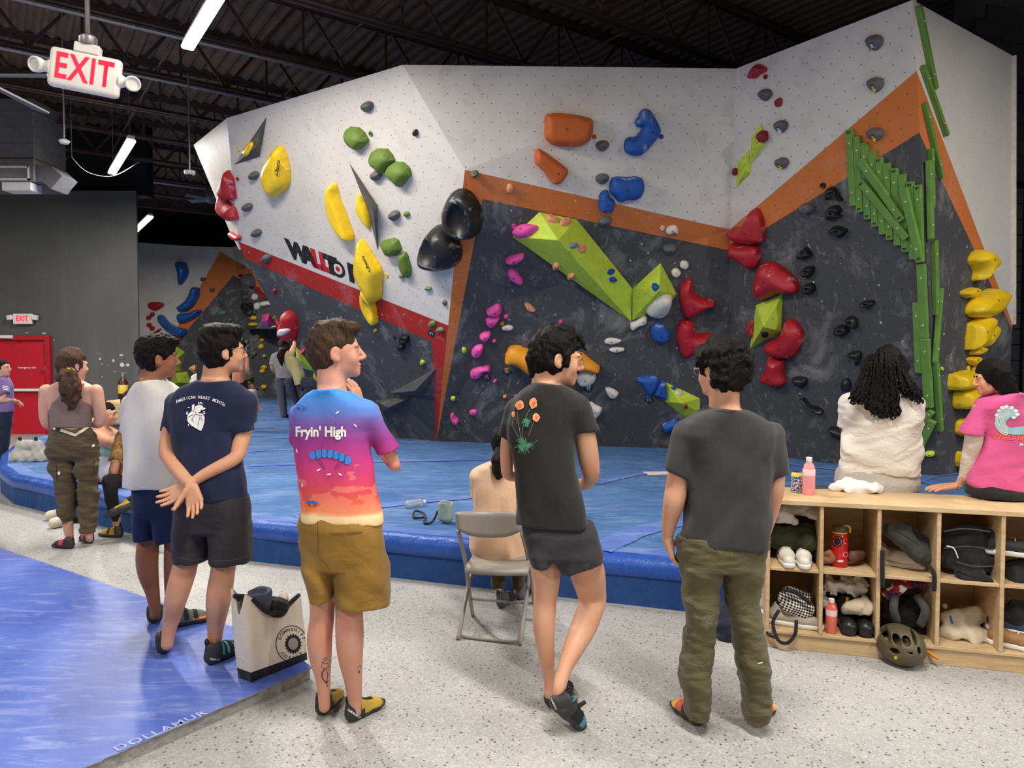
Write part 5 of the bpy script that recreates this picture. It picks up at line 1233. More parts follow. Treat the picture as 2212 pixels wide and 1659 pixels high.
  for j,(ln,ra,rb)in enumerate(((0.042,0.0145,0.0115),(0.033,0.011,0.0098),(0.027,0.0096,0.0078))):
   q=tb+d*ln*sc;b.cone(tb,q,ra*sc,rb*sc,0.006*sc);tb=q;d=(d+h*0.25+n*tcurl).normalized();pts.append(q)
  if fine and sdf is None:
   P_=np.array([np.array(q)for q in pts]);s.fine.append((P_.min(0)-0.03,P_.max(0)+0.02,0.0042))
 def finish(s,res=0.0075,name='body'):
  s.obj['body']=link(name,s.body.mesh(name,res,s.fine),s.skin,s.root);return s.obj['body']
 def garment(s,name,sdf,m,res=0.008,fold=0.004,seed=3,parent=None,fmin=5,fmax=14,zscale=0.35,**kw):
  if fold:
   fold*=1.35;w1=wob(seed,6,fmin,fmax,fold,zscale);w2=wob(seed+5,6,fmax,fmax*2.2,fold*0.45,zscale*1.6);sdf.disp=lambda X,Y,Z:w1(X,Y,Z)+w2(X,Y,Z)
  o=link(name,sdf.mesh(name,res),m,parent or s.root);s.obj[name]=o;return o
 def zone(s,o,mats,fn):
  """assign materials to faces by their centre"""
  me=o.data
  for m in mats:me.materials.append(m)
  n=len(me.polygons);c=np.zeros(n*3,np.float32);me.polygons.foreach_get('center',c);c=c.reshape(-1,3)
  me.polygons.foreach_set('material_index',np.asarray(fn(c),np.int32));me.update()
 def shoe(s,heel,toe,z0,mats,L=None,ankle=None,name='shoe',w=1.0,zone=None,tabs=None,lift=None,high=0.0,res=0.005,strap=None,toe_dn=True):
  """climbing shoe from heel pixel to toe pixel on the ground (or explicit vectors)"""
  H_=heel if isinstance(heel,Vector)else at_z(*ZP(s.z,*heel),z0);T_=toe if isinstance(toe,Vector)else at_z(*ZP(s.z,*toe),z0)
  f=(T_-H_);Ls=L or f.length;f=f.normalized();up=Vector((0,0,1))if lift is None else lift
  up=(up-f*up.dot(f)).normalized();sd=f.cross(up);q=Ls/0.26
  X=lambda a,b_,c:H_+(f*a*1.0+sd*b_*w+up*c)*q
  e=Sdf();fl=(sd,1.0)
  e.cone(X(0.030,0,0.034),X(0.10,0,0.030),0.034*q,0.034*q,0.02,flat=(sd,w*0.98));e.cone(X(0.10,0,0.030),X(0.185,0.004,0.028),0.033*q,0.036*q,0.02,flat=(up,0.85));e.cone(X(0.185,0.004,0.028),X(0.24,0.002,0.018),0.034*q,0.018*q,0.02)
  e.cone(X(0.036,0,0.045),X(0.045,0,0.088+high),0.034*q,0.034*q,0.02);e.cone(X(0.05,0,0.075),X(0.16,0,0.045),0.034*q,0.026*q,0.03)
  e.half(X(0.0,0,0.001),-up,0.004);e.ell(X(0.048,0,0.125+high),[0.028*q,0.028*q,0.045*q],np.array(Matrix((f,sd,up)).transposed()),0.005,'s')
  o=link(name,e.mesh(name,res),mats[0],s.root)
  Mi=Matrix((f,sd,up))
  if zone:
   def fn(c):
    d=(c-np.array(H_))@np.array(Mi).T/q;return zone(d[:,0],d[:,1],d[:,2])
   s.zone(o,mats[1:],fn)
  for tb in(tabs or[]):
   a,bb,hh,mm=tb
   bm=bmesh.new();add_tube(bm,[X(a,bb-0.006,hh-0.03),X(a-0.012,bb-0.006,hh+0.02),X(a-0.014,bb+0.004,hh+0.034),X(a-0.008,bb+0.008,hh+0.018),X(a+0.004,bb+0.008,hh-0.03)],0.0045*q,6);bm_obj('pull_tab',bm,mm,o,True)
  if strap:
   for a,mm in strap:
    bm=bmesh.new();n_=9;A_,B_=[],[]
    bv=BVHTree.FromPolygons([v.co for v in o.data.vertices],[p_.vertices for p_ in o.data.polygons])
    for t_ in range(n_):
     an=math.pi*(0.08+0.84*t_/(n_-1));d=sd*math.cos(an)+up*math.sin(an)
     for arr,da in((A_,-0.011),(B_,0.011)):
      o_=X(a+da,0,0.03);hh=bv.ray_cast(o_+d*0.2,-d);arr.append(bm.verts.new((hh[0]if hh[0]else o_+d*0.04)+d*0.003))
    for t_ in range(n_-1):bm.faces.new((A_[t_],A_[t_+1],B_[t_+1],B_[t_]))
    so=bm_obj('strap',bm,mm,o);md=so.modifiers.new('t','SOLIDIFY');md.thickness=0.003;md.offset=0
  return o
def bvh_of(o):
 M=wmat(o);return BVHTree.FromPolygons([M@v.co for v in o.data.vertices],[p.vertices for p in o.data.polygons])
def decal(name,bm,target,m,off=0.003,parent=None,maxlen=6.0):
 """bm holds 2-D geometry in photo pixels (x,y,0)"""
 for _ in range(4):
  es=[e for e in bm.edges if e.calc_length()>maxlen]
  if not es:break
  bmesh.ops.subdivide_edges(bm,edges=es,cuts=1);bmesh.ops.triangulate(bm,faces=[f for f in bm.faces if len(f.verts)>4])
 bmesh.ops.triangulate(bm,faces=bm.faces[:])
 bv=target if isinstance(target,BVHTree)else bvh_of(target);dead=[]
 for v in bm.verts:
  r=ray(v.co.x,v.co.y).normalized();h=bv.ray_cast(ORG,r)
  if h[0]is None:dead.append(v);continue
  v.co=h[0]-r*off
 bmesh.ops.delete(bm,geom=dead,context='VERTS')
 me=bpy.data.meshes.new(name);bm.to_mesh(me);bm.free()
 return link(name,me,m,parent if parent is not None else(target if not isinstance(target,BVHTree)else None))
def text2d(bm,txt,fn,size=1.0,bold=0.0):
 me=text_mesh(txt,size,bold);n0=len(bm.verts);bm.from_mesh(me);bm.verts.ensure_lookup_table()
 for v in bm.verts[n0:]:x,y=fn(v.co.x,v.co.y);v.co=(x,y,0)
 bpy.data.meshes.remove(me)
def poly2d(bm,pts):bm.faces.new([bm.verts.new((x,y,0))for x,y in pts])
def line2d(bm,pts,w):
 pts=[Vector(p)for p in pts];A_,B_=[],[]
 for i,p in enumerate(pts):
  d=(pts[min(i+1,len(pts)-1)]-pts[max(i-1,0)]);d=d.normalized()if d.length else Vector((1,0));s=Vector((-d.y,d.x))*w/2
  A_.append(bm.verts.new((p.x+s.x,p.y+s.y,0)));B_.append(bm.verts.new((p.x-s.x,p.y-s.y,0)))
 for i in range(len(pts)-1):bm.faces.new((A_[i],B_[i],B_[i+1],A_[i+1]))
def ell2d(bm,cx_,cy_,rx,ry,n=14,rot=0.0):
 c,s=math.cos(rot),math.sin(rot);poly2d(bm,[(cx_+rx*math.cos(a)*c-ry*math.sin(a)*s,cy_+rx*math.cos(a)*s+ry*math.sin(a)*c)for a in[6.2832*k/n for k in range(n)]])
def glasses(P,m,lens=0.021,thick=0.0014):
 k=P.hk;g=None
 for q in(-1,1):
  bm=bmesh.new();c=(q*0.032,0.108,0.004);pts=[P.hl(c[0]+lens*math.cos(a),c[1]-0.004*abs(math.cos(a)),c[2]+lens*0.85*math.sin(a))for a in[6.2832*t_/18 for t_ in range(19)]]
  add_tube(bm,pts,thick*k,6)
  add_tube(bm,[P.hl(q*0.054,0.104,0.008),P.hl(q*0.072,0.085,0.012),P.hl(q*0.0775,0.03,0.014),P.hl(q*0.079,-0.018,0.016),P.hl(q*0.078,-0.03,0.004)],thick*k,6)
  if q<0:add_tube(bm,[P.hl(-0.012,0.110,0.008),P.hl(0,0.113,0.012),P.hl(0.012,0.110,0.008)],thick*k,6)
  if g is None:g=bm_obj('eyeglasses',bm,m,P.root,True)
  else:bm_obj('eyeglass_half',bm,m,g,True)
  # ================================================================== people: the four standing men and navy/white pair
RUB=mat('shoe_rubber',(48,47,47),0.6,var=0.15,chalk=0.12,cscale=12);TABK=mat('shoe_tab_black',(26,26,27),0.8);SOCK=cloth_mat('sock_white',(226,224,220))
def rub_zone(mid=1):
 return lambda x,y,z:np.where((x>0.075)&(z>0.026)&(x<0.205),mid,0)
base=at_z(725,1552,0);P=Person('man in rainbow printed T-shirt and ochre shorts looking sideways, hand at chin',base.y-0.02,'D',base,skin_mat('skin_fair',(204,150,128)))
shirt_rows=[(575,345,600),(600,290,660),(640,240,740),(700,180,800),(780,150,815),(900,140,780),(1000,160,790),(1150,180,820),(1300,202,830),(1440,215,850),(1540,218,870),(1600,218,884),(1645,225,888)]
P.body.loft(P.rows(shirt_rows,0.115,grow=-0.03),0.0,0.03)
P.head(520,268,430,76,3,0,z='D',neck=(480,590),nr=0.056,dd=0.02)
sh=(815,745,62,0.0);el=(965,1165,46,0.06)
P.chain([(800,740,66,0),(900,1000,60,0.02),(975,1150,50,0.05),(985,1190,46,0.07),(880,1060,40,0.3),(730,740,30,0.36)])
P.hand(P.p(712,700,0.36),P.p(655,540,0.33)-P.p(712,700,0.36),Vector((-1,0.3,0.1)),1,(0.15,0.25,0.2),0.95)
P.chain([(205,760,60,0.03),(200,1000,50,0.12),(330,1120,44,0.25),(600,1100,34,0.3)])
legs=[[(318,640,92,0.02),(318,800,86,0.02),(300,950,90,0.0),(306,1090,80,0.0),(322,1230,56,0.0),(330,1340,46,0.0),(335,1450,40,0.0)],[(510,640,104,0.0),(512,780,98,0.0),(515,930,101,-0.02),(520,1080,90,-0.02),(540,1250,66,-0.01),(553,1400,50,0.0),(556,1480,46,0)]]
for lg in legs:P.chain(lg,z='DL')
P.finish()
P.face_bits((70,90,110),(72,52,38),(206,130,118))
def top_d(e,L,k,RA):
 e.ell(L(0,0.055,0.102),[0.062*k,0.05*k,0.028*k],RA,0.03*k);e.ell(L(0,0.0,0.115),[0.068*k,0.08*k,0.02*k],RA,0.03*k)
P.hair(hair_mat('hair_brown',(92,70,52),(50,50,12)),0.014,nape=-0.075,seed=4,extra=top_d,hl=0.085)
t=NT('shirt_sunset');co=t.coord();sp=t.n('SeparateXYZ',i_0=co);zz=t.math('ADD',sp.outputs[2],t.math('MULTIPLY',t.math('SUBTRACT',t.noise(co,3.0,2),0.5),0.05))
zt_,zb_=P.p(500,580).z,P.p(500,1650).z
cr=t.n('ValToRGB',i_0=t.math('DIVIDE',t.math('SUBTRACT',zt_,zz),zt_-zb_));els=cr.color_ramp.elements
stops=[(0.0,(66,146,226)),(0.14,(96,130,210)),(0.24,(130,92,170)),(0.36,(152,62,138)),(0.5,(196,62,136)),(0.66,(222,72,112)),(0.80,(236,96,74)),(0.89,(244,140,70)),(0.925,(250,222,170)),(1.0,(246,200,140))]
els[0].position,els[0].color=stops[0][0],srgb(*stops[0][1]);els[1].position,els[1].color=1.0,srgb(*stops[-1][1])
for po,c in stops[1:-1]:e=els.new(po);e.color=srgb(*c)
cl=t.ramp(t.math('ADD',t.noise(t.map(co,(1,1,2.2)),11,2,0.4),t.math('MULTIPLY',t.math('SUBTRACT',zb_+0.2,sp.outputs[2]),1.3)),0.57,0.59);band=t.math('GREATER_THAN',sp.outputs[2],zb_+0.05)
col=t.mix(t.math('MULTIPLY',t.math('MULTIPLY',cl,band),0.5),cr.outputs[0],srgb(250,150,130))
t.bump(t.noise(t.map(co,(1,1,0.5)),10,4),0.35,0.02);M_SUN=t.out(col,0.8,0,Specular_IOR_Level=0.25)
e=Sdf();e.loft(P.rows(shirt_rows,0.125),0.0,0.02)
P.slv(e,(770,740,92,0.0),(935,1070,92,0.03),0.04);P.slv(e,(205,770,68,0.02),(190,1000,58,0.1),0.03)
S_=P.garment('t_shirt',e,M_SUN,0.0075,0.0045,5)
bm=bmesh.new();text2d(bm,"Fryin' High",lambda x,y:ZP('D',388+x*96,918-y*112),1.0,0.035);decal('lettering',bm,S_,mat('print_white',(246,244,240),0.7,var=0.02),0.0035)
def chute(cx_,cy_,w,h,nm):
 bm=bmesh.new();n=7
 for i in range(n):
  u=(i-3)/3.5;x=cx_+u*w/2+0;y=cy_+(u*u)*h*0.55+u*h*0.28;ell2d(bm,x,y,w/n*0.62,h*0.42,14,0.15+u*0.25)
 o=decal('parachute_print',bm,S_,mat('print_blue',(58,134,220),0.7,var=0.03),0.0036,None,5)
 bm=bmesh.new()
 for u in(-0.36,-0.27,0.22,0.34):line2d(bm,[(cx_+u*w,cy_+h*0.6+u*h*0.3),(cx_+u*w*0.45,cy_+h*1.5)],max(0.8,w*0.012))
 for i in range(n-1):
  u=(i-2.5)/3.5;x=cx_+u*w/2;y=cy_+(u*u)*h*0.55+u*h*0.28;line2d(bm,[(x+0.5,y-h*0.36),(x-0.3,y+h*0.38)],max(0.7,w*0.011))
 decal('cord_print',bm,S_,mat('print_navy',(30,50,110),0.7),0.0045)
chute(*ZP('D',465,1095),88,22,'a');chute(*ZP('D',225,705),26,7,'b');chute(*ZP('D',315,1487),26,7,'c')
bm=bmesh.new()
for x,y,r in((523,758,0.7),(670,865,-0.8),(193,1070,1.8),(237,1350,1.6),(372,1225,0.5),(545,1262,-0.5),(455,1262,0.2)):X_,Y_=ZP('D',x,y);ell2d(bm,X_,Y_,5,1.7,10,-r)
decal('feather_print',bm,S_,MATS['print_white'],0.0036,None,4)
OCH=cloth_mat('shorts_ochre',(142,108,46),0.7,0.08,0.25,300,(1,1,1),0.55,7)
e=Sdf();e.loft(P.rows([(75,172,738,.11),(150,162,754),(250,165,770),(360,182,780),(430,190,784,.12),(470,230,750,.07)],0.125,z='DL'),0,0.0)
P.leg(e,[(450,194,404),(560,215,406),(672,240,408)],0.12,'DL',150);P.leg(e,[(450,404,788),(560,410,793),(640,412,795),(708,414,792)],0.125,'DL',150)
SH=P.garment('shorts',e,OCH,0.0085,0.005,8,zscale=0.8)
bm=bmesh.new();line2d(bm,[ZP('DL',378,212),ZP('DL',480,205),ZP('DL',606,192)],2.0);line2d(bm,[ZP('DL',378,212),ZP('DL',500,218),ZP('DL',606,194)],1.6);line2d(bm,[ZP('DL',285,100),ZP('DL',288,370),ZP('DL',380,470)],1.0);decal('pocket_seam',bm,SH,mat('seam_brown',(120,90,38),0.9),0.003)
MUST=mat('shoe_mustard',(192,158,60),0.7)
P.z='DL'
for hl,te,lb in(((300,1525),(462,1360),'UNPARALLEL'),((498,1568),(768,1425),'UNPARALLEL')):
 so=P.shoe(hl,te,0,[RUB,MUST,TABK],zone=lambda x,y,z:np.where((x>0.085)&(z>0.032)&(x<0.215),np.where((np.abs(y)<0.02)&(x<0.16),2,1),np.where((x>0.06)&(z>0.055),1,0)),tabs=[(0.02,-0.012,0.10,TABK),(0.045,0.025,0.10,TABK)])
 if hl[0]>400:
  bm=bmesh.new();text2d(bm,lb,lambda x,y:ZP('DL',552+x*17,1502-y*26+x*11),1.0,0.02);decal('lettering',bm,so,MATS['print_white'],0.002,None,3)
bm=bmesh.new()
line2d(bm,[ZP('DL',*q_)for q_ in((320,1110),(345,1095),(360,1105),(335,1120),(315,1135))],1.3);line2d(bm,[ZP('DL',*q_)for q_ in((312,1150),(330,1135),(360,1140),(365,1165),(335,1175),(312,1165),(312,1150))],1.3);line2d(bm,[ZP('DL',*q_)for q_ in((335,1180),(315,1210),(322,1250),(350,1280),(360,1265))],3.2);line2d(bm,[ZP('DL',*q_)for q_ in((345,1180),(360,1220),(350,1260),(355,1310))],1.5)
for q_ in((575,1155),(590,1150),(575,1190),(585,1188)):line2d(bm,[ZP('DL',*q_),ZP('DL',q_[0]+3,q_[1]+20)],1.2)
decal('tattoo',bm,P.obj['body'],mat('tattoo_ink',(70,66,70),0.6),0.0015,None,4)['kind']='stuff'
base=at_z(1190,1540,0);P=Person('man in black T-shirt printed with orange poppies standing on one foot',base.y,'Fz',base,skin_mat('skin_light',(212,162,132)))
rw=[(520,345,570),(545,300,640),(590,235,700),(650,175,760),(730,145,775),(850,115,720),(950,118,685),(1100,155,690),(1250,185,720),(1400,203,758),(1550,208,800),(1680,205,820)]
P.body.loft(P.rows(rw,0.1,grow=-0.03),0,0.03)
P.head(540,318,435,80,-8,0,neck=(450,530),nr=0.056,dd=0.0)
P.chain([(160,760,48,0.03),(128,1000,47,0.05),(132,1180,52,0.08),(150,1270,44,0.12),(300,1280,36,0.32),(420,1260,28,0.36)])
P.chain([(735,740,70,0),(770,950,86,0),(800,1150,84,0.02),(815,1270,66,0.06),(760,1340,52,0.2),(640,1350,40,0.34),(560,1330,30,0.4)])
P.hand(P.p(560,1330,0.4),Vector((-1,0.15,0.1)),Vector((0,-1,0.2)),1,(0.4,0.5,0.4),0.95)
P.chain([(285,300,95,0.03),(318,430,106,0.03),(328,560,90,0.02),(318,670,82,0.02),(308,830,80,-0.01),(318,990,66,-0.01),(338,1150,48,0.0),(345,1250,38,0.0),(345,1330,36,0)],z='FL')
P.chain([(560,300,115,0.03),(612,470,124,0.06),(640,600,106,0.1),(648,690,94,0.1),(592,850,92,0.03),(522,1000,76,-0.06),(455,1150,54,-0.13),(418,1290,46,-0.18),(412,1350,42,-0.18)],z='FL')
P.finish();P.face_bits((40,30,24),(30,24,20),(206,132,118))
def messy(e,L,k,RA):
 r=random.Random(3)
 for _ in range(26):
  a=r.uniform(-1.3,1.3);b=r.uniform(-0.5,1.3);d=Vector((math.sin(a)*math.cos(b),math.cos(a)*math.cos(b)*0.9,math.sin(b)+0.35)).normalized();e.cone(L(d.x*0.06,d.y*0.08-0.01,0.04+d.z*0.07),L(d.x*0.09+r.uniform(-.02,.02),d.y*0.115-0.01,0.045+d.z*0.095),0.018*k,0.005*k,0.012*k)
 for q in(-0.04,-0.02,0.0,0.02,0.045):e.cone(L(q,0.075,0.1),L(q*1.2+0.01,0.108,0.05),0.016*k,0.004*k,0.01*k)
 for q in(-1,1):e.cone(L(q*0.07,0.03,0.03),L(q*0.074,0.03,-0.015),0.014*k,0.005*k,0.01*k)
 e.cone(L(0.0,-0.1,-0.02),L(0,-0.095,-0.085),0.03*k,0.014*k,0.02*k)
P.hair(hair_mat('hair_black',(26,22,21),(40,40,14)),0.02,nape=-0.09,seed=8,amp=0.006,extra=messy,hl=0.06,side=0.004)
e=Sdf();e.ell(P.hl(0,0.097,-0.049),[0.024*P.hk,0.007*P.hk,0.0055*P.hk],np.array(P.hR),0);e.ell(P.hl(0,0.088,-0.092),[0.011*P.hk,0.008*P.hk,0.009*P.hk],np.array(P.hR),0.004);e.disp=wob(4,5,90,160,0.0012);link('moustache',e.mesh('moustache',0.0026),MATS['hair_black'],P.root)
glasses(P,mat('wire_gold',(196,160,96),0.3,0.9))
BLT=cloth_mat('tee_black',(44,44,42),0.92,0.12,0,350,(1,1,0.35),0.55,8)
e=Sdf();e.loft(P.rows(rw,0.12),0,0.02);P.slv(e,(180,735,74,0.02),(116,955,52,0.04),0.03);P.slv(e,(700,735,100,0),(775,915,108,0),0.04,None,Vector((-0.1,0,-1)))
S_=P.garment('t_shirt',e,BLT,0.0075,0.005,11)
GRN=mat('print_green',(84,148,118),0.8);bm=bmesh.new()
for pts in(((218,745),(222,830),(240,930),(262,1010)),((188,790),(172,860),(205,920),(250,1000)),((322,722),(288,790),(262,880),(258,950),(270,1030)),((352,830),(325,900),(308,950)),((196,795),(225,850),(238,900)),((358,1000),(372,990),(385,978))):line2d(bm,[ZP('Fz',*q_)for q_ in pts],0.9)
decal('stem_print',bm,S_,mat('print_sage',(128,138,128),0.8),0.003)
bm=bmesh.new();rr=random.Random(5)
for cxx,cyy,n_,L_ in((288,838,22,52),(270,1025,56,105)):
 for _ in range(n_):
  a=rr.uniform(0,6.28);l_=rr.uniform(0.4,1)*L_;x,y=cxx+l_*math.cos(a)*0.85,cyy+l_*math.sin(a)*0.8;m_=((cxx+x)/2+rr.uniform(-8,8),(cyy+y)/2+rr.uniform(-8,8));line2d(bm,[ZP('Fz',cxx,cyy),ZP('Fz',*m_),ZP('Fz',x,y)],0.8)
  for q_ in(-1,1):line2d(bm,[ZP('Fz',*m_),ZP('Fz',m_[0]+14*math.cos(a+q_*0.9),m_[1]+14*math.sin(a+q_*0.9))],0.8)
decal('leaf_print',bm,S_,GRN,0.0034)['kind']='stuff'
bm=bmesh.new();bd=bmesh.new()
for cxx,cyy,rx,ry,rt in((235,698,36,38,0.2),(346,682,32,44,0.25),(184,772,14,24,0.4),(370,798,30,34,-0.3)):
 X_,Y_=ZP('Fz',cxx,cyy);n_=16;poly2d(bm,[(X_+rx/3.77*(1+0.1*math.sin(5*a))*math.cos(a+rt),Y_+ry/3.77*(1+0.12*math.sin(4*a+1))*math.sin(a+rt))for a in[6.2832*k/n_ for k in range(n_)]])
 ell2d(bd,X_+1,Y_+1.5,rx/9,ry/8,10,rt)
decal('poppy_print',bm,S_,mat('print_orange',(240,166,108),0.8),0.0042,None,4);decal('poppy_shade_print',bd,S_,mat('print_coral',(222,118,96),0.8),0.0052,None,4)
CHA=cloth_mat('shorts_charcoal',(52,52,56),0.8,0.1,0.35,300,(1,1,1),0.5,8)
e=Sdf();e.loft(P.rows([(130,140,645,.1),(200,145,686,.118),(290,168,708),(350,188,718),(390,230,690,.07)],0.12,z='FL'),0,0);P.leg(e,[(330,186,372),(408,205,370)],0.112,'FL',170);P.leg(e,[(340,365,720),(400,385,727),(462,398,728)],0.122,'FL',170)
e.half(P.p(560,440,0,'FL'),Vector((0.27,0,-1)),0.003)
P.garment('shorts',e,CHA,0.008,0.004,13,zscale=0.8)
P.z='FL';TEAL=mat('shoe_teal',(70,140,160),0.6)
hv=P.p(330,1395,-0.2);tv=P.p(545,1560,-0.12);so=P.shoe(hv,tv,0,[RUB,TABK,TEAL],L=0.255,lift=Vector((0.55,-0.35,0.8)),zone=lambda x,y,z:np.where((x>0.1)&(z>0.04)&(x<0.2),np.where(x>0.17,2,1),0),tabs=[(0.02,-0.01,0.1,TABK),(0.045,0.02,0.1,TEAL)])
bm=bmesh.new();text2d(bm,'SCARPA',lambda x,y:ZP('FL',372+x*14+y*12,1392+x*28-y*12),1.0,0.02);decal('lettering',bm,so,MATS['print_white'],0.002,None,3)
bm=bmesh.new();add_tube(bm,[P.p(500,1470,-0.16),P.p(545,1420,-0.18),P.p(600,1385,-0.18)],[0.012,0.012,0.009],6);bm_obj('loose_strap',bm,TABK,so,True)
P.shoe(at_z(*ZP('FL',345,1440),0),at_z(*ZP('FL',470,1310),0),0,[RUB,TABK],L=0.26,zone=rub_zone(),tabs=[(0.02,-0.01,0.1,TABK)])
base=at_z(1555,1572,0);P=Person('curly-haired man in charcoal T-shirt and olive trousers, arms hanging',base.y,'G',base,skin_mat('skin_light',(212,162,132)))
rw=[(580,475,735),(600,430,790),(640,350,870),(700,285,945),(780,262,985),(880,300,980),(1000,335,945),(1200,318,925),(1400,280,915),(1550,238,912),(1640,228,916)]
P.body.loft(P.rows(rw,0.11,grow=-0.03),0,0.03)
P.head(560,300,395,-32,0,0,neck=(590,600),nr=0.06)
P.chain([(265,800,62,0),(238,1050,78,0),(222,1200,86,0),(200,1320,82,0),(165,1480,60,0.03),(152,1590,42,0.05)]);P.hand(P.p(150,1600,0.05),P.p(195,1760,0.06)-P.p(150,1600,0.05),Vector((1,-0.2,0.1)),-1,(0.25,0.35,0.3),1.0)
P.chain([(975,800,62,0),(990,1050,72,0),(985,1200,74,0),(965,1330,66,0.02),(930,1500,46,0.06),(905,1590,38,0.1)]);P.hand(P.p(902,1600,0.1),Vector((-0.15,0.1,-1)),Vector((-1,0,0)),1,(0.3,0.3,0.3),0.95)
P.finish();P.face_bits((40,30,24),(24,20,18),(206,132,118))
def curls(e,L,k,RA):
 r=random.Random(9)
 e.ell(L(0,-0.012,0.07),[0.105*k,0.118*k,0.088*k],RA,0.02);e.ell(L(0,-0.05,0.0),[0.098*k,0.085*k,0.095*k],RA,0.03)
 for _ in range(230):
  a=r.uniform(0,6.283);b=r.uniform(-0.75,1.5);d=Vector((math.sin(a)*math.cos(b),math.cos(a)*math.cos(b),math.sin(b)))
  if d.y>0.55 and d.z<0.5:continue
  e.ell(L(d.x*0.104,d.y*0.112-0.02,0.055+d.z*0.098),[0.014*k*r.uniform(.7,1.2)]*3,None,0.006)
P.hair(hair_mat('hair_curly',(30,25,23),(30,30,30)),0.02,nape=-0.082,seed=5,amp=0.007,extra=curls,hl=0.05)
glasses(P,mat('wire_pale',(206,190,160),0.3,0.6),0.023)
e=Sdf();e.loft(P.rows(rw,0.135),0,0.02);P.slv(e,(290,785,86,0),(222,1092,110,0),0.04,None,Vector((-0.4,0,-1)));P.slv(e,(962,800,86,0),(1010,1100,84,0),0.04,None,Vector((0.25,0,-1)))
S_=P.garment('t_shirt',e,cloth_mat('tee_charcoal',(60,59,60),0.92,0.12,0.02,350,(1,1,0.3),0.6,8),0.0078,0.006,21)
bm=bmesh.new();line2d(bm,[ZP('G',470,590),ZP('G',540,605),ZP('G',660,606),ZP('G',735,590)],1.4);decal('collar_seam',bm,S_,MATS['tee_charcoal'],0.003)
OLV=cloth_mat('trousers_olive',(94,88,62),0.85,0.12,0.18,320,(1,1,1.8),0.85,7)
e=Sdf();e.loft(P.rows([(55,236,906,.118),(150,233,913),(250,240,910),(300,245,906),(340,280,880,.07)],0.128,z='GL'),0,0)
lr=[(300,245,586,.122),(450,265,570),(600,280,545),(750,285,530),(850,272,512),(1000,268,500),(1200,265,490),(1400,280,474),(1462,286,470)];rr_=[(300,590,905,.122),(450,580,872),(600,610,862),(750,640,880),(900,670,910),(1100,700,930),(1300,720,935),(1485,738,920)]
P.leg(e,lr,0.098,'GL',60);P.leg(e,rr_,0.098,'GL',60)
TR_=P.garment('trousers',e,OLV,0.0085,0.005,23,fmin=8,fmax=18,zscale=1.4)
bm=bmesh.new()
for pts in(((770,75),(775,190),(745,265),(850,315),(905,250)),((655,95),(650,215),(590,240),(535,215),(545,130)),((330,160),(345,250),(430,295),(530,250)),((780,80),(880,70))):line2d(bm,[ZP('GL',*q_)for q_ in pts],1.0)
for rws,yy in((lr,1440),(rr_,1462)):line2d(bm,[ZP('GL',rws[-1][1]+4,yy),ZP('GL',(rws[-1][1]+rws[-1][2])/2,yy+12),ZP('GL',rws[-1][2]-4,yy)],1.0)
decal('stitching',bm,TR_,mat('stitch_tan',(122,108,74),0.9),0.003)['kind']='stuff'
bm=bmesh.new();line2d(bm,[ZP('GL',855,1057),ZP('GL',892,1050)],2.0);decal('paint_fleck',bm,TR_,MATS['print_white'],0.003)
P.z='GL';YEL=mat('shoe_yellow',(226,178,50),0.6);CORAL=mat('shoe_coral',(222,96,76),0.6)
for hl,te in(((415,1560),(172,1385)),((825,1555),(968,1405))):
 so=P.shoe(hl,te,0,[RUB,YEL,CORAL],zone=lambda x,y,z:np.where((x>0.12)&(z>0.034)&(x<0.235),np.where(x>0.17,1,2),0),tabs=[(0.03,0.0,0.085,TABK)])
 if hl[0]<500:
  bm=bmesh.new();text2d(bm,'SPORTIVA',lambda x,y:ZP('GL',345+x*24,1492-y*26-x*14),1.0,0.02);decal('lettering',bm,so,mat('print_yellow',(226,180,60),0.7),0.002,None,3)
base=at_z(398,1425,RZ);P=Person('man in navy heart-print T-shirt and black shorts, hands clasped behind his back',base.y,'n',base,skin_mat('skin_medium',(208,156,124)))
rw=[(545,880,1180),(565,830,1210),(610,740,1270),(670,670,1335),(750,640,1345),(880,645,1260),(1000,655,1195),(1150,685,1235),(1300,700,1268),(1450,698,1290),(1580,690,1303),(1610,690,1305)]
P.body.loft(P.rows(rw,0.1,grow=-0.03),0,0.03)
P.head(1085,288,395,52,2,0,neck=(1010,560),nr=0.058)
P.chain([(650,780,66,0),(598,1000,58,-0.02),(592,1130,78,-0.03),(612,1230,80,-0.05),(715,1390,64,-0.13),(800,1490,46,-0.17)])
P.chain([(1320,770,70,0),(1275,990,72,0),(1230,1150,70,-0.03),(1195,1240,62,-0.06),(1050,1320,60,-0.1),(900,1400,50,-0.13),(790,1480,42,-0.14)])
P.hand(P.p(805,1490,-0.185),P.p(830,1640,-0.2)-P.p(800,1480,-0.185),Vector((0.1,-1,0.1)),1,(0.25,0.35,0.3),1.0)
P.hand(P.p(775,1490,-0.145),P.p(620,1585,-0.16)-P.p(790,1490,-0.145),Vector((-0.1,-1,0.3)),-1,(0.3,0.4,0.3),1.0)
P.chain([(660,480,92,0.0),(650,650,92,0.0),(615,780,92,-0.02),(575,920,84,-0.02),(545,1060,66,0.0),(520,1180,50,0.0),(510,1270,46,0)],z='nl');P.chain([(960,500,98,0.0),(945,680,92,0.0),(922,830,96,-0.02),(905,960,90,-0.02),(890,1100,68,0.0),(880,1240,52,0.0),(876,1340,46,0)],z='nl')
P.finish();P.face_bits((40,30,24),(26,22,20))
def mop(e,L,k,RA):e.ell(L(0,0.05,0.105),[0.07*k,0.055*k,0.035*k],RA,0.03*k);e.ell(L(0,-0.02,0.11),[0.078*k,0.085*k,0.028*k],RA,0.03*k)
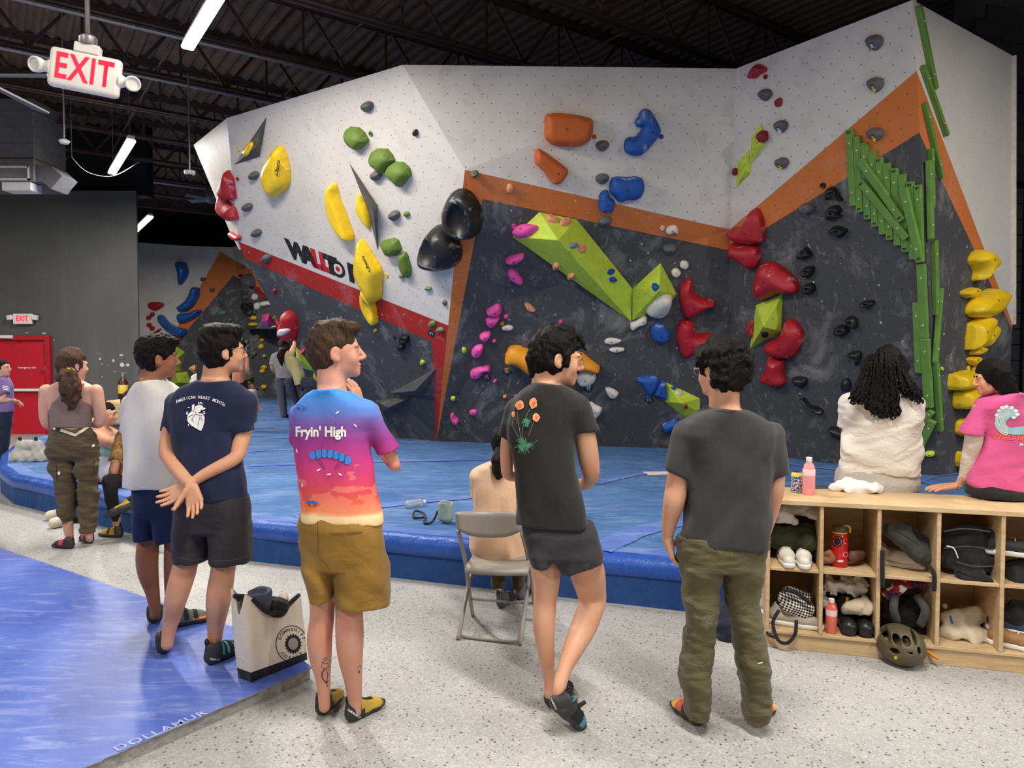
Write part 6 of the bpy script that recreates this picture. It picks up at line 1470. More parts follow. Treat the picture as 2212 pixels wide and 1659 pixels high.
HB=hair_mat('hair_darkbrown',(32,25,22),(45,45,10));P.hair(HB,0.022,nape=-0.085,seed=14,amp=0.004,extra=mop,hl=0.06,side=0.006)
glasses(P,mat('wire_steel',(120,120,124),0.3,0.8))
e=Sdf();e.loft(P.rows(rw,0.125),0,0.02);P.slv(e,(670,765,92,0),(592,1000,66,-0.01),0.04,None,Vector((0,0,-1)));P.slv(e,(1310,765,96,0),(1285,1000,104,0),0.04,None,Vector((0.15,0,-1)))
S_=P.garment('t_shirt',e,cloth_mat('tee_navy',(34,40,66),0.92,0.1,0.03,350,(1,1,0.35),0.5,8),0.0078,0.005,31)
bm=bmesh.new();txt='AMERICAN HEART MONTH'
for i,ch in enumerate(txt):
 if ch==' ':continue
 u=(i-9.5)/9.5;x=882+u*208;y=698+u*14+u*u*52;an=0.05+u*0.48;ca,sa=math.cos(an),math.sin(an);sc=30+3*abs(u)
 text2d(bm,ch,lambda X_,Y_:ZP('n',x+(X_*ca+Y_*sa)*sc,y+(X_*sa-Y_*ca)*sc*1.3),1.0,0.012)
decal('lettering',bm,S_,MATS['print_white'],0.0035,None,5)
bm=bmesh.new();poly2d(bm,[ZP('n',*q_)for q_ in((762,880),(772,850),(800,825),(840,822),(870,840),(905,845),(920,870),(918,920),(905,970),(888,1000),(860,985),(800,950),(770,915))]);poly2d(bm,[ZP('n',*q_)for q_ in((825,820),(835,780),(870,762),(905,775),(910,790),(895,800),(880,830),(850,835))]);poly2d(bm,[ZP('n',*q_)for q_ in((805,820),(808,765),(830,760),(824,815))]);poly2d(bm,[ZP('n',*q_)for q_ in((890,800),(925,788),(928,800),(900,815))])
for x,y,an in((778,790,0.3),(765,832,1.0),(760,845,1.0),(868,750,1.6),(882,748,1.6),(896,752,1.4),(915,828,-0.6),(918,842,-0.2),(776,945,1.5)):X_,Y_=ZP('n',x,y);ell2d(bm,X_,Y_,2.6,1.2,8,an)
decal('heart_print',bm,S_,MATS['print_white'],0.0035,None,5)['kind']='stuff'
bm=bmesh.new()
for pts in(((765,880),(800,860),(845,850),(838,825)),((845,850),(880,860),(915,855)),((830,860),(805,890),(822,920)),((880,865),(870,910),(860,955)),((885,870),(900,915)),((815,895),(800,905))):line2d(bm,[ZP('n',*q_)for q_ in pts],1.0)
decal('heart_line_print',bm,S_,MATS['tee_navy'],0.0045)['kind']='stuff'
e=Sdf();e.loft(P.rows([(110,602,1125,.11),(200,590,1146,.122),(300,584,1158),(370,580,1160),(410,620,1120,.07)],0.124,z='nl'),0,0);P.leg(e,[(380,579,834),(480,573,834),(620,570,826)],0.118,'nl',150);P.leg(e,[(380,834,1160),(480,838,1160),(630,846,1156)],0.12,'nl',150)
SH=P.garment('shorts',e,cloth_mat('shorts_black',(48,46,50),0.85,0.12,0.12,320,(1,1,1),0.6,8),0.0085,0.004,33,zscale=0.8)
bm=bmesh.new();line2d(bm,[ZP('nl',575,590),ZP('nl',700,615),ZP('nl',824,600)],0.8);line2d(bm,[ZP('nl',850,620),ZP('nl',1000,618),ZP('nl',1150,580)],0.8);decal('hem_stitch',bm,SH,mat('stitch_grey',(96,94,96),0.9),0.003)
P.z='nl';ORG_T=mat('shoe_orange',(226,140,50),0.6);AQUA=mat('shoe_aqua',(90,170,168),0.6)
P.shoe((478,1358),(510,1200),RZ,[RUB,AQUA,TABK],L=0.26,zone=lambda x,y,z:np.where((x>0.08)&(z>0.04)&(x<0.2),np.where(x>0.15,1,2),0),tabs=[(0.03,-0.012,0.1,ORG_T),(0.045,0.02,0.1,TABK)])
so=P.shoe((815,1440),(1075,1320),RZ,[RUB,AQUA,TABK],L=0.265,zone=lambda x,y,z:np.where((x>0.07)&(z>0.038)&(x<0.2),np.where((x*60).astype(int)%2==0,1,2),0),tabs=[(0.02,-0.01,0.1,TABK),(0.045,-0.025,0.1,ORG_T)],strap=[(0.13,TABK)])
bm=bmesh.new();text2d(bm,'TENAYA',lambda x,y:ZP('nl',880+x*20,1388-y*22+x*1),1.0,0.02);decal('lettering',bm,so,MATS['print_white'],0.002,None,3)
for pts in(((872,1272,42,0.0),(873,1340,44,0.0)),):
 e=Sdf();P.chain([(x,y,r_+6,d_)for x,y,r_,d_ in pts],e,0.01,z='nl');link('sock',e.mesh('sock',0.006),SOCK,P.root)
base=at_z(372,1348,RZ);P=Person('man in plain white T-shirt and navy shorts standing close beside another',base.y,'n',base,skin_mat('skin_tan',(150,100,72)))
rw=[(548,345,520),(570,310,570),(620,262,640),(690,220,690),(780,203,700),(900,200,690),(1100,203,690),(1300,204,690),(1420,204,690),(1505,202,688)]
P.body.loft(P.rows(rw,0.1,grow=-0.03),0,0.03)
P.head(505,352,345,55,0,0,neck=(440,560),nr=0.058)
P.chain([(240,760,56,0.04),(235,1000,48,0.14),(300,1120,40,0.3),(450,1060,30,0.34)]);P.chain([(650,760,56,0.02),(660,1000,50,0.1),(620,1120,40,0.26),(520,1080,30,0.33)])
P.chain([(365,300,90,0),(362,460,82,0.0),(352,600,82,-0.01),(362,720,74,-0.01),(392,850,54,0.0),(412,970,42,0.0),(415,1040,38,0)],z='nl');P.chain([(560,300,80,0.03),(565,460,74,0.05),(560,600,72,0.06),(555,750,66,0.06),(540,900,46,0.06),(535,1020,36,0.05)],z='nl')
P.finish();P.face_bits((40,30,24),(24,20,18))
def flow(e,L,k,RA):e.ell(L(0,0.035,0.105),[0.078*k,0.078*k,0.034*k],RA,0.03*k);e.ell(L(0,-0.06,0.06),[0.083*k,0.062*k,0.07*k],RA,0.03*k);[e.cone(L(q*0.06,0.02,0.08),L(q*0.082,0.03,0.03),0.022*k,0.01*k,0.02*k)for q in(-1,1)]
P.hair(MATS['hair_black'],0.026,nape=-0.085,seed=17,amp=0.005,extra=flow,hl=0.045,side=0.008)
e=Sdf();e.loft(P.rows(rw,0.125),0,0.02);P.slv(e,(255,760,78,0.03),(225,1000,62,0.12),0.03);P.slv(e,(610,770,96,0),(590,1010,92,0.06),0.03)
P.garment('t_shirt',e,cloth_mat('tee_white',(214,210,206),0.92,0.04,0,350,(1,1,0.3),0.55,8),0.008,0.006,41)
e=Sdf();e.loft(P.rows([(30,245,605,.1),(150,248,606),(250,262,602),(290,295,570,.07)],0.116,z='nl'),0,0);P.leg(e,[(260,263,442),(435,292,436)],0.108,'nl',80);P.leg(e,[(260,432,604),(452,440,600)],0.108,'nl',80)
P.garment('shorts',e,cloth_mat('shorts_navy',(26,40,74),0.85,0.1,0.02,320,(1,1,0.6),0.5,7),0.0085,0.004,43,zscale=0.6)
P.z='nl';P.shoe((398,1115),(455,985),RZ,[RUB,TABK,TEAL],L=0.25,zone=rub_zone(),tabs=[(0.02,-0.01,0.1,TABK)]);P.shoe((500,1150),(815,1085),RZ,[RUB,mat('shoe_greygreen',(96,98,90),0.7),ORG_T],L=0.27,zone=lambda x,y,z:np.where((x>0.06)&(z>0.03)&(x<0.25),np.where((z<0.045)&(x>0.13)&(x<0.2),2,1),0),strap=[(0.1,TABK),(0.15,TABK)])
base=at_z(165,1178,0);P=Person('woman with ponytail in taupe tank top and olive cargo trousers',base.y,'W',base,skin_mat('skin_pale',(218,170,146)))
P.body.loft(P.rows([(270,445,575),(292,395,620),(315,345,672),(345,312,700),(400,325,690),(450,350,668),(520,366,652),(600,374,644),(640,372,648)],0.085),0,0.03)
P.head(520,165,215,28,-4,0,neck=(505,285),nr=0.05,res=0.006)
P.chain([(332,345,46,0),(322,450,42,0),(330,550,40,0.02),(348,590,34,0.05),(345,575,28,0.18),(330,545,20,0.25)]);P.hand(P.p(330,545,0.25),Vector((0.4,0.4,0.3)),Vector((0,0,-1)),-1,sc=0.9)
P.chain([(688,345,46,0),(708,450,42,0),(718,540,40,0.02),(700,580,34,0.06),(640,560,26,0.22),(600,545,20,0.28)]);P.hand(P.p(600,545,0.28),Vector((-0.6,0.3,0.2)),Vector((0,0,-1)),1,sc=0.9)
for lg in([(470,640,50,0),(455,850,44,0),(480,1150,42,0),(485,1290,36,0),(497,1380,28,0),(507,1432,25,0.02)],[(570,640,50,0),(612,850,42,0),(640,1150,40,0),(632,1330,33,0),(638,1380,26,0),(642,1408,23,0.03)]):P.chain(lg)
P.finish(0.009)
HBR=hair_mat('hair_chestnut',(104,78,62),(40,40,8));P.hair(HBR,0.016,nape=-0.1,seed=19,amp=0.004,hl=0.06,side=0.004,res=0.007)
e=Sdf();e.chain([(P.p(497,205,-0.09),P.r(34)),(P.p(490,250,-0.13),P.r(58)),(P.p(500,320,-0.14),P.r(64)),(P.p(512,390,-0.13),P.r(52)),(P.p(522,440,-0.13),P.r(34)),(P.p(520,472,-0.13),P.r(12))],0.02);e.chain([(P.p(470,225,-0.1),P.r(24)),(P.p(430,245,-0.1),P.r(26)),(P.p(418,265,-0.1),P.r(14))],0.02)
w1=wob(3,6,30,60,0.012,0.7);e.disp=lambda X,Y,Z:w1(X,Y,Z);link('ponytail',e.mesh('ponytail',0.008),HBR,P.root)
c=P.p(497,203,-0.1);bm=bmesh.new();add_tube(bm,[c+Vector((0.035*math.cos(a),-0.012*math.sin(a),0.016*math.sin(a)))for a in[6.2832*k/14 for k in range(15)]],[0.011 if k%2 else 0.015 for k in range(15)],7);bm_obj('scrunchie',bm,mat('scrunchie_lime',(206,214,96),0.8),P.root,True)
e=Sdf();e.loft(P.rows([(300,490,552),(345,462,580),(395,410,620),(430,360,660),(480,355,662),(540,364,652),(606,372,644)],0.095),0,0.0)
TP=P.garment('tank_top',e,cloth_mat('top_taupe',(134,112,106),0.85,0.06,0,320,(1,1,2),0.4,10),0.008,0.003,51)
bm=bmesh.new();add_tube(bm,[P.p(600,295,-0.075),P.p(585,330,-0.095),P.p(560,350,-0.1)],0.008,6);bm_obj('bra_strap',bm,mat('strap_coral',(214,84,90),0.7),TP)
CRG=cloth_mat('cargo_olive',(92,80,58),0.85,0.12,0.12,320,(1,1,2.2),0.9,6)
e=Sdf();e.loft(P.rows([(606,380,644,.1),(680,360,672),(760,342,700),(810,342,702),(860,380,660,.06)],0.12),0,0);P.leg(e,[(820,343,540),(900,360,532),(1000,398,536),(1100,420,540),(1220,430,540),(1296,448,526)],0.088,None,640);P.leg(e,[(820,540,702),(900,550,694),(1000,560,684),(1120,572,690),(1260,584,690),(1352,592,672)],0.088,None,640)
TR_=P.garment('cargo_trousers',e,CRG,0.009,0.007,53,fmin=10,fmax=20,zscale=2.0)
for pts in(((360,690),(420,705),(510,705),(512,722),(430,722),(362,706)),((600,690),(640,700),(680,678),(676,695),(640,715),(604,704)),((358,860),(392,850),(402,880),(405,985),(380,980),(360,885)),((682,820),(692,815),(690,930),(672,935))):
 bm=bmesh.new();poly2d(bm,[ZP('W',*q_)for q_ in pts]);decal('pocket_flap',bm,TR_,CRG,0.008,None,5)
bm=bmesh.new();ell2d(bm,*ZP('W',422,935),3,4,12);poly2d(bm,[ZP('W',*q_)for q_ in((658,735),(678,725),(680,742),(660,750))]);decal('patch',bm,TR_,MATS['print_white'],0.012,None,3)
bm=bmesh.new();line2d(bm,[ZP('W',*q_)for q_ in((380,612),(430,628),(540,662),(600,625),(642,595))],6.0);bl=decal('belt_strap',bm,TR_,mat('strap_cream',(222,208,178),0.8),0.015,P.root,4)
bm=bmesh.new();add_box(bm,P.p(415,622,-0.15),(0.035,0.012,0.03));bm_obj('buckle',bm,TABK,bl)
for hl,te in(((525,1478),(405,1468)),((655,1440),(580,1415))):P.shoe(hl,te,0,[RUB,mat('shoe_crimson',(190,60,84),0.6),TABK],L=0.23,zone=lambda x,y,z:np.where((x>0.09)&(z>0.04)&(x<0.15),1,np.where((x>0.1)&(z>0.03)&(x<0.19),2,0)),tabs=[(0.02,0.0,0.1,MATS['shoe_crimson'])],res=0.006)
base=Vector((at_y(5,1000,10.4).x,10.4,0));P=Person('woman in lilac T-shirt and dark jeans talking beside the red door',10.4,'W',base,skin_mat('skin_pale',(218,170,146)))
rw=[(238,-40,45),(265,-80,70),(310,-100,92),(400,-95,95),(480,-92,94),(500,-90,90)]
P.body.loft(P.rows(rw,0.09,grow=-0.02),0,0.03);P.head(15,185,118,85,2,0,neck=(0,250),nr=0.05,res=0.009)
P.chain([(20,300,20,-0.06),(28,370,20,-0.1),(12,410,20,-0.12),(60,410,18,-0.05),(100,415,14,0.05)]);P.hand(P.p(100,415,0.05),Vector((1,0.2,-0.3)),Vector((0,-0.5,-1)),1,sc=0.95)
P.finish(0.013);P.hair(hair_mat('hair_brunette',(52,36,30)),0.01,nape=-0.06,seed=3,hl=0.07,res=0.012);P.face_bits((50,40,30),(50,34,26),(190,100,100))
e=Sdf();e.ell(P.hl(0,-0.12,0.03),[0.035,0.035,0.035],None,0);link('hair_bun',e.mesh('hair_bun',0.012),MATS['hair_brunette'],P.root)
e=Sdf();e.loft(P.rows(rw,0.11),0,0.02);P.slv(e,(20,290,38,-0.06),(35,372,32,-0.12),0.02);S_=P.garment('t_shirt',e,cloth_mat('tee_lilac',(128,104,150),0.9,0.08,0,300,(1,1,1),0.5,7),0.014,0.005,61)
bm=bmesh.new();[line2d(bm,[ZP('W',18,y),ZP('W',62,y+6)],1.4)for y in(310,322,334)];decal('chest_print',bm,S_,MATS['print_white'],0.005)['kind']='stuff'
e=Sdf();e.loft(P.rows([(490,-92,86),(600,-95,78)],0.11),0,0);e.loft(P.rows([(560,-95,-10),(760,-80,-15),(930,-70,-22)],0.08),0,0.004);e.loft(P.rows([(560,-10,78),(760,-15,52),(930,-18,30)],0.08),0,0.004);P.garment('jeans',e,cloth_mat('jeans_dark',(34,42,62),0.85),0.014,0.004,63)
for xx in(-45,10):so=P.shoe(Vector((P.p(xx,900).x,10.35,0)),Vector((P.p(xx,900).x+0.25,10.4,0)),0,[TABK],L=0.26,res=0.01)
base=Vector((at_y(228,1000,7.5).x,7.5,MATZ));P=Person('person with bun in tank top sitting on the mat, arms stretched forward',7.5,'m',base,skin_mat('skin_medium',(208,156,124)))
rw=[(480,40,215),(540,10,260),(640,0,270),(760,0,260),(900,10,250),(985,10,255)]
P.body.loft(P.rows(rw,0.1,grow=-0.02),0,0.03);P.head(185,345,205,80,-6,0,neck=(140,500),nr=0.052,res=0.007)
P.chain([(90,560,62,-0.12),(180,610,60,-0.12),(300,655,48,0.0),(420,640,34,0.1),(520,610,26,0.2)]);P.chain([(215,520,52,0.1),(300,560,46,0.15),(420,590,34,0.25),(520,600,26,0.3)])
P.chain([(240,930,80,0.0),(420,760,66,0.1),(520,940,50,0.15)]);P.finish(0.009)
P.hair(MATS['hair_black'],0.014,nape=-0.08,seed=6,hl=0.07,res=0.009);P.face_bits()
e=Sdf();e.ell(P.hl(0,-0.115,0.02),[0.035]*3,None,0);e.disp=wob(2,4,40,80,0.004);link('hair_bun',e.mesh('hair_bun',0.01),MATS['hair_black'],P.root)
e=Sdf();e.loft(P.rows([(530,60,215),(580,25,258),(680,8,266),(790,4,260)],0.11),0,0);P.garment('tank_top',e,cloth_mat('top_mint',(150,186,170),0.9),0.011,0.004,71)
e=Sdf();e.loft(P.rows([(760,4,258),(900,2,262),(1000,8,262)],0.14),0,0);P.chain([(230,920,92,-0.02),(400,790,80,0.1)],e,0.03);P.garment('shorts',e,cloth_mat('shorts_white',(206,206,206),0.9),0.011,0.005,73)
base=Vector((at_y(275,1050,6.75).x,6.75,MATZ));P=Person('person in brown tie-dye T-shirt and black trousers sitting with one ankle crossed',6.55,'m',base,skin_mat('skin_fair',(204,150,128)))
rw=[(430,400,560),(480,340,620),(560,320,660),(700,330,650),(900,330,650),(1010,330,650)]
P.body.loft(P.rows(rw,0.1,grow=-0.02),0,0.03);P.head(455,235,235,20,0,0,neck=(480,430),nr=0.052,res=0.008)
P.chain([(345,560,58,-0.02),(300,760,48,-0.06),(250,930,42,-0.1),(330,905,36,0.02),(420,880,28,0.12)]);P.hand(P.p(420,880,0.12),Vector((1,0.5,0)),Vector((0,0,-1)),1,sc=0.9)
P.chain([(285,1380,44,-0.05),(288,1470,34,-0.05),(288,1530,30,-0.05)])
P.chain([(620,560,50,0),(640,760,44,0.05),(600,900,36,0.15)]);P.finish(0.009);P.hair(hair_mat('hair_auburn',(70,44,34)),0.012,nape=-0.09,seed=9,res=0.01);P.face_bits()
t=NT('tee_tiedye');co=t.coord();n=t.noise(co,14,6,0.7,1.5);M_TD=t.out(t.ramp(n,0.35,0.62,srgb(120,78,30),srgb(206,164,104)),0.9)
e=Sdf();e.loft(P.rows(rw,0.12),0,0.02);P.slv(e,(360,570,78,-0.02),(288,830,84,-0.06),0.03);P.garment('t_shirt',e,M_TD,0.011,0.005,81)
e=Sdf();e.loft(P.rows([(970,330,650),(1060,330,650)],0.14),0,0);P.chain([(420,1020,80,0.0),(235,1010,70,-0.12),(225,1060,62,-0.14),(255,1260,58,-0.08),(288,1400,46,-0.05)],e,0.03);P.chain([(560,1020,80,-0.05),(640,1000,66,-0.25),(560,1120,58,-0.22),(440,1200,50,-0.16),(420,1215,46,-0.15)],e,0.03);P.garment('trousers',e,cloth_mat('trousers_black',(40,38,38),0.9,0.1,0.05),0.011,0.005,83)
P.shoe(at_z(*ZP('m',340,1575),0),at_z(*ZP('m',130,1560),0),0,[RUB,MUST,TABK],L=0.26,zone=lambda x,y,z:np.where((x>0.05)&(z>0.03)&(x<0.23),1,0),tabs=[(0.03,0,0.1,TABK)],strap=[(0.12,TABK)],res=0.006)
P.shoe(P.p(470,1265,-0.2),P.p(292,1330,-0.26),0,[RUB,MUST],L=0.25,lift=Vector((0.15,0.75,0.6)),zone=lambda x,y,z:np.where((z>0.035)&(x<0.16),1,0),res=0.006)
base=Vector((at_y(1075,1200,4.45).x,4.45,0));P=Person('woman with ponytail in peach T-shirt sitting on the folding chair',4.42,'C',base,skin_mat('skin_pale',(218,170,146)))
rw=[(398,600,720),(412,560,760),(440,512,800),(500,484,826),(600,474,836),(720,468,840),(860,448,842),(950,452,838),(1035,480,825)]
P.body.loft(P.rows(rw,0.1,grow=-0.03),0,0.03);P.head(668,290,190,10,0,0,neck=(662,410),nr=0.05)
P.chain([(640,1090,40,0.33),(642,1210,32,0.3),(650,1270,27,0.28),(652,1310,26,0.28)]);P.chain([(760,1090,40,0.36),(770,1210,32,0.4),(775,1260,27,0.42)]);P.finish(0.0085)
P.hair(MATS['hair_darkbrown'],0.014,nape=-0.1,seed=23,amp=0.003,hl=0.06,side=0.003)
e=Sdf();e.chain([(P.p(650,340,-0.1),P.r(30)),(P.p(645,400,-0.13),P.r(42)),(P.p(645,460,-0.13),P.r(40)),(P.p(640,505,-0.12),P.r(22))],0.02);e.disp=wob(6,5,40,90,0.004,0.2);link('ponytail',e.mesh('ponytail',0.007),MATS['hair_darkbrown'],P.root)
e=Sdf();e.loft(P.rows(rw,0.125),0,0.02);P.slv(e,(520,500,60,0.02),(508,660,56,0.1),0.03);P.slv(e,(800,500,60,0.02),(812,660,56,0.1),0.03);P.garment('t_shirt',e,cloth_mat('tee_peach',(222,184,152),0.92,0.05,0,350,(1,1,0.4),0.6,8),0.008,0.006,91)
e=Sdf();e.loft(P.rows([(1005,476,822),(1040,470,824),(1078,490,810)],0.15,dd=0.02),0,0);P.chain([(560,1045,62,0.1),(615,1050,60,0.32),(640,1130,48,0.33),(642,1198,44,0.31)],e,0.03);P.chain([(740,1045,62,0.1),(755,1050,60,0.36),(765,1120,48,0.37),(770,1190,44,0.39)],e,0.03);P.garment('trousers',e,cloth_mat('trousers_brown',(76,64,40),0.85),0.0085,0.004,93)
P.shoe(Vector((P.p(650,1340,0.28).x,4.62,0)),Vector((P.p(650,1340,0.28).x+0.11,4.84,0)),0,[mat('shoe_grey',(84,86,90),0.7,chalk=0.2),TABK],L=0.24,zone=rub_zone(),tabs=[(0.02,-0.02,0.1,TABK),(0.03,0.01,0.105,TEAL)])
P.shoe(Vector((P.p(775,1310,0.42).x,4.78,0)),Vector((P.p(775,1310,0.42).x+0.1,5.0,0)),0,[MATS['shoe_grey'],TABK],L=0.24,zone=rub_zone())
base=Vector((at_y(1895,1050,4.3).x,4.3,0.84));P=Person('person with long black twists in cream T-shirt sitting on the cubby shelf',4.3,'S',base,skin_mat('skin_deep',(120,78,58)))
rw=[(520,400,690),(545,300,800),(585,220,880),(640,185,915),(740,180,915),(900,212,890),(1000,192,872),(1150,178,862),(1260,175,862),(1325,178,860)]
P.body.loft(P.rows(rw,0.1,grow=-0.03),0,0.03);P.head(600,300,300,32,-4,0,neck=(560,520),nr=0.05,ears=False)
P.chain([(190,660,46,0.03),(178,860,42,0.1),(240,960,34,0.25),(400,980,28,0.3)]);P.chain([(900,660,46,0.03),(905,860,42,0.1),(850,960,34,0.25),(700,980,28,0.3)]);P.finish(0.0085);P.face_bits((30,22,18),(20,16,14));glasses(P,MATS['wire_gold'])
P.hair(hair_mat('hair_twists',(24,20,20),(25,25,25)),0.014,nape=-0.11,seed=29,amp=0.004,hl=0.05,grow=0.006,earcut=False)
bm=bmesh.new();rg=random.Random(12)
for i in range(170):
 xe=rg.uniform(235,940);u=(xe-575)/340
 ye=(640+150*max(0,1-abs((xe-600)/240)**2)+rg.uniform(-40,40))if xe<720 else 560+(xe-720)*0.4+rg.uniform(-60,40)
 lay=rg.uniform(0,1);sx=575+u*160+rg.uniform(-20,20);sy=125+abs(u)*90+lay*60;mx=575+u*225;my=380+rg.uniform(-30,30)
 if xe>720:mx=700+(xe-720)*0.4
 dn_=-0.10-0.06*(1-abs(u))+lay*0.05;pts=[P.p(sx,sy,-0.06*(1-abs(u))-0.03),P.p((sx+mx)/2+u*25,(sy+my)/2,dn_),P.p(mx,my,dn_-0.01),P.p((mx+xe)/2,(my+ye)/2,-0.15+lay*0.03),P.p(xe,ye,-0.155+lay*0.02)]
 C_=catmull(pts,7,False);n_=len(C_);ph=rg.uniform(0,6.28);out=[]
 for j,c in enumerate(C_):
  t_=j/n_;am=0.002+0.008*max(0,t_-0.6)/0.4;out.append(Vector(c)+Vector((am*math.sin(ph+j*1.5),am*math.cos(ph+j*1.5)*0.6,0)))
 add_tube(bm,out,[0.0075*(1+0.3*math.sin(j*2.2+ph))*(1 if j<n_-4 else 0.7)for j in range(n_)],5)
bm_obj('twists',bm,MATS['hair_twists'],P.root,True)['kind']='stuff'
e=Sdf();e.loft(P.rows(rw,0.125),0,0.02);P.slv(e,(215,650,62,0.02),(180,880,52,0.08),0.03,None,Vector((-0.1,0,-1)));P.slv(e,(885,650,62,0.02),(905,885,52,0.08),0.03,None,Vector((0.1,0,-1)));P.garment('t_shirt',e,cloth_mat('tee_cream',(216,208,198),0.92,0.04,0,350,(1,1,1.6),0.7,8),0.008,0.006,101,zscale=0.9)
e=Sdf();e.loft(P.rows([(1230,200,830,.105),(1300,150,868,.13),(1400,122,888),(1470,130,876),(1492,160,850)],0.15,dd=0.02),0,0);P.chain([(330,1400,90,0.1),(330,1420,80,0.45),(340,1650,60,0.45)],e,0.03);P.chain([(680,1400,90,0.1),(680,1420,80,0.45),(670,1650,60,0.45)],e,0.03);P.garment('sweatpants',e,cloth_mat('sweats_grey',(176,168,158),0.95,0.08,0,500,(1,1,1),0.5,14),0.009,0.005,103)
base=Vector((at_y(2175,1070,4.02).x,4.02,0.84));P=Person('woman with black bob in pink wave-print T-shirt leaning on one hand',4.02,'S',base,skin_mat('skin_medium',(208,156,124)))
rw=[(565,1620,1830),(590,1540,1910),(630,1455,1990),(700,1420,2030),(820,1490,2000),(980,1510,1980),(1150,1468,1980),(1300,1422,2000),(1420,1385,2020),(1540,1440,2020)]
P.body.loft(P.rows(rw,0.1,grow=-0.03),0,0.03);P.head(1575,425,300,-72,-10,0,neck=(1720,580),nr=0.05,ears=False)
P.chain([(1455,700,52,0.0),(1420,960,50,0.0),(1375,1180,44,0.05),(1300,1380,34,0.1),(1245,1438,26,0.12)]);P.hand(P.p(1235,1440,0.12),Vector((-1,0.1,-0.1)),Vector((0.0,0.1,-1)),-1,(0.08,0.12,0.12),0.95)
P.chain([(1985,720,50,0.02),(2030,960,48,0.0),(2060,1150,42,0.05),(2010,1330,34,0.2),(1950,1390,26,0.3)]);P.hand(P.p(1950,1390,0.3),Vector((-0.8,0.5,-0.2)),Vector((0,0,-1)),1,sc=0.95)
P.finish(0.0085);P.face_bits((30,22,18),(26,20,18),(196,108,104))
HK=hair_mat('hair_straightblack',(26,20,22),(60,60,3))
def bob(e,L,k,RA):
 for q in(-1,1):e.cone(L(q*0.07,-0.02,0.06),L(q*0.082,-0.03,-0.1),0.03*k,0.022*k,0.03)
 e.cone(L(0,-0.07,0.02),L(0,-0.11,-0.13),0.06*k,0.045*k,0.04);e.cone(L(0.05,-0.06,0.02),L(0.06,-0.09,-0.14),0.05*k,0.03*k,0.03);e.cone(L(-0.05,-0.06,0.02),L(-0.06,-0.09,-0.14),0.05*k,0.03*k,0.03)
 for q in(-1,1):e.cone(L(q*0.066,0.04,0.07),L(q*0.074,0.05,-0.04),0.012*k,0.006*k,0.02)
P.hair(HK,0.02,nape=-0.19,seed=33,amp=0.002,extra=bob,hl=0.06,side=0.006,earcut=False)
PNK=cloth_mat('tee_pink',(214,92,144),0.92,0.06,0,350,(1,1,1),0.6,8)
e=Sdf();e.loft(P.rows(rw,0.125),0,0.02);P.slv(e,(1480,690,84,0),(1400,955,112,0.0),0.03,None,Vector((-0.25,0,-1)));P.slv(e,(1985,700,80,0),(2030,960,96,0.0),0.03);S_=P.garment('t_shirt',e,PNK,0.008,0.006,111,zscale=0.8)
e=Sdf();P.chain([(1430,850,72,0.0),(1410,1000,78,0.0),(1375,1170,74,0.05),(1310,1360,54,0.1),(1262,1440,44,0.12)],e,0.02);P.garment('undershirt_sleeve',e,MATS['tee_cream'],0.008,0.003,113)
e=Sdf();P.chain([(2020,900,66,0.0),(2062,1150,60,0.05),(2012,1330,50,0.2),(1965,1380,42,0.28)],e,0.02);P.garment('undershirt_sleeve',e,MATS['tee_cream'],0.009,0.003,114)
bm=bmesh.new();poly2d(bm,[ZP('S',*q_)for q_ in((1605,860),(1620,760),(1660,700),(1720,685),(1790,700),(1830,740),(1830,790),(1790,800),(1760,790),(1720,830),(1715,870),(1760,890),(1860,880),(1900,870),(1900,955),(1800,958),(1680,940),(1625,900))]);decal('wave_print',bm,S_,mat('print_seafoam',(150,196,204),0.8),0.0035,None,5)
bm=bmesh.new()
for r_ in range(6):line2d(bm,[ZP('S',1720+(100-r_*14)*math.cos(a),830+(125-r_*17)*math.sin(a))for a in[math.radians(d)for d in range(80,300,18)]],1.3)
for x,y in((1680,700),(1720,690),(1770,700),(1810,730),(1825,765),(1790,795),(1650,730),(1630,770)):ell2d(bm,*ZP('S',x,y),5,3.2,8)
decal('foam_print',bm,S_,MATS['print_white'],0.0045,None,5)['kind']='stuff'
bm=bmesh.new();text2d(bm,'WILD BR',lambda x,y:ZP('S',1755+x*80,985-y*62+x*4),1.0,0.03);decal('lettering',bm,S_,mat('print_vermilion',(240,110,70),0.8),0.0035,None,5)
bm=bmesh.new();text2d(bm,'M',lambda x,y:ZP('S',1862+x*44,1050-y*36),1.0,0.02);decal('small_lettering',bm,S_,MATS['print_white'],0.0035,None,4)
e=Sdf();e.loft(P.rows([(1370,1400,2010,.11),(1480,1345,2040),(1535,1370,2030)],0.15,dd=0.02),0,0);P.chain([(1500,1450,80,0.1),(1500,1470,70,0.45),(1500,1700,55,0.45)],e,0.03);P.chain([(1850,1450,80,0.1),(1850,1470,70,0.45),(1850,1700,55,0.45)],e,0.03);P.garment('trousers',e,MATS['trousers_black'],0.009,0.004,115)
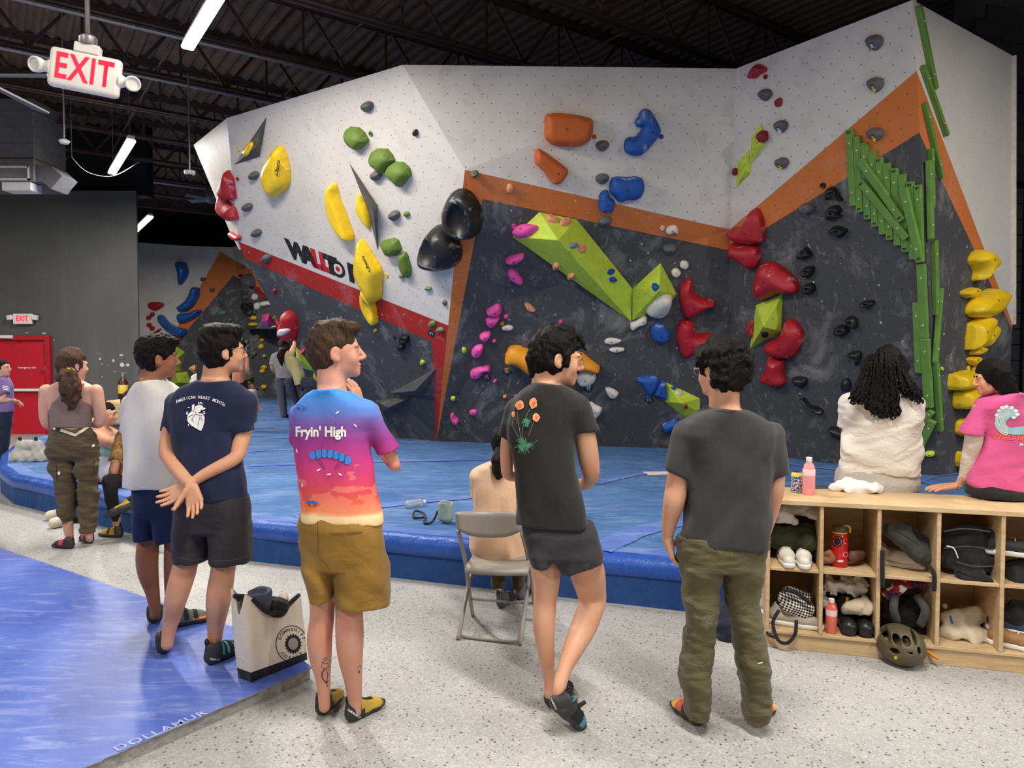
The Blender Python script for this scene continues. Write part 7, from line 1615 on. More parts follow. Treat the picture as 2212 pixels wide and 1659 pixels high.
def far_person(label,d0,z,feet,skin,rows_t,tee,legs,leg_m,head,yaw,hairm,arms,shoe=True,fl=MATZ,leg_add=0.0,hairkw=None,sl=None):
 base=Vector((at_y(*ZP(z,*feet),d0).x,d0,fl));P=Person(label,d0,z,base,skin)
 P.body.loft(P.rows(rows_t,0.1,grow=-0.02),0,0.03);P.head(head[0],head[1],head[2],yaw,head[4]if len(head)>4 else 0,0,neck=head[3],nr=0.052,res=0.01,dd=head[5]if len(head)>5 else 0)
 for a in arms:P.chain(a)
 for lg in legs:P.chain([(x,y,r_*0.8,dd)for x,y,r_,dd in lg])
 P.finish(0.013);P.hair(hairm,0.012,**(hairkw or dict(nape=-0.08,hl=0.06,res=0.012)))
 e=Sdf();e.loft(P.rows(rows_t,0.12),0,0.02)
 for a,b in(sl or[]):P.slv(e,a,b,0.02)
 P.garment('t_shirt',e,tee,0.013,0.005,int(d0*7))
 if leg_m is not None:
  e=Sdf()
  for lg in legs:P.chain(lg,e,0.02)
  P.garment('trousers',e,leg_m,0.014,0.004,int(d0*9))
 return P
GT=cloth_mat('tee_heather',(142,140,142),0.9,0.06)
P=far_person('man in grey T-shirt and slate trousers standing under the overhang',15.7,'l',(1580,1330),skin_mat('skin_fair',(204,150,128)),[(300,1460,1600),(330,1400,1660),(420,1375,1700),(560,1430,1700),(640,1435,1710),(720,1440,1720)],GT,
[[(1510,740,78,0),(1530,960,66,0),(1560,1150,56,0),(1575,1300,46,0)],[(1650,740,80,0),(1720,960,66,0.1),(1790,1120,54,0.2),(1800,1260,46,0.25)]],cloth_mat('trousers_slate',(84,84,98),0.85),(1545,180,140,(1530,310)),5,HBR,[[(1400,400,40,-0.02),(1390,540,36,-0.02),(1430,620,30,0.05)]],sl=[((1430,400,50,0),(1385,510,44,-0.02))])
for x_,y_,dd_ in((1580,1335,0.0),(1810,1290,0.3)):q_=P.p(x_,y_,dd_);P.shoe(Vector((q_.x-0.02,q_.y,MATZ)),Vector((q_.x+0.02,q_.y+0.25,MATZ)),MATZ,[TABK],L=0.26,res=0.012)
P=far_person('climber in olive T-shirt reaching up to the pink hold',11.25,'l',(1700,1200),skin_mat('skin_light',(212,162,132)),[(390,1600,1780),(440,1580,1820),(540,1610,1850),(640,1680,1890),(740,1740,1900),(810,1770,1900)],cloth_mat('tee_olive',(160,154,108),0.9,0.1),
[[(1870,790,88,0.0),(1990,800,96,-0.1),(2020,850,80,-0.1),(1930,960,60,0.0)],[(1880,800,90,0.1),(1930,930,70,0.15),(1870,1010,56,0.2)]],cloth_mat('trousers_ink',(44,46,60),0.85),(1590,300,150,(1620,420)),70,MATS['hair_darkbrown'],
[[(1640,430,60,0.0),(1690,320,52,0.05),(1730,215,36,0.1),(1738,165,30,0.12),(1738,140,24,0.14)],[(1770,520,50,0.05),(1800,500,36,0.15),(1800,462,30,0.2)]],fl=MATZ,sl=[((1630,440,76,0.0),(1700,320,64,0.05))])
e=Sdf();e.chain([(P.p(1540,300,-0.05),P.r(54)),(P.p(1510,350,-0.08),P.r(48)),(P.p(1540,440,-0.08),P.r(36)),(P.p(1545,500,-0.08),P.r(16))],0.02);e.disp=wob(5,5,20,40,0.012);link('ponytail',e.mesh('ponytail',0.012),MATS['hair_darkbrown'],P.root)
P=far_person('person in salmon T-shirt and black shorts holding a snack by the wall',12.6,'l',(900,1200),skin_mat('skin_fair',(204,150,128)),[(340,850,970),(380,800,1000),(470,780,1000),(600,770,980),(700,765,975),(780,760,978)],cloth_mat('tee_salmon',(186,126,100),0.9),
[[(830,800,84,0),(830,1000,70,0),(830,1200,56,0),(830,1420,40,0)],[(920,800,80,0),(920,1000,68,0),(920,1200,54,0),(920,1420,40,0)]],cloth_mat('shorts_jet',(26,26,28),0.85),(900,235,190,(890,350)),30,MATS['hair_black'],[[(980,420,44,-0.02),(985,560,40,-0.04),(1010,640,34,0.05),(1050,640,26,0.15)]],sl=[((950,420,60,0),(980,520,52,-0.03))])
for x_ in(830,920):q_=P.p(x_,1400);P.shoe(Vector((q_.x,q_.y,MATZ)),Vector((q_.x+0.05,q_.y+0.25,MATZ)),MATZ,[TABK],L=0.26,res=0.012)
P=far_person('woman with blonde curly bun in white T-shirt near the far wall',14.0,'l',(200,1300),skin_mat('skin_pale',(218,170,146)),[(650,150,260),(690,110,310),(780,90,330),(950,110,320),(1100,110,320)],MATS['tee_white'],
[[(170,1150,70,0),(170,1300,60,0),(170,1450,50,0)],[(260,1150,70,0),(260,1300,60,0),(260,1450,50,0)]],MATS['jeans_dark'],(245,580,160,(210,680)),75,HBR,[])
e=Sdf();e.ell(P.p(148,570,0),[P.r(55)]*3,None,0);e.disp=wob(4,5,30,60,0.02);link('curly_bun',e.mesh('curly_bun',0.012),hair_mat('hair_blonde',(196,156,96),(20,20,20)),P.root)
P=far_person('red-haired child sitting on the mat leaning on one arm',13.2,'l',(1080,1200),skin_mat('skin_pale',(218,170,146)),[(890,1030,1100),(920,1000,1140),(1000,985,1150),(1100,985,1150),(1180,980,1150),(1260,960,1170)],cloth_mat('tee_pearl',(190,192,196),0.9),
[[(1040,1240,70,0),(940,1240,60,-0.2),(900,1260,50,-0.3)]],MATS['jeans_dark'],(1035,850,130,(1050,920)),60,hair_mat('hair_copper',(160,84,48),(25,25,12)),[[(1110,960,32,0),(1150,1080,28,0.02),(1195,1200,22,0.05),(1230,1215,18,0.05)]],hairkw=dict(nape=-0.1,hl=0.06,res=0.011,amp=0.008))
# ================================================================== cubby shelf
ZM.update(q=(1630,1000,3.77),r=(1880,1040,3.77))
t=NT('birch_ply');co=t.coord();n=t.noise(t.map(co,(1,1,6)),5,6,0.65,1.0)
PLY=t.out(t.ramp(n,0.3,0.75,srgb(184,152,108),srgb(214,188,148)),0.55)
L0,L1=at_z(1657,1399,0),at_z(2212,1457,0);EV=(L1-L0).normalized();BV=Vector((-EV.y,EV.x,0));FR=(BV*-1.0,(BV*-1.0).dot(L0));RS=Matrix((EV,BV,Vector((0,0,1)))).transposed()
TOPS,DEP,KICK=0.84,0.42,0.085
ZMID=hitp(1710,1228,FR).z;us=[(hitp(x,1240,FR)-L0).dot(EV)for x in(1659,1774,1898,2027,2166)];us+=[us[-1]+0.335,us[-1]+0.67]
sh=thing('cubby_shelf','long open plywood cubby shelf used as a bench, filled with bags','shelf',L0)
def sbox(nm,u0,u1,v0,v1,z0,z1,m=PLY):bm=bmesh.new();add_box(bm,L0+EV*(u0+u1)/2+BV*(v0+v1)/2+Vector((0,0,(z0+z1)/2)),(u1-u0,v1-v0,z1-z0),RS,0.002);return bm_obj(nm,bm,m,sh)
uA,uB=us[0]-0.01,us[-1]+0.01
sbox('top_panel',uA-0.01,uB,-0.01,DEP,TOPS-0.026,TOPS);sbox('base_board',uA,uB,0.012,DEP,0,KICK);sbox('bottom_panel',uA,uB,0,DEP,KICK,KICK+0.018);sbox('back_panel',uA,uB,DEP-0.012,DEP,KICK+0.018,TOPS-0.026)
for u in us:sbox('divider',u-0.01,u+0.01,0,DEP-0.013,KICK+0.019,TOPS-0.027)
for a,b in zip(us,us[1:]):sbox('shelf_board',a+0.011,b-0.011,0.002,DEP-0.013,ZMID-0.018,ZMID)
def sp(z,x,y,v):return hitp(*ZP(z,x,y),(FR[0],FR[1]-v))
def blob(name,label,cat,z,chains,v,m,fold=0.006,res=0.008,fl=None,k=0.02,seed=None,group=None,zones=None,cut=None):
 """soft item in the shelf from traced blobs (x,y,rpx[,extra depth])"""
 e=Sdf();sc=1/ZM[z][2]*4.05/F
 for ch in chains:
  pts=[(sp(z,c[0],c[1],v+(c[3]if len(c)>3 else 0)),c[2]*sc)for c in ch]
  if len(pts)==1:e.ell(pts[0][0],[pts[0][1]]*3,None,k)
  else:e.chain(pts,k)
 if fl is not None:e.half((0,0,fl+0.002),(0,0,-1),0.004)
 if cut:e.half(*cut)
 s_=seed or int(chains[0][0][0]);w1=wob(s_,6,14,40,fold*1.2,0.9);w2=wob(s_+3,6,40,90,fold*0.5,0.9);e.disp=lambda X,Y,Z:w1(X,Y,Z)+w2(X,Y,Z)
 o=link(name,e.mesh(name,res),m);return tag(o,label,cat,group)
def bottle(name,label,c,prof,mats,cat='bottle',seg=20):
 """prof: list of (part, matindex, [(r,z)])"""
 rt=thing(name,label,cat,c)
 for nm,mi,pr in prof:bm=bmesh.new();add_lathe(bm,pr,c,seg);bm_obj(nm,bm,mats[mi],rt,True,45)
 return rt
def tube_part(nm,pts,r,m,par):bm=bmesh.new();add_tube(bm,[Vector(p)for p in catmull(pts,5,False)],r,7);return bm_obj(nm,bm,m,par,True)
BAGK=cloth_mat('nylon_black',(34,34,36),0.7,0.15,0.04,400,(1,1,1),0.6,12);BAGG=cloth_mat('nylon_grey',(70,70,70),0.8,0.1);WHC=cloth_mat('cotton_white',(206,198,188),0.9,0.06);BEI=cloth_mat('canvas_beige',(200,186,160),0.9,0.06);GRJ=cloth_mat('jacket_green',(56,58,38),0.7,0.12)
zf1,zf0=ZMID,KICK+0.018
blob('crumpled_shirt','crumpled pale grey shirt on top of the green jacket','clothing','q',[[(200,420,60),(300,370,62,.05),(420,380,60,.05),(470,420,40)],[(250,440,40),(340,480,30)]],0.14,WHC,0.012)
jk=blob('puffer_jacket','dark green puffer jacket stuffed in the cubby above sneakers','jacket','q',[[(170,580,85),(300,590,80),(420,560,70)],[(430,640,78),(440,650,74,-.05)],[(330,640,60),(210,640,70)]],0.19,GRJ,0.008)
def sneaker(z,x,y,w,v,m,lab,fl,ang=0.0,grp=None,sole=None,L=0.26):
 P_=sp(z,x,y,v);P_.z=fl;dr=(-BV*math.cos(ang)+EV*math.sin(ang));e=Sdf();X=lambda a,b,c:P_+dr*a+Vector((-dr.y,dr.x,0))*b+Vector((0,0,c))
 e.cone(X(-L*.38,0,.05),X(L*.1,0,.045),.036,.038,.02);e.cone(X(L*.1,0,.042),X(L*.38,0,.036),.04,.03,.02);e.cone(X(-L*.34,0,.06),X(-L*.3,0,.1),.036,.032,.02);e.ell(X(-L*.25,0,.13),[.03,.03,.05],None,.006,'s');e.half((0,0,fl+.022),(0,0,-1),.003)
 rt=tag(link('sneaker',e.mesh('sneaker',.006),m),lab,'shoe',grp)
 e=Sdf();e.cone(X(-L*.38,0,.018),X(L*.1,0,.018),.041,.043,.01);e.cone(X(L*.1,0,.018),X(L*.4,0,.018),.044,.034,.01);e.half((0,0,fl+.001),(0,0,-1),.002);e.half((0,0,fl+.028),(0,0,1),.002);link('sole',e.mesh('sole',.006),sole or mat('sole_white',(226,222,214),.6),rt)
 for k in range(4):bm=bmesh.new();add_tube(bm,[X(L*(.0+.06*k),-.022,.083-.006*k),X(L*(.01+.06*k),0,.09-.006*k),X(L*(.0+.06*k),.022,.083-.006*k)],.003,5);bm_obj('lace',bm,MATS['sole_white'],rt)
 return rt
SNW=mat('sneaker_white',(222,216,204),.7);SNG=mat('sneaker_grey',(170,160,148),.8)
sneaker('q',258,790,0,.12,SNW,'white running shoe under the green jacket, one of a pair',zf1,.05,'white running shoes');sneaker('q',398,795,0,.12,SNW,'white running shoe under the green jacket, one of a pair',zf1,-.05,'white running shoes')
c=sp('q',688,800,.13);c.z=zf1;rb=bottle('water_bottle','red translucent water bottle with stickers and yellow loop cap',c,[('body',0,[(.044,0),(.046,.01),(.046,.16),(.044,.175),(.034,.19)]),('cap',1,[(.036,.188),(.038,.192),(.038,.22),(.034,.225)]),('cap_ring',2,[(.0385,.186),(.041,.19),(.0385,.194)])],[mat('bottle_red',(190,26,24),.2),mat('cap_olive',(96,84,40),.5),mat('cap_yellow',(230,180,60),.5)])
tube_part('cap_loop',[c+Vector((.02,0,.224)),c+Vector((.045,-.01,.226)),c+Vector((.055,-.01,.205)),c+Vector((.05,-.01,.19))],.006,MATS['cap_yellow'],rb)
for x,y,r_,m_ in((675,640,12,mat('sticker_black',(20,20,20),.4)),(675,640,9,mat('sticker_melon',(222,110,90),.4)),(748,640,6,WHT),(740,745,6,mat('sticker_pink',(230,150,180),.4)),(700,800,7,WHT)):
 bm=bmesh.new();ell2d(bm,*ZP('q',x,y),r_,r_*(1 if y<790 else .35),16);decal('sticker',bm,bvh_of(rb.children[0]),m_,.001+.0008*(12-r_)/3,rb,4)
blob('sandal','brown leather sandal beside the red bottle','shoe','q',[[(570,790,24),(620,790,26),(640,770,20)],[(560,740,14),(610,730,18),(640,760,12)]],.1,mat('leather_tan',(140,92,64),.6),.002,.006,zf1);blob('sandal','brown and grey sandal lying right of the red bottle','shoe','q',[[(790,770,34),(860,760,34,.05)],[(800,740,20),(870,735,26,.04)]],.12,mat('leather_brown',(104,70,54),.6),.002,.006,zf1)
bp=blob('backpack','dark grey sling backpack lying over white shoes in upper cubby','backpack','r',[[(170,400,60),(260,440,76),(380,560,80),(430,620,60)],[(300,390,60,.05),(420,500,60,.05)]],.12,BAGG,.004)
tube_part('zip',[sp('r',150,370,.02),sp('r',260,430,.015),sp('r',400,520,.02)],.003,BAGK,bp);tube_part('strap',[sp('r',100,560,.0),sp('r',98,700,-.02),sp('r',100,860,-.02)],.012,BAGK,bp);tube_part('strap',[sp('r',480,690,.02),sp('r',520,760,-.02),sp('r',518,890,-.02)],.012,BAGK,bp)
sneaker('r',230,700,0,.22,SNW,'white slip-on shoe behind the grey backpack, one of a pair',zf1,1.2,'white slip-ons');sneaker('r',150,690,0,.28,SNW,'white slip-on shoe behind the grey backpack, one of a pair',zf1,.6,'white slip-ons')
bp=blob('backpack','large black roll-top backpack with chalk scuffs filling a cubby','backpack','r',[[(660,470,80),(800,440,90),(930,480,80)],[(680,640,90),(800,640,100,-.02),(940,640,90)],[(760,560,110,.02),(880,560,110,.02)],[(740,740,50,-.07),(790,800,40,-.1)],[(880,740,50,-.06),(920,800,44,-.1)]],.14,BAGK,.007)
for pts in(((600,410,.03),(760,385,.01),(980,410,.02)),((600,545,.02),(800,530,.0),(1000,560,.02)),((700,655,.02),(830,690,-.01),(1000,690,.0))):tube_part('zip',[sp('r',*q_)for q_ in pts],.0035,BAGG,bp)
tube_part('cord',[sp('r',620,525,.0),sp('r',680,545,-.01),sp('r',715,625,-.01)],.003,WHT,bp)
blob('backpack','black bag in the last cubby below a dark sneaker','backpack','r',[[(1160,720,80),(1280,720,90),(1400,730,80)],[(1180,800,60,-.05),(1300,820,60,-.05)]],.14,BAGK,.006);sneaker('r',1170,620,0,.1,mat('sneaker_black',(40,38,38),.7),'black sneaker with white rim resting on the black bag',zf1+.13,1.4)
cs_=NT('gingham');co=cs_.coord();ck=cs_.n('TexChecker',i_Vector=cs_.map(co,(1,0,1),(0,.5,0)),i_Scale=95.0,i_Color1=srgb(28,28,28),i_Color2=srgb(222,218,208));GING=cs_.out(ck.outputs[0],.85)
bb=blob('belt_bag','black and white checked belt bag on top of grey sneakers','bag','q',[[(230,1100,45),(300,1150,85),(400,1200,70),(440,1190,40)],[(280,1040,40,.03),(400,1090,60,.03)]],.1,GING,.003);tube_part('zip',[sp('q',230,1030,.04),sp('q',340,1060,.03),sp('q',460,1150,.04)],.012,BAGK,bb)
tube_part('strap',[sp('q',200,1200,.03),sp('q',150,1300,.0),sp('q',190,1440,-.03),sp('q',270,1465,-.03),sp('q',330,1390,-.02),sp('q',340,1280,.01)],.01,BAGK,bb);tube_part('strap',[sp('q',110,1300,.03),sp('q',105,1390,.0),sp('q',180,1425,-.02)],.008,BAGK,bb)
sneaker('q',330,1420,0,.1,SNG,'grey running shoe with white sole under the checked bag',zf0,1.35,None,None,.3);sneaker('q',160,1420,0,.2,SNG,'second grey running shoe deeper under the checked bag',zf0,.5)
blob('crumpled_cloth','heap of crumpled off-white clothes beside the black boots','clothing','q',[[(620,990,70),(740,1000,80),(860,1010,70)],[(600,1150,60),(680,1180,70,.05),(640,1300,60,.03)],[(800,1080,70,.08),(900,1050,50,.06)]],.16,WHC,.014);blob('tote_pouch','cream drawstring pouch lying over the black boots','bag','q',[[(740,1190,44),(830,1170,60),(900,1190,50)],[(900,1130,30),(940,1200,30)]],.09,BEI,.008)
for x in(752,885):
 P_=sp('q',x,1480,.1);P_.z=zf0;e=Sdf();X=lambda a,c:P_-BV*a+Vector((0,0,c));e.cone(X(-.09,.045),X(.06,.042),.042,.044,.02);e.cone(X(-.07,.06),X(-.07,.16),.042,.043,.02);e.ell(X(-.07,.19),[.03,.03,.06],None,.005,'s');e.half((0,0,zf0+.001),(0,0,-1),.002)
 bt=tag(link('ankle_boot',e.mesh('ankle_boot',.006),mat('leather_black',(26,25,26),.4)),'black leather ankle boot with yellow-lettered pull tab, one of a pair','shoe','black ankle boots');tube_part('pull_tab',[P_+BV*.02+Vector((-.008,0,.14)),P_+BV*.015+Vector((0,0,.185)),P_+BV*.02+Vector((.008,0,.14))],.004,hmat('yellow'),bt)
def drink(c,lab,liq,h=.19,r_=.03,lev=.6):
 return bottle('drink_bottle',lab,c,[('bottle_body',0,[(r_*.9,0),(r_,.008),(r_,h*lev),(r_,h*.66),(r_*.8,h*.8),(r_*.42,h*.87),(r_*.42,h*.9)]),('label_band',1,[(r_*1.01,h*.52),(r_*1.02,h*.53),(r_*1.02,h*.68),(r_*1.0,h*.69)]),('cap',2,[(r_*.48,h*.89),(r_*.5,h*.9),(r_*.5,h),(r_*.44,h*1.005)])],[liq,mat('label_pale',(236,206,206),.4),WHT])
c=sp('q',622,1450,.05);c.z=zf0;drink(c,'coral pink drink bottle with white cap beside the black boots',mat('drink_coral',(226,110,96),.25))
blob('backpack','black backpack with padded straps behind the olive helmet','backpack','r',[[(170,1080,90),(300,1050,110),(430,1080,90)],[(200,1220,100,.05),(400,1230,90,.02)]],.2,BAGK,.006)
for pts in(((200,930,.1),(190,1040,.06),(215,1140,.08)),((380,930,.1),(450,1050,.05),(410,1170,.07))):tube_part('strap',[sp('r',*q_)for q_ in pts],.022,BAGG,bpy.data.objects['backpack.003'])
t=NT('jersey');co=t.coord();nn=t.noise(t.map(co,(1,1,2)),9,2);crr=t.n('ValToRGB',i_0=nn);crr.color_ramp.interpolation='CONSTANT';E_=crr.color_ramp.elements;E_[0].color=srgb(30,40,110);E_[1].position=.45;E_[1].color=srgb(150,24,30);k_=E_.new(.56);k_.color=srgb(220,214,206)
blob('jersey','red, white and blue jersey folded above the black backpack','clothing','r',[[(120,900,36),(220,880,40),(330,850,36),(400,850,24)]],.12,t.out(crr.outputs[0],.85),.008)
hc_=sp('r',245,1330,-.005);e=Sdf();sc=1/3.77*3.95/F;e.ell(hc_,[168*sc,.15,155*sc],None,0);e.half(hc_+Vector((0,0,-.085)),(0,0.25,-1),.01);e.ell(hc_+Vector((0,.02,-.02)),[140*sc,.125,130*sc],None,.005,'s')
for x,y,w_,h_ in((130,1290,16,40),(165,1300,18,44),(228,1310,26,34),(300,1312,28,30),(375,1300,14,40),(205,1390,30,22),(320,1390,28,16),(395,1385,14,30),(200,1225,20,18),(260,1220,18,20)):q_=sp('r',x,y,-.13);e.cone(q_,q_+BV*.16,w_*sc,w_*sc,.006,'s',flat=(Vector((0,0,1)),max(.4,h_/w_))if h_!=w_ else None)
HLM=tag(link('bike_helmet',e.mesh('bike_helmet',.0055),mat('helmet_olive',(86,78,56),.5)),'matte olive bike helmet with vents hanging out of a cubby','helmet');bm=bmesh.new();ell2d(bm,*ZP('r',207,1435),4,4,14);decal('round_sticker',bm,HLM,hmat('yellow'),.002,None,3)
tube_part('chin_strap',[sp('r',150,1440,-.05),sp('r',220,1480,-.05),sp('r',300,1485,-.05),sp('r',360,1450,-.04)],.006,BAGK,HLM)
o=tube_part('lanyard',[sp('r',425,1370,.05),sp('r',480,1395,.0),sp('r',520,1425,-.02),sp('r',555,1440,-.03)],.009,mat('lanyard_orange',(206,136,46),.7),None);tag(o,'orange webbing lanyard trailing out beside the helmet','strap')
bg=blob('canvas_sack','soft beige canvas sack slumped in the lower cubby','bag','r',[[(660,1260,95),(780,1280,115),(880,1270,90)],[(640,1120,60,.04),(760,1110,70,.05),(870,1100,70,.05)],[(610,1010,30,.1)]],.17,BEI,.006,.008,zf0);q_=sp('r',650,1125,.05);bm=bmesh.new();add_tube(bm,[q_+Vector((0,0,.02)),q_+Vector((.012,0,-.02))],.006,8);bm_obj('blue_tag',bm,mat('tag_blue',(36,60,140),.5),bg)
blob('backpack','black pack in the last lower cubby above blue and tan shoes','backpack','r',[[(1160,1050,80),(1300,1060,90)],[(1180,1120,50)]],.14,BAGK,.006);sneaker('r',1190,1270,0,.14,mat('sneaker_navy',(50,62,92),.7),'navy sneaker in the last lower cubby',zf0+.06,1.3);sneaker('r',1200,1430,0,.08,mat('leather_tan2',(150,112,72),.6),'tan shoe at the bottom of the last cubby',zf0,1.2)
tz=lambda z,x,y:at_z(*ZP(z,x,y),TOPS)
c=tz('q',342,240);bottle('drink_can','blue and yellow drink can standing on the plywood bench',c,[('can_body',0,[(.026,0),(.032,.006),(.032,.1),(.027,.115)]),('can_shoulder',1,[(.0325,.098),(.0325,.106),(.027,.117),(.026,.121)]),('can_lid',2,[(.027,.119),(.027,.123),(.022,.121)])],[(lambda t:t.out(t.ramp(t.noise(t.map(t.coord(),(40,40,60)),3,2),.48,.52,srgb(36,48,110),srgb(206,210,220)),.3,.3))(NT('can_print')),mat('can_yellow',(226,206,60),.35),MATS['steel_grey']],'can')
drink(tz('q',440,258),'pale pink drink bottle with white cap on the plywood bench',mat('drink_pink',(232,150,156),.25),.215,.034)
e=Sdf();e.chain([(tz('q',600,225)+Vector((0,0,.012)),.012),(tz('q',720,230)+Vector((0,0,.02)),.035),(tz('q',860,235)+Vector((0,0,.025)),.05),(tz('q',960,245)+Vector((0,0,.02)),.045)],.02);e.half((0,0,TOPS+.001),(0,0,-1),.003);w1=wob(8,7,14,36,.012,.9);w2=wob(9,6,40,80,.005,.9);e.disp=lambda X,Y,Z:w1(X,Y,Z)+w2(X,Y,Z);tag(link('paper_bag',e.mesh('paper_bag',.006),mat('paper_white',(228,222,218),.8)),'crumpled white paper bag lying beside the pink bottle on the bench','paper bag')
bm=bmesh.new();add_box(bm,tz('q',530,215)+Vector((0,0.05,.006)),(.15,.075,.01),Matrix.Rotation(.25,3,'Z'),.004,2);tag(bm_obj('phone',bm,mat('phone_slate',(64,78,92),.3)),'slate blue phone lying behind the pink bottle','phone')
blob('backpack','dark navy backpack on the floor behind the olive trousers','backpack','GL',[[(590,640,60,.05),(600,760,80),(600,900,100),(610,1010,95)],[(560,1020,60),(660,1030,60)]],.08,cloth_mat('nylon_navy',(30,34,48),.7),.006,.009,0.0)
# ================================================================== folding chair
CHM=mat('chair_grey',(150,144,136),.45,.1,.05);fc=thing('folding_chair','grey metal folding chair with moulded seat and back','chair',at_z(1060,1375,0));cz=lambda x,y,d:at_y(*ZP('C',x,y),d)
def ctube(nm,pts,r_=.0125):return tube_part(nm,[cz(*p)for p in pts],r_,CHM,fc)
yA=at_z(*ZP('C',382,1548),0).y;yA2=at_z(*ZP('C',778,1585),0).y;yB=at_z(*ZP('C',480,1398),0).y
ctube('leg',[(385,850,4.16),(432,1050,4.28),(456,1250,yB-.1),(480,1395,yB)]);ctube('leg',[(790,850,4.14),(845,1080,4.26),(868,1280,yB-.15),(885,1410,yB-.05)]);ctube('leg',[(478,1112,4.5),(452,1180,4.42),(415,1380,yA+.1),(382,1545,yA)]);ctube('leg',[(826,1100,4.46),(832,1180,4.4),(805,1390,yA2+.1),(779,1580,yA2)])
ctube('stretcher',[(398,1490,yA+.03),(430,1528,yA+.02),(740,1560,yA2+.02),(772,1520,yA2+.03)],.009);ctube('stretcher',[(466,1285,yB-.09),(870,1318,yB-.13)],.008)
bm=bmesh.new();N_=14;G_=[[bm.verts.new(cz(366+424*i/N_+(8*(j-2)/4),722+(160-46*(2*abs(i/N_-.5))**3)*j/5+6*i/N_+(14*(2*abs(i/N_-.5))**8 if j==0 else 0),4.13+.07*(1-(2*i/N_-1)**2)+.02*(j/5)))for j in range(6)]for i in range(N_+1)]
for i in range(N_):
 for j in range(5):bm.faces.new((G_[i][j],G_[i+1][j],G_[i+1][j+1],G_[i][j+1]))
o=bm_obj('backrest',bm,CHM,fc,True);md=o.modifiers.new('t','SOLIDIFY');md.thickness=.022
s0=at_z(*ZP('C',430,1075),.435);s1=at_z(*ZP('C',832,1090),.435);ev_=(s1-s0).normalized();bv_=Vector((-ev_.y,ev_.x,0));bm=bmesh.new();G_=[[bm.verts.new(s0+ev_*((s1-s0).length*i/10)+bv_*(.4*j/8-.02*math.sin(math.pi*i/10)*(1 if j==0 else 0))+Vector((0,0,-.022*math.sin(math.pi*i/10)*math.sin(math.pi*j/8)-(.02 if j in(0,8)else 0))))for j in range(9)]for i in range(11)]
for i in range(10):
 for j in range(8):bm.faces.new((G_[i][j],G_[i+1][j],G_[i+1][j+1],G_[i][j+1]))
o=bm_obj('seat',bm,CHM,fc,True);md=o.modifiers.new('t','SOLIDIFY');md.thickness=.025;md.offset=-1
# ================================================================== tote bag
tA,tB,tC=[at_z(*ZP('nl',*q_),RZ)for q_ in((1062,1528),(1170,1566),(1600,1388))];tD=tA+tC-tB;hgt=.335;ctr=(tA+tC)/2
CANV=cloth_mat('canvas_natural',(222,212,196),.9,.04,0,500,(1,1,1),.5,8)
def ring_at(t_):
 z=RZ+hgt*t_;sq=1+.03*math.sin(math.pi*t_);fl_=.05*t_;out=[]
 for a,b in((tA,tB),(tB,tC),(tC,tD),(tD,tA)):
  for k in range(8):p=a.lerp(b,k/8);p=ctr+(p-ctr)*sq;out.append(Vector((p.x-.03*t_,p.y,z+(.05*t_*math.cos(k/8*6.28)*(t_>.9))-.025*(t_>.9)*k/8+(.06*t_*((ctr-p).dot((tC-tA).normalized())/.2)))))
 return out
bm=bmesh.new();rg=[[bm.verts.new(p)for p in ring_at(t_)]for t_ in(0,.06,.13,.14,.4,.6,.8,.95,1.0)];inn=[bm.verts.new(ctr+(p-ctr)*.94)for p in ring_at(1.0)];inb=[bm.verts.new(Vector((ctr.x+(p.x-ctr.x)*.9,ctr.y+(p.y-ctr.y)*.9,p.z)))for p in ring_at(.55)]
for v,p in zip(inn,ring_at(1.0)):v.co=Vector((ctr.x-.03+(p.x-ctr.x+.03)*.94,ctr.y+(p.y-ctr.y)*.94,p.z))
al=rg+[inn,inb]
for i,(a,b)in enumerate(zip(al,al[1:])):
 for k in range(32):f=bm.faces.new((a[k],a[(k+1)%32],b[(k+1)%32],b[k]));f.material_index=1 if i<2 else 0;f.smooth=True
f=bm.faces.new(inb);f.material_index=1;f=bm.faces.new(rg[0][::-1]);f.material_index=1;me=bpy.data.meshes.new('tote_body');bm.to_mesh(me);bm.free()
tb=thing('tote_bag','cream canvas tote bag with black base and round coffee emblem','bag',Vector((ctr.x,ctr.y,RZ)));TB=link('bag_body',me,[CANV,BAGK],tb)
bm=bmesh.new();cX,cY=ZP('nl',1480,1265)
line2d(bm,[(cX+34*math.cos(a),cY+39*math.sin(a))for a in[6.2832*k/40 for k in range(41)]],1.6)
for w_,a0,a1 in(('DOWNSHIFT',math.pi*1.08,math.pi*1.92),('COFFEE',math.pi*.82,math.pi*.18)):
 for i,ch in enumerate(w_):
  a=a0+(a1-a0)*(i+.5)/len(w_);tp=w_[0]=='D';an=a+(math.pi/2 if tp else-math.pi/2);ca,sa=math.cos(an),math.sin(an);X_,Y_=cX+27*math.cos(a),cY+31*math.sin(a);text2d(bm,ch,lambda x,y:(X_+(x*ca+y*sa)*9.5,Y_+(x*sa-y*ca)*9.5),1.0,.01)
poly2d(bm,[(cX+3+(19 if k%2 else 15.5)*math.cos(6.2832*k/36),cY+(23 if k%2 else 18)*math.sin(6.2832*k/36))for k in range(36)]);decal('emblem',bm,TB,BAGK,.0025,tb,6)['kind']='stuff'
bm=bmesh.new();ell2d(bm,cX+3,cY,11,13,18);decal('emblem_disc',bm,TB,mat('print_grey',(150,146,142),.8),.004,tb,5)
tube_part('handle',[ring_at(1)[9],ring_at(1)[12]+Vector((.0,-.02,.03)),ring_at(1)[17]+Vector((0,0,.02))],.012,BAGK,tb);tube_part('handle',[ring_at(1)[22],ring_at(1)[27]+Vector((0,0,.05)),ring_at(1)[2]+Vector((0,0,.03))],.012,BAGK,tb)
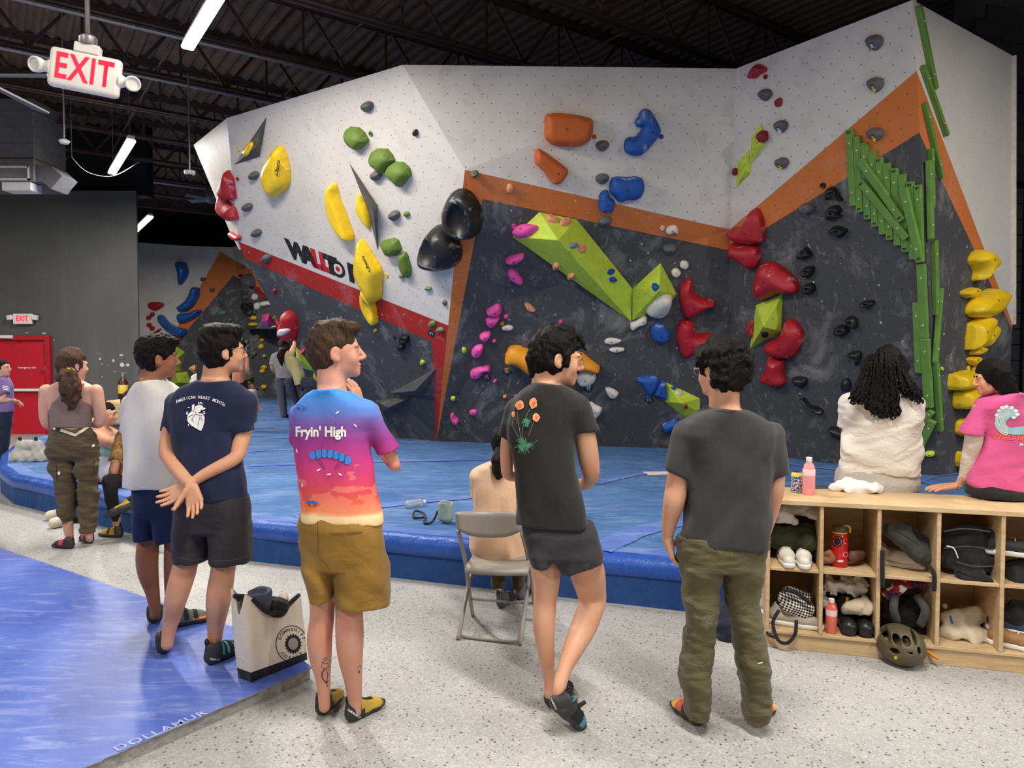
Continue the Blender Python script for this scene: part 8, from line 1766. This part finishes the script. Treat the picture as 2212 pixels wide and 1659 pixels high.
e=Sdf();e.ell(ctr+Vector((-.02,.03,.3)),[.09,.07,.05],None,0);e.disp=wob(5,5,20,40,.01);tag(link('dark_garment',e.mesh('dark_garment',.009),BAGK),'glossy black garment stuffed in the tote bag','clothing')
e=Sdf();c_=tD.lerp(tA,.55)+Vector((-.01,-.03,.29));e.cone(c_,c_+Vector((0,0,.1)),.055,.06,0);e.half(c_+Vector((0,0,.11)),(0,0,1),.003);e.ell(c_+Vector((0,0,.13)),[.045,.045,.06],None,.004,'s');e.disp=wob(7,4,20,40,.004);tag(link('chalk_bag',e.mesh('chalk_bag',.007),cloth_mat('denim',(84,92,110),.9)),'denim blue chalk bag poking out of the tote bag','chalk bag')
# ================================================================== things on the mat and floor
mz=lambda z,x,y,h=MATZ:at_z(*ZP(z,x,y),h)
def lump(name,lab,cat,pts,m,fold,res=.008,floor=MATZ,k=.02,sub=()):
 e=Sdf();e.chain([(p,r_)for p,r_ in pts],k)if len(pts)>1 else e.ell(pts[0][0],[pts[0][1]]*3,None,0)
 for c_,r_ in sub:e.ell(c_,r_,None,.004,'s')
 e.half((0,0,floor+.002),(0,0,-1),.003);e.disp=wob(len(lab),6,14,34,fold,.9);return tag(link(name,e.mesh(name,res),m),lab,cat)
c=mz('W',215,850);up=Vector((0,0,1));cb=lump('chalk_bucket','pale grey square chalk bucket with black clips on the mat corner','chalk bag',[(c+up*.05+Vector((-.14,0,0)),.1),(c+up*.05+Vector((.14,0,0)),.1),(c+up*.2+Vector((.1,0,0)),.07),(c+up*.2+Vector((-.1,0,0)),.07),(c+up*.05+Vector((-.12,0,0)),.09)],cloth_mat('bucket_grey',(176,172,162),.9),.008,.01)
for s_ in(-1,1):bm=bmesh.new();add_box(bm,c+up*.28+Vector((s_*.1,-.03,0)),(.04,.02,.06),None,.006);bm_obj('clip',bm,TABK,cb)
c=mz('C',305,800);lump('chalk_bag','mint green and grey chalk bag standing on the mat behind the chair','chalk bag',[(c+up*.06,.058),(c+up*.17,.064)],cloth_mat('bag_mint',(150,164,150),.9),.005,.006,MATZ,.02,[(c+up*.25,[.2,.2,.09]),(c+up*.17,[.05,.05,.1])])
tag(tube_part('bag_belt',[c+Vector((-.06,0,.1)),c+Vector((-.1,-.03,.02)),c+Vector((-.16,-.05,.012)),mz('C',170,755)+up*.015,mz('C',110,745)+up*.03,mz('C',100,775)+up*.015,mz('C',165,780)+up*.02],.009,BAGK,None),'black webbing belt trailing from the mint chalk bag','belt')
e=Sdf();c=mz('C',65,705)+up*.035;d=mz('C',160,690)+up*.035;e.cone(c,c.lerp(d,.75),.034,.034,0);e.cone(c.lerp(d,.75),d,.03,.014,.01);t=NT('clear_plastic');CLR=t.out(srgb(226,232,236),.15,0,Transmission_Weight=.7,IOR=1.35);wb=tag(link('water_bottle',e.mesh('water_bottle',.006),CLR),'clear plastic water bottle lying on its side on the mat','bottle');bm=bmesh.new();add_tube(bm,[c.lerp(d,.97),d+(d-c).normalized()*.02],.016,12);bm_obj('cap',bm,WHT,wb)
bm=bmesh.new();p_=mz('G',80,1093);add_box(bm,p_+up*.006,(.3,.2,.008),Matrix.Rotation(.15,3,'Z'),.002);tag(bm_obj('paper_pad',bm,mat('paper_cream',(222,210,190),.8)),'cream paper pad lying on the mat beside the charcoal T-shirt','paper')
for x,y,lab in((400,1330,'cream rubber clog in front of the blue mat edge, one of a pair'),(372,1275,'cream rubber clog in front of the blue mat edge, one of a pair')):
 c=at_z(*ZP('W',x,y),0);cl=lump('clog',lab,'shoe',[(c+Vector((-.01,.0,.05)),.052),(c+Vector((.02,.12,.045)),.05),(c+Vector((.03,.2,.04)),.045)],mat('clog_cream',(214,204,184),.6),.001,.008,0,.02,[(c+Vector((.03,.17,.1)),[.035,.06,.05])]);cl['group']='cream clogs'
c=at_z(*ZP('nl',498,545),0);bottle('paper_cup','white cylinder cup standing on the floor behind the bare calves',c,[('cup_body',0,[(.045,0),(.05,.005),(.05,.12),(.046,.122)]),('cup_lid',0,[(.052,.118),(.052,.13),(.04,.135)])],[WHT],'cup')
c=at_z(*ZP('nl',442,540),0);bottle('tumbler','small blue tumbler half hidden behind the white cup',c+Vector((0,.03,0)),[('body',0,[(.036,0),(.04,.1),(.036,.1)])],[mat('tumbler_blue',(70,110,190),.4)],'cup')
bx=at_y(*ZP('m',262,330),13.2);bm=bmesh.new();w_=170/4.609*13.2/F;h_=250/4.609*13.2/F;add_box(bm,(bx.x,13.4,bx.z),(w_,.5,h_),None,.06,3)
bm2=bx.z-h_/2;add_box(bm,(bx.x,13.45,(bm2+MATZ)/2),(w_*.9,.3,bm2-MATZ+.01))if bm2>MATZ else None;tag(bm_obj('plywood_box',bm,PLY),'rounded plywood board box standing near the grey wall','box')
c=at_y(*ZP('m',352,200),13.75);c.z=max(c.z,.4);ex2=thing('fire_extinguisher','fire extinguisher with yellow label mounted on the grey wall','fire extinguisher',c)
for nm,pr,m_ in(('cylinder',[(.08,0),(.085,.02),(.085,.33),(.05,.4),(.025,.42)],mat('extinguisher_dark',(60,20,24),.4)),('label',[(.087,.12),(.088,.125),(.088,.28),(.087,.285)],mat('label_yellow',(226,196,70),.6)),('valve',[(.025,.42),(.03,.46),(.02,.5)],MATS['steel_grey'])):bm=bmesh.new();add_lathe(bm,pr,c,18);bm_obj(nm,bm,m_,ex2,True,45)
bm=bmesh.new();add_box(bm,c+Vector((0,.25,.2)),(.12,.5,.06));bm_obj('bracket',bm,TABK,ex2);bm=bmesh.new();add_box(bm,c+Vector((.03,0,.5)),(.12,.03,.025),None,.006);bm_obj('handle',bm,MATS['steel_grey'],ex2)
c0,c1=at_y(*ZP('l',210,200),12.9),at_y(*ZP('l',268,500),12.9);bm=bmesh.new();add_box(bm,((c0.x+c1.x)/2,13.0,(c0.z+MATZ)/2),(.18,.12,c0.z-MATZ),None,.01);tag(bm_obj('banner_stand',bm,TABK),'slim black upright stand behind the man in navy','stand')
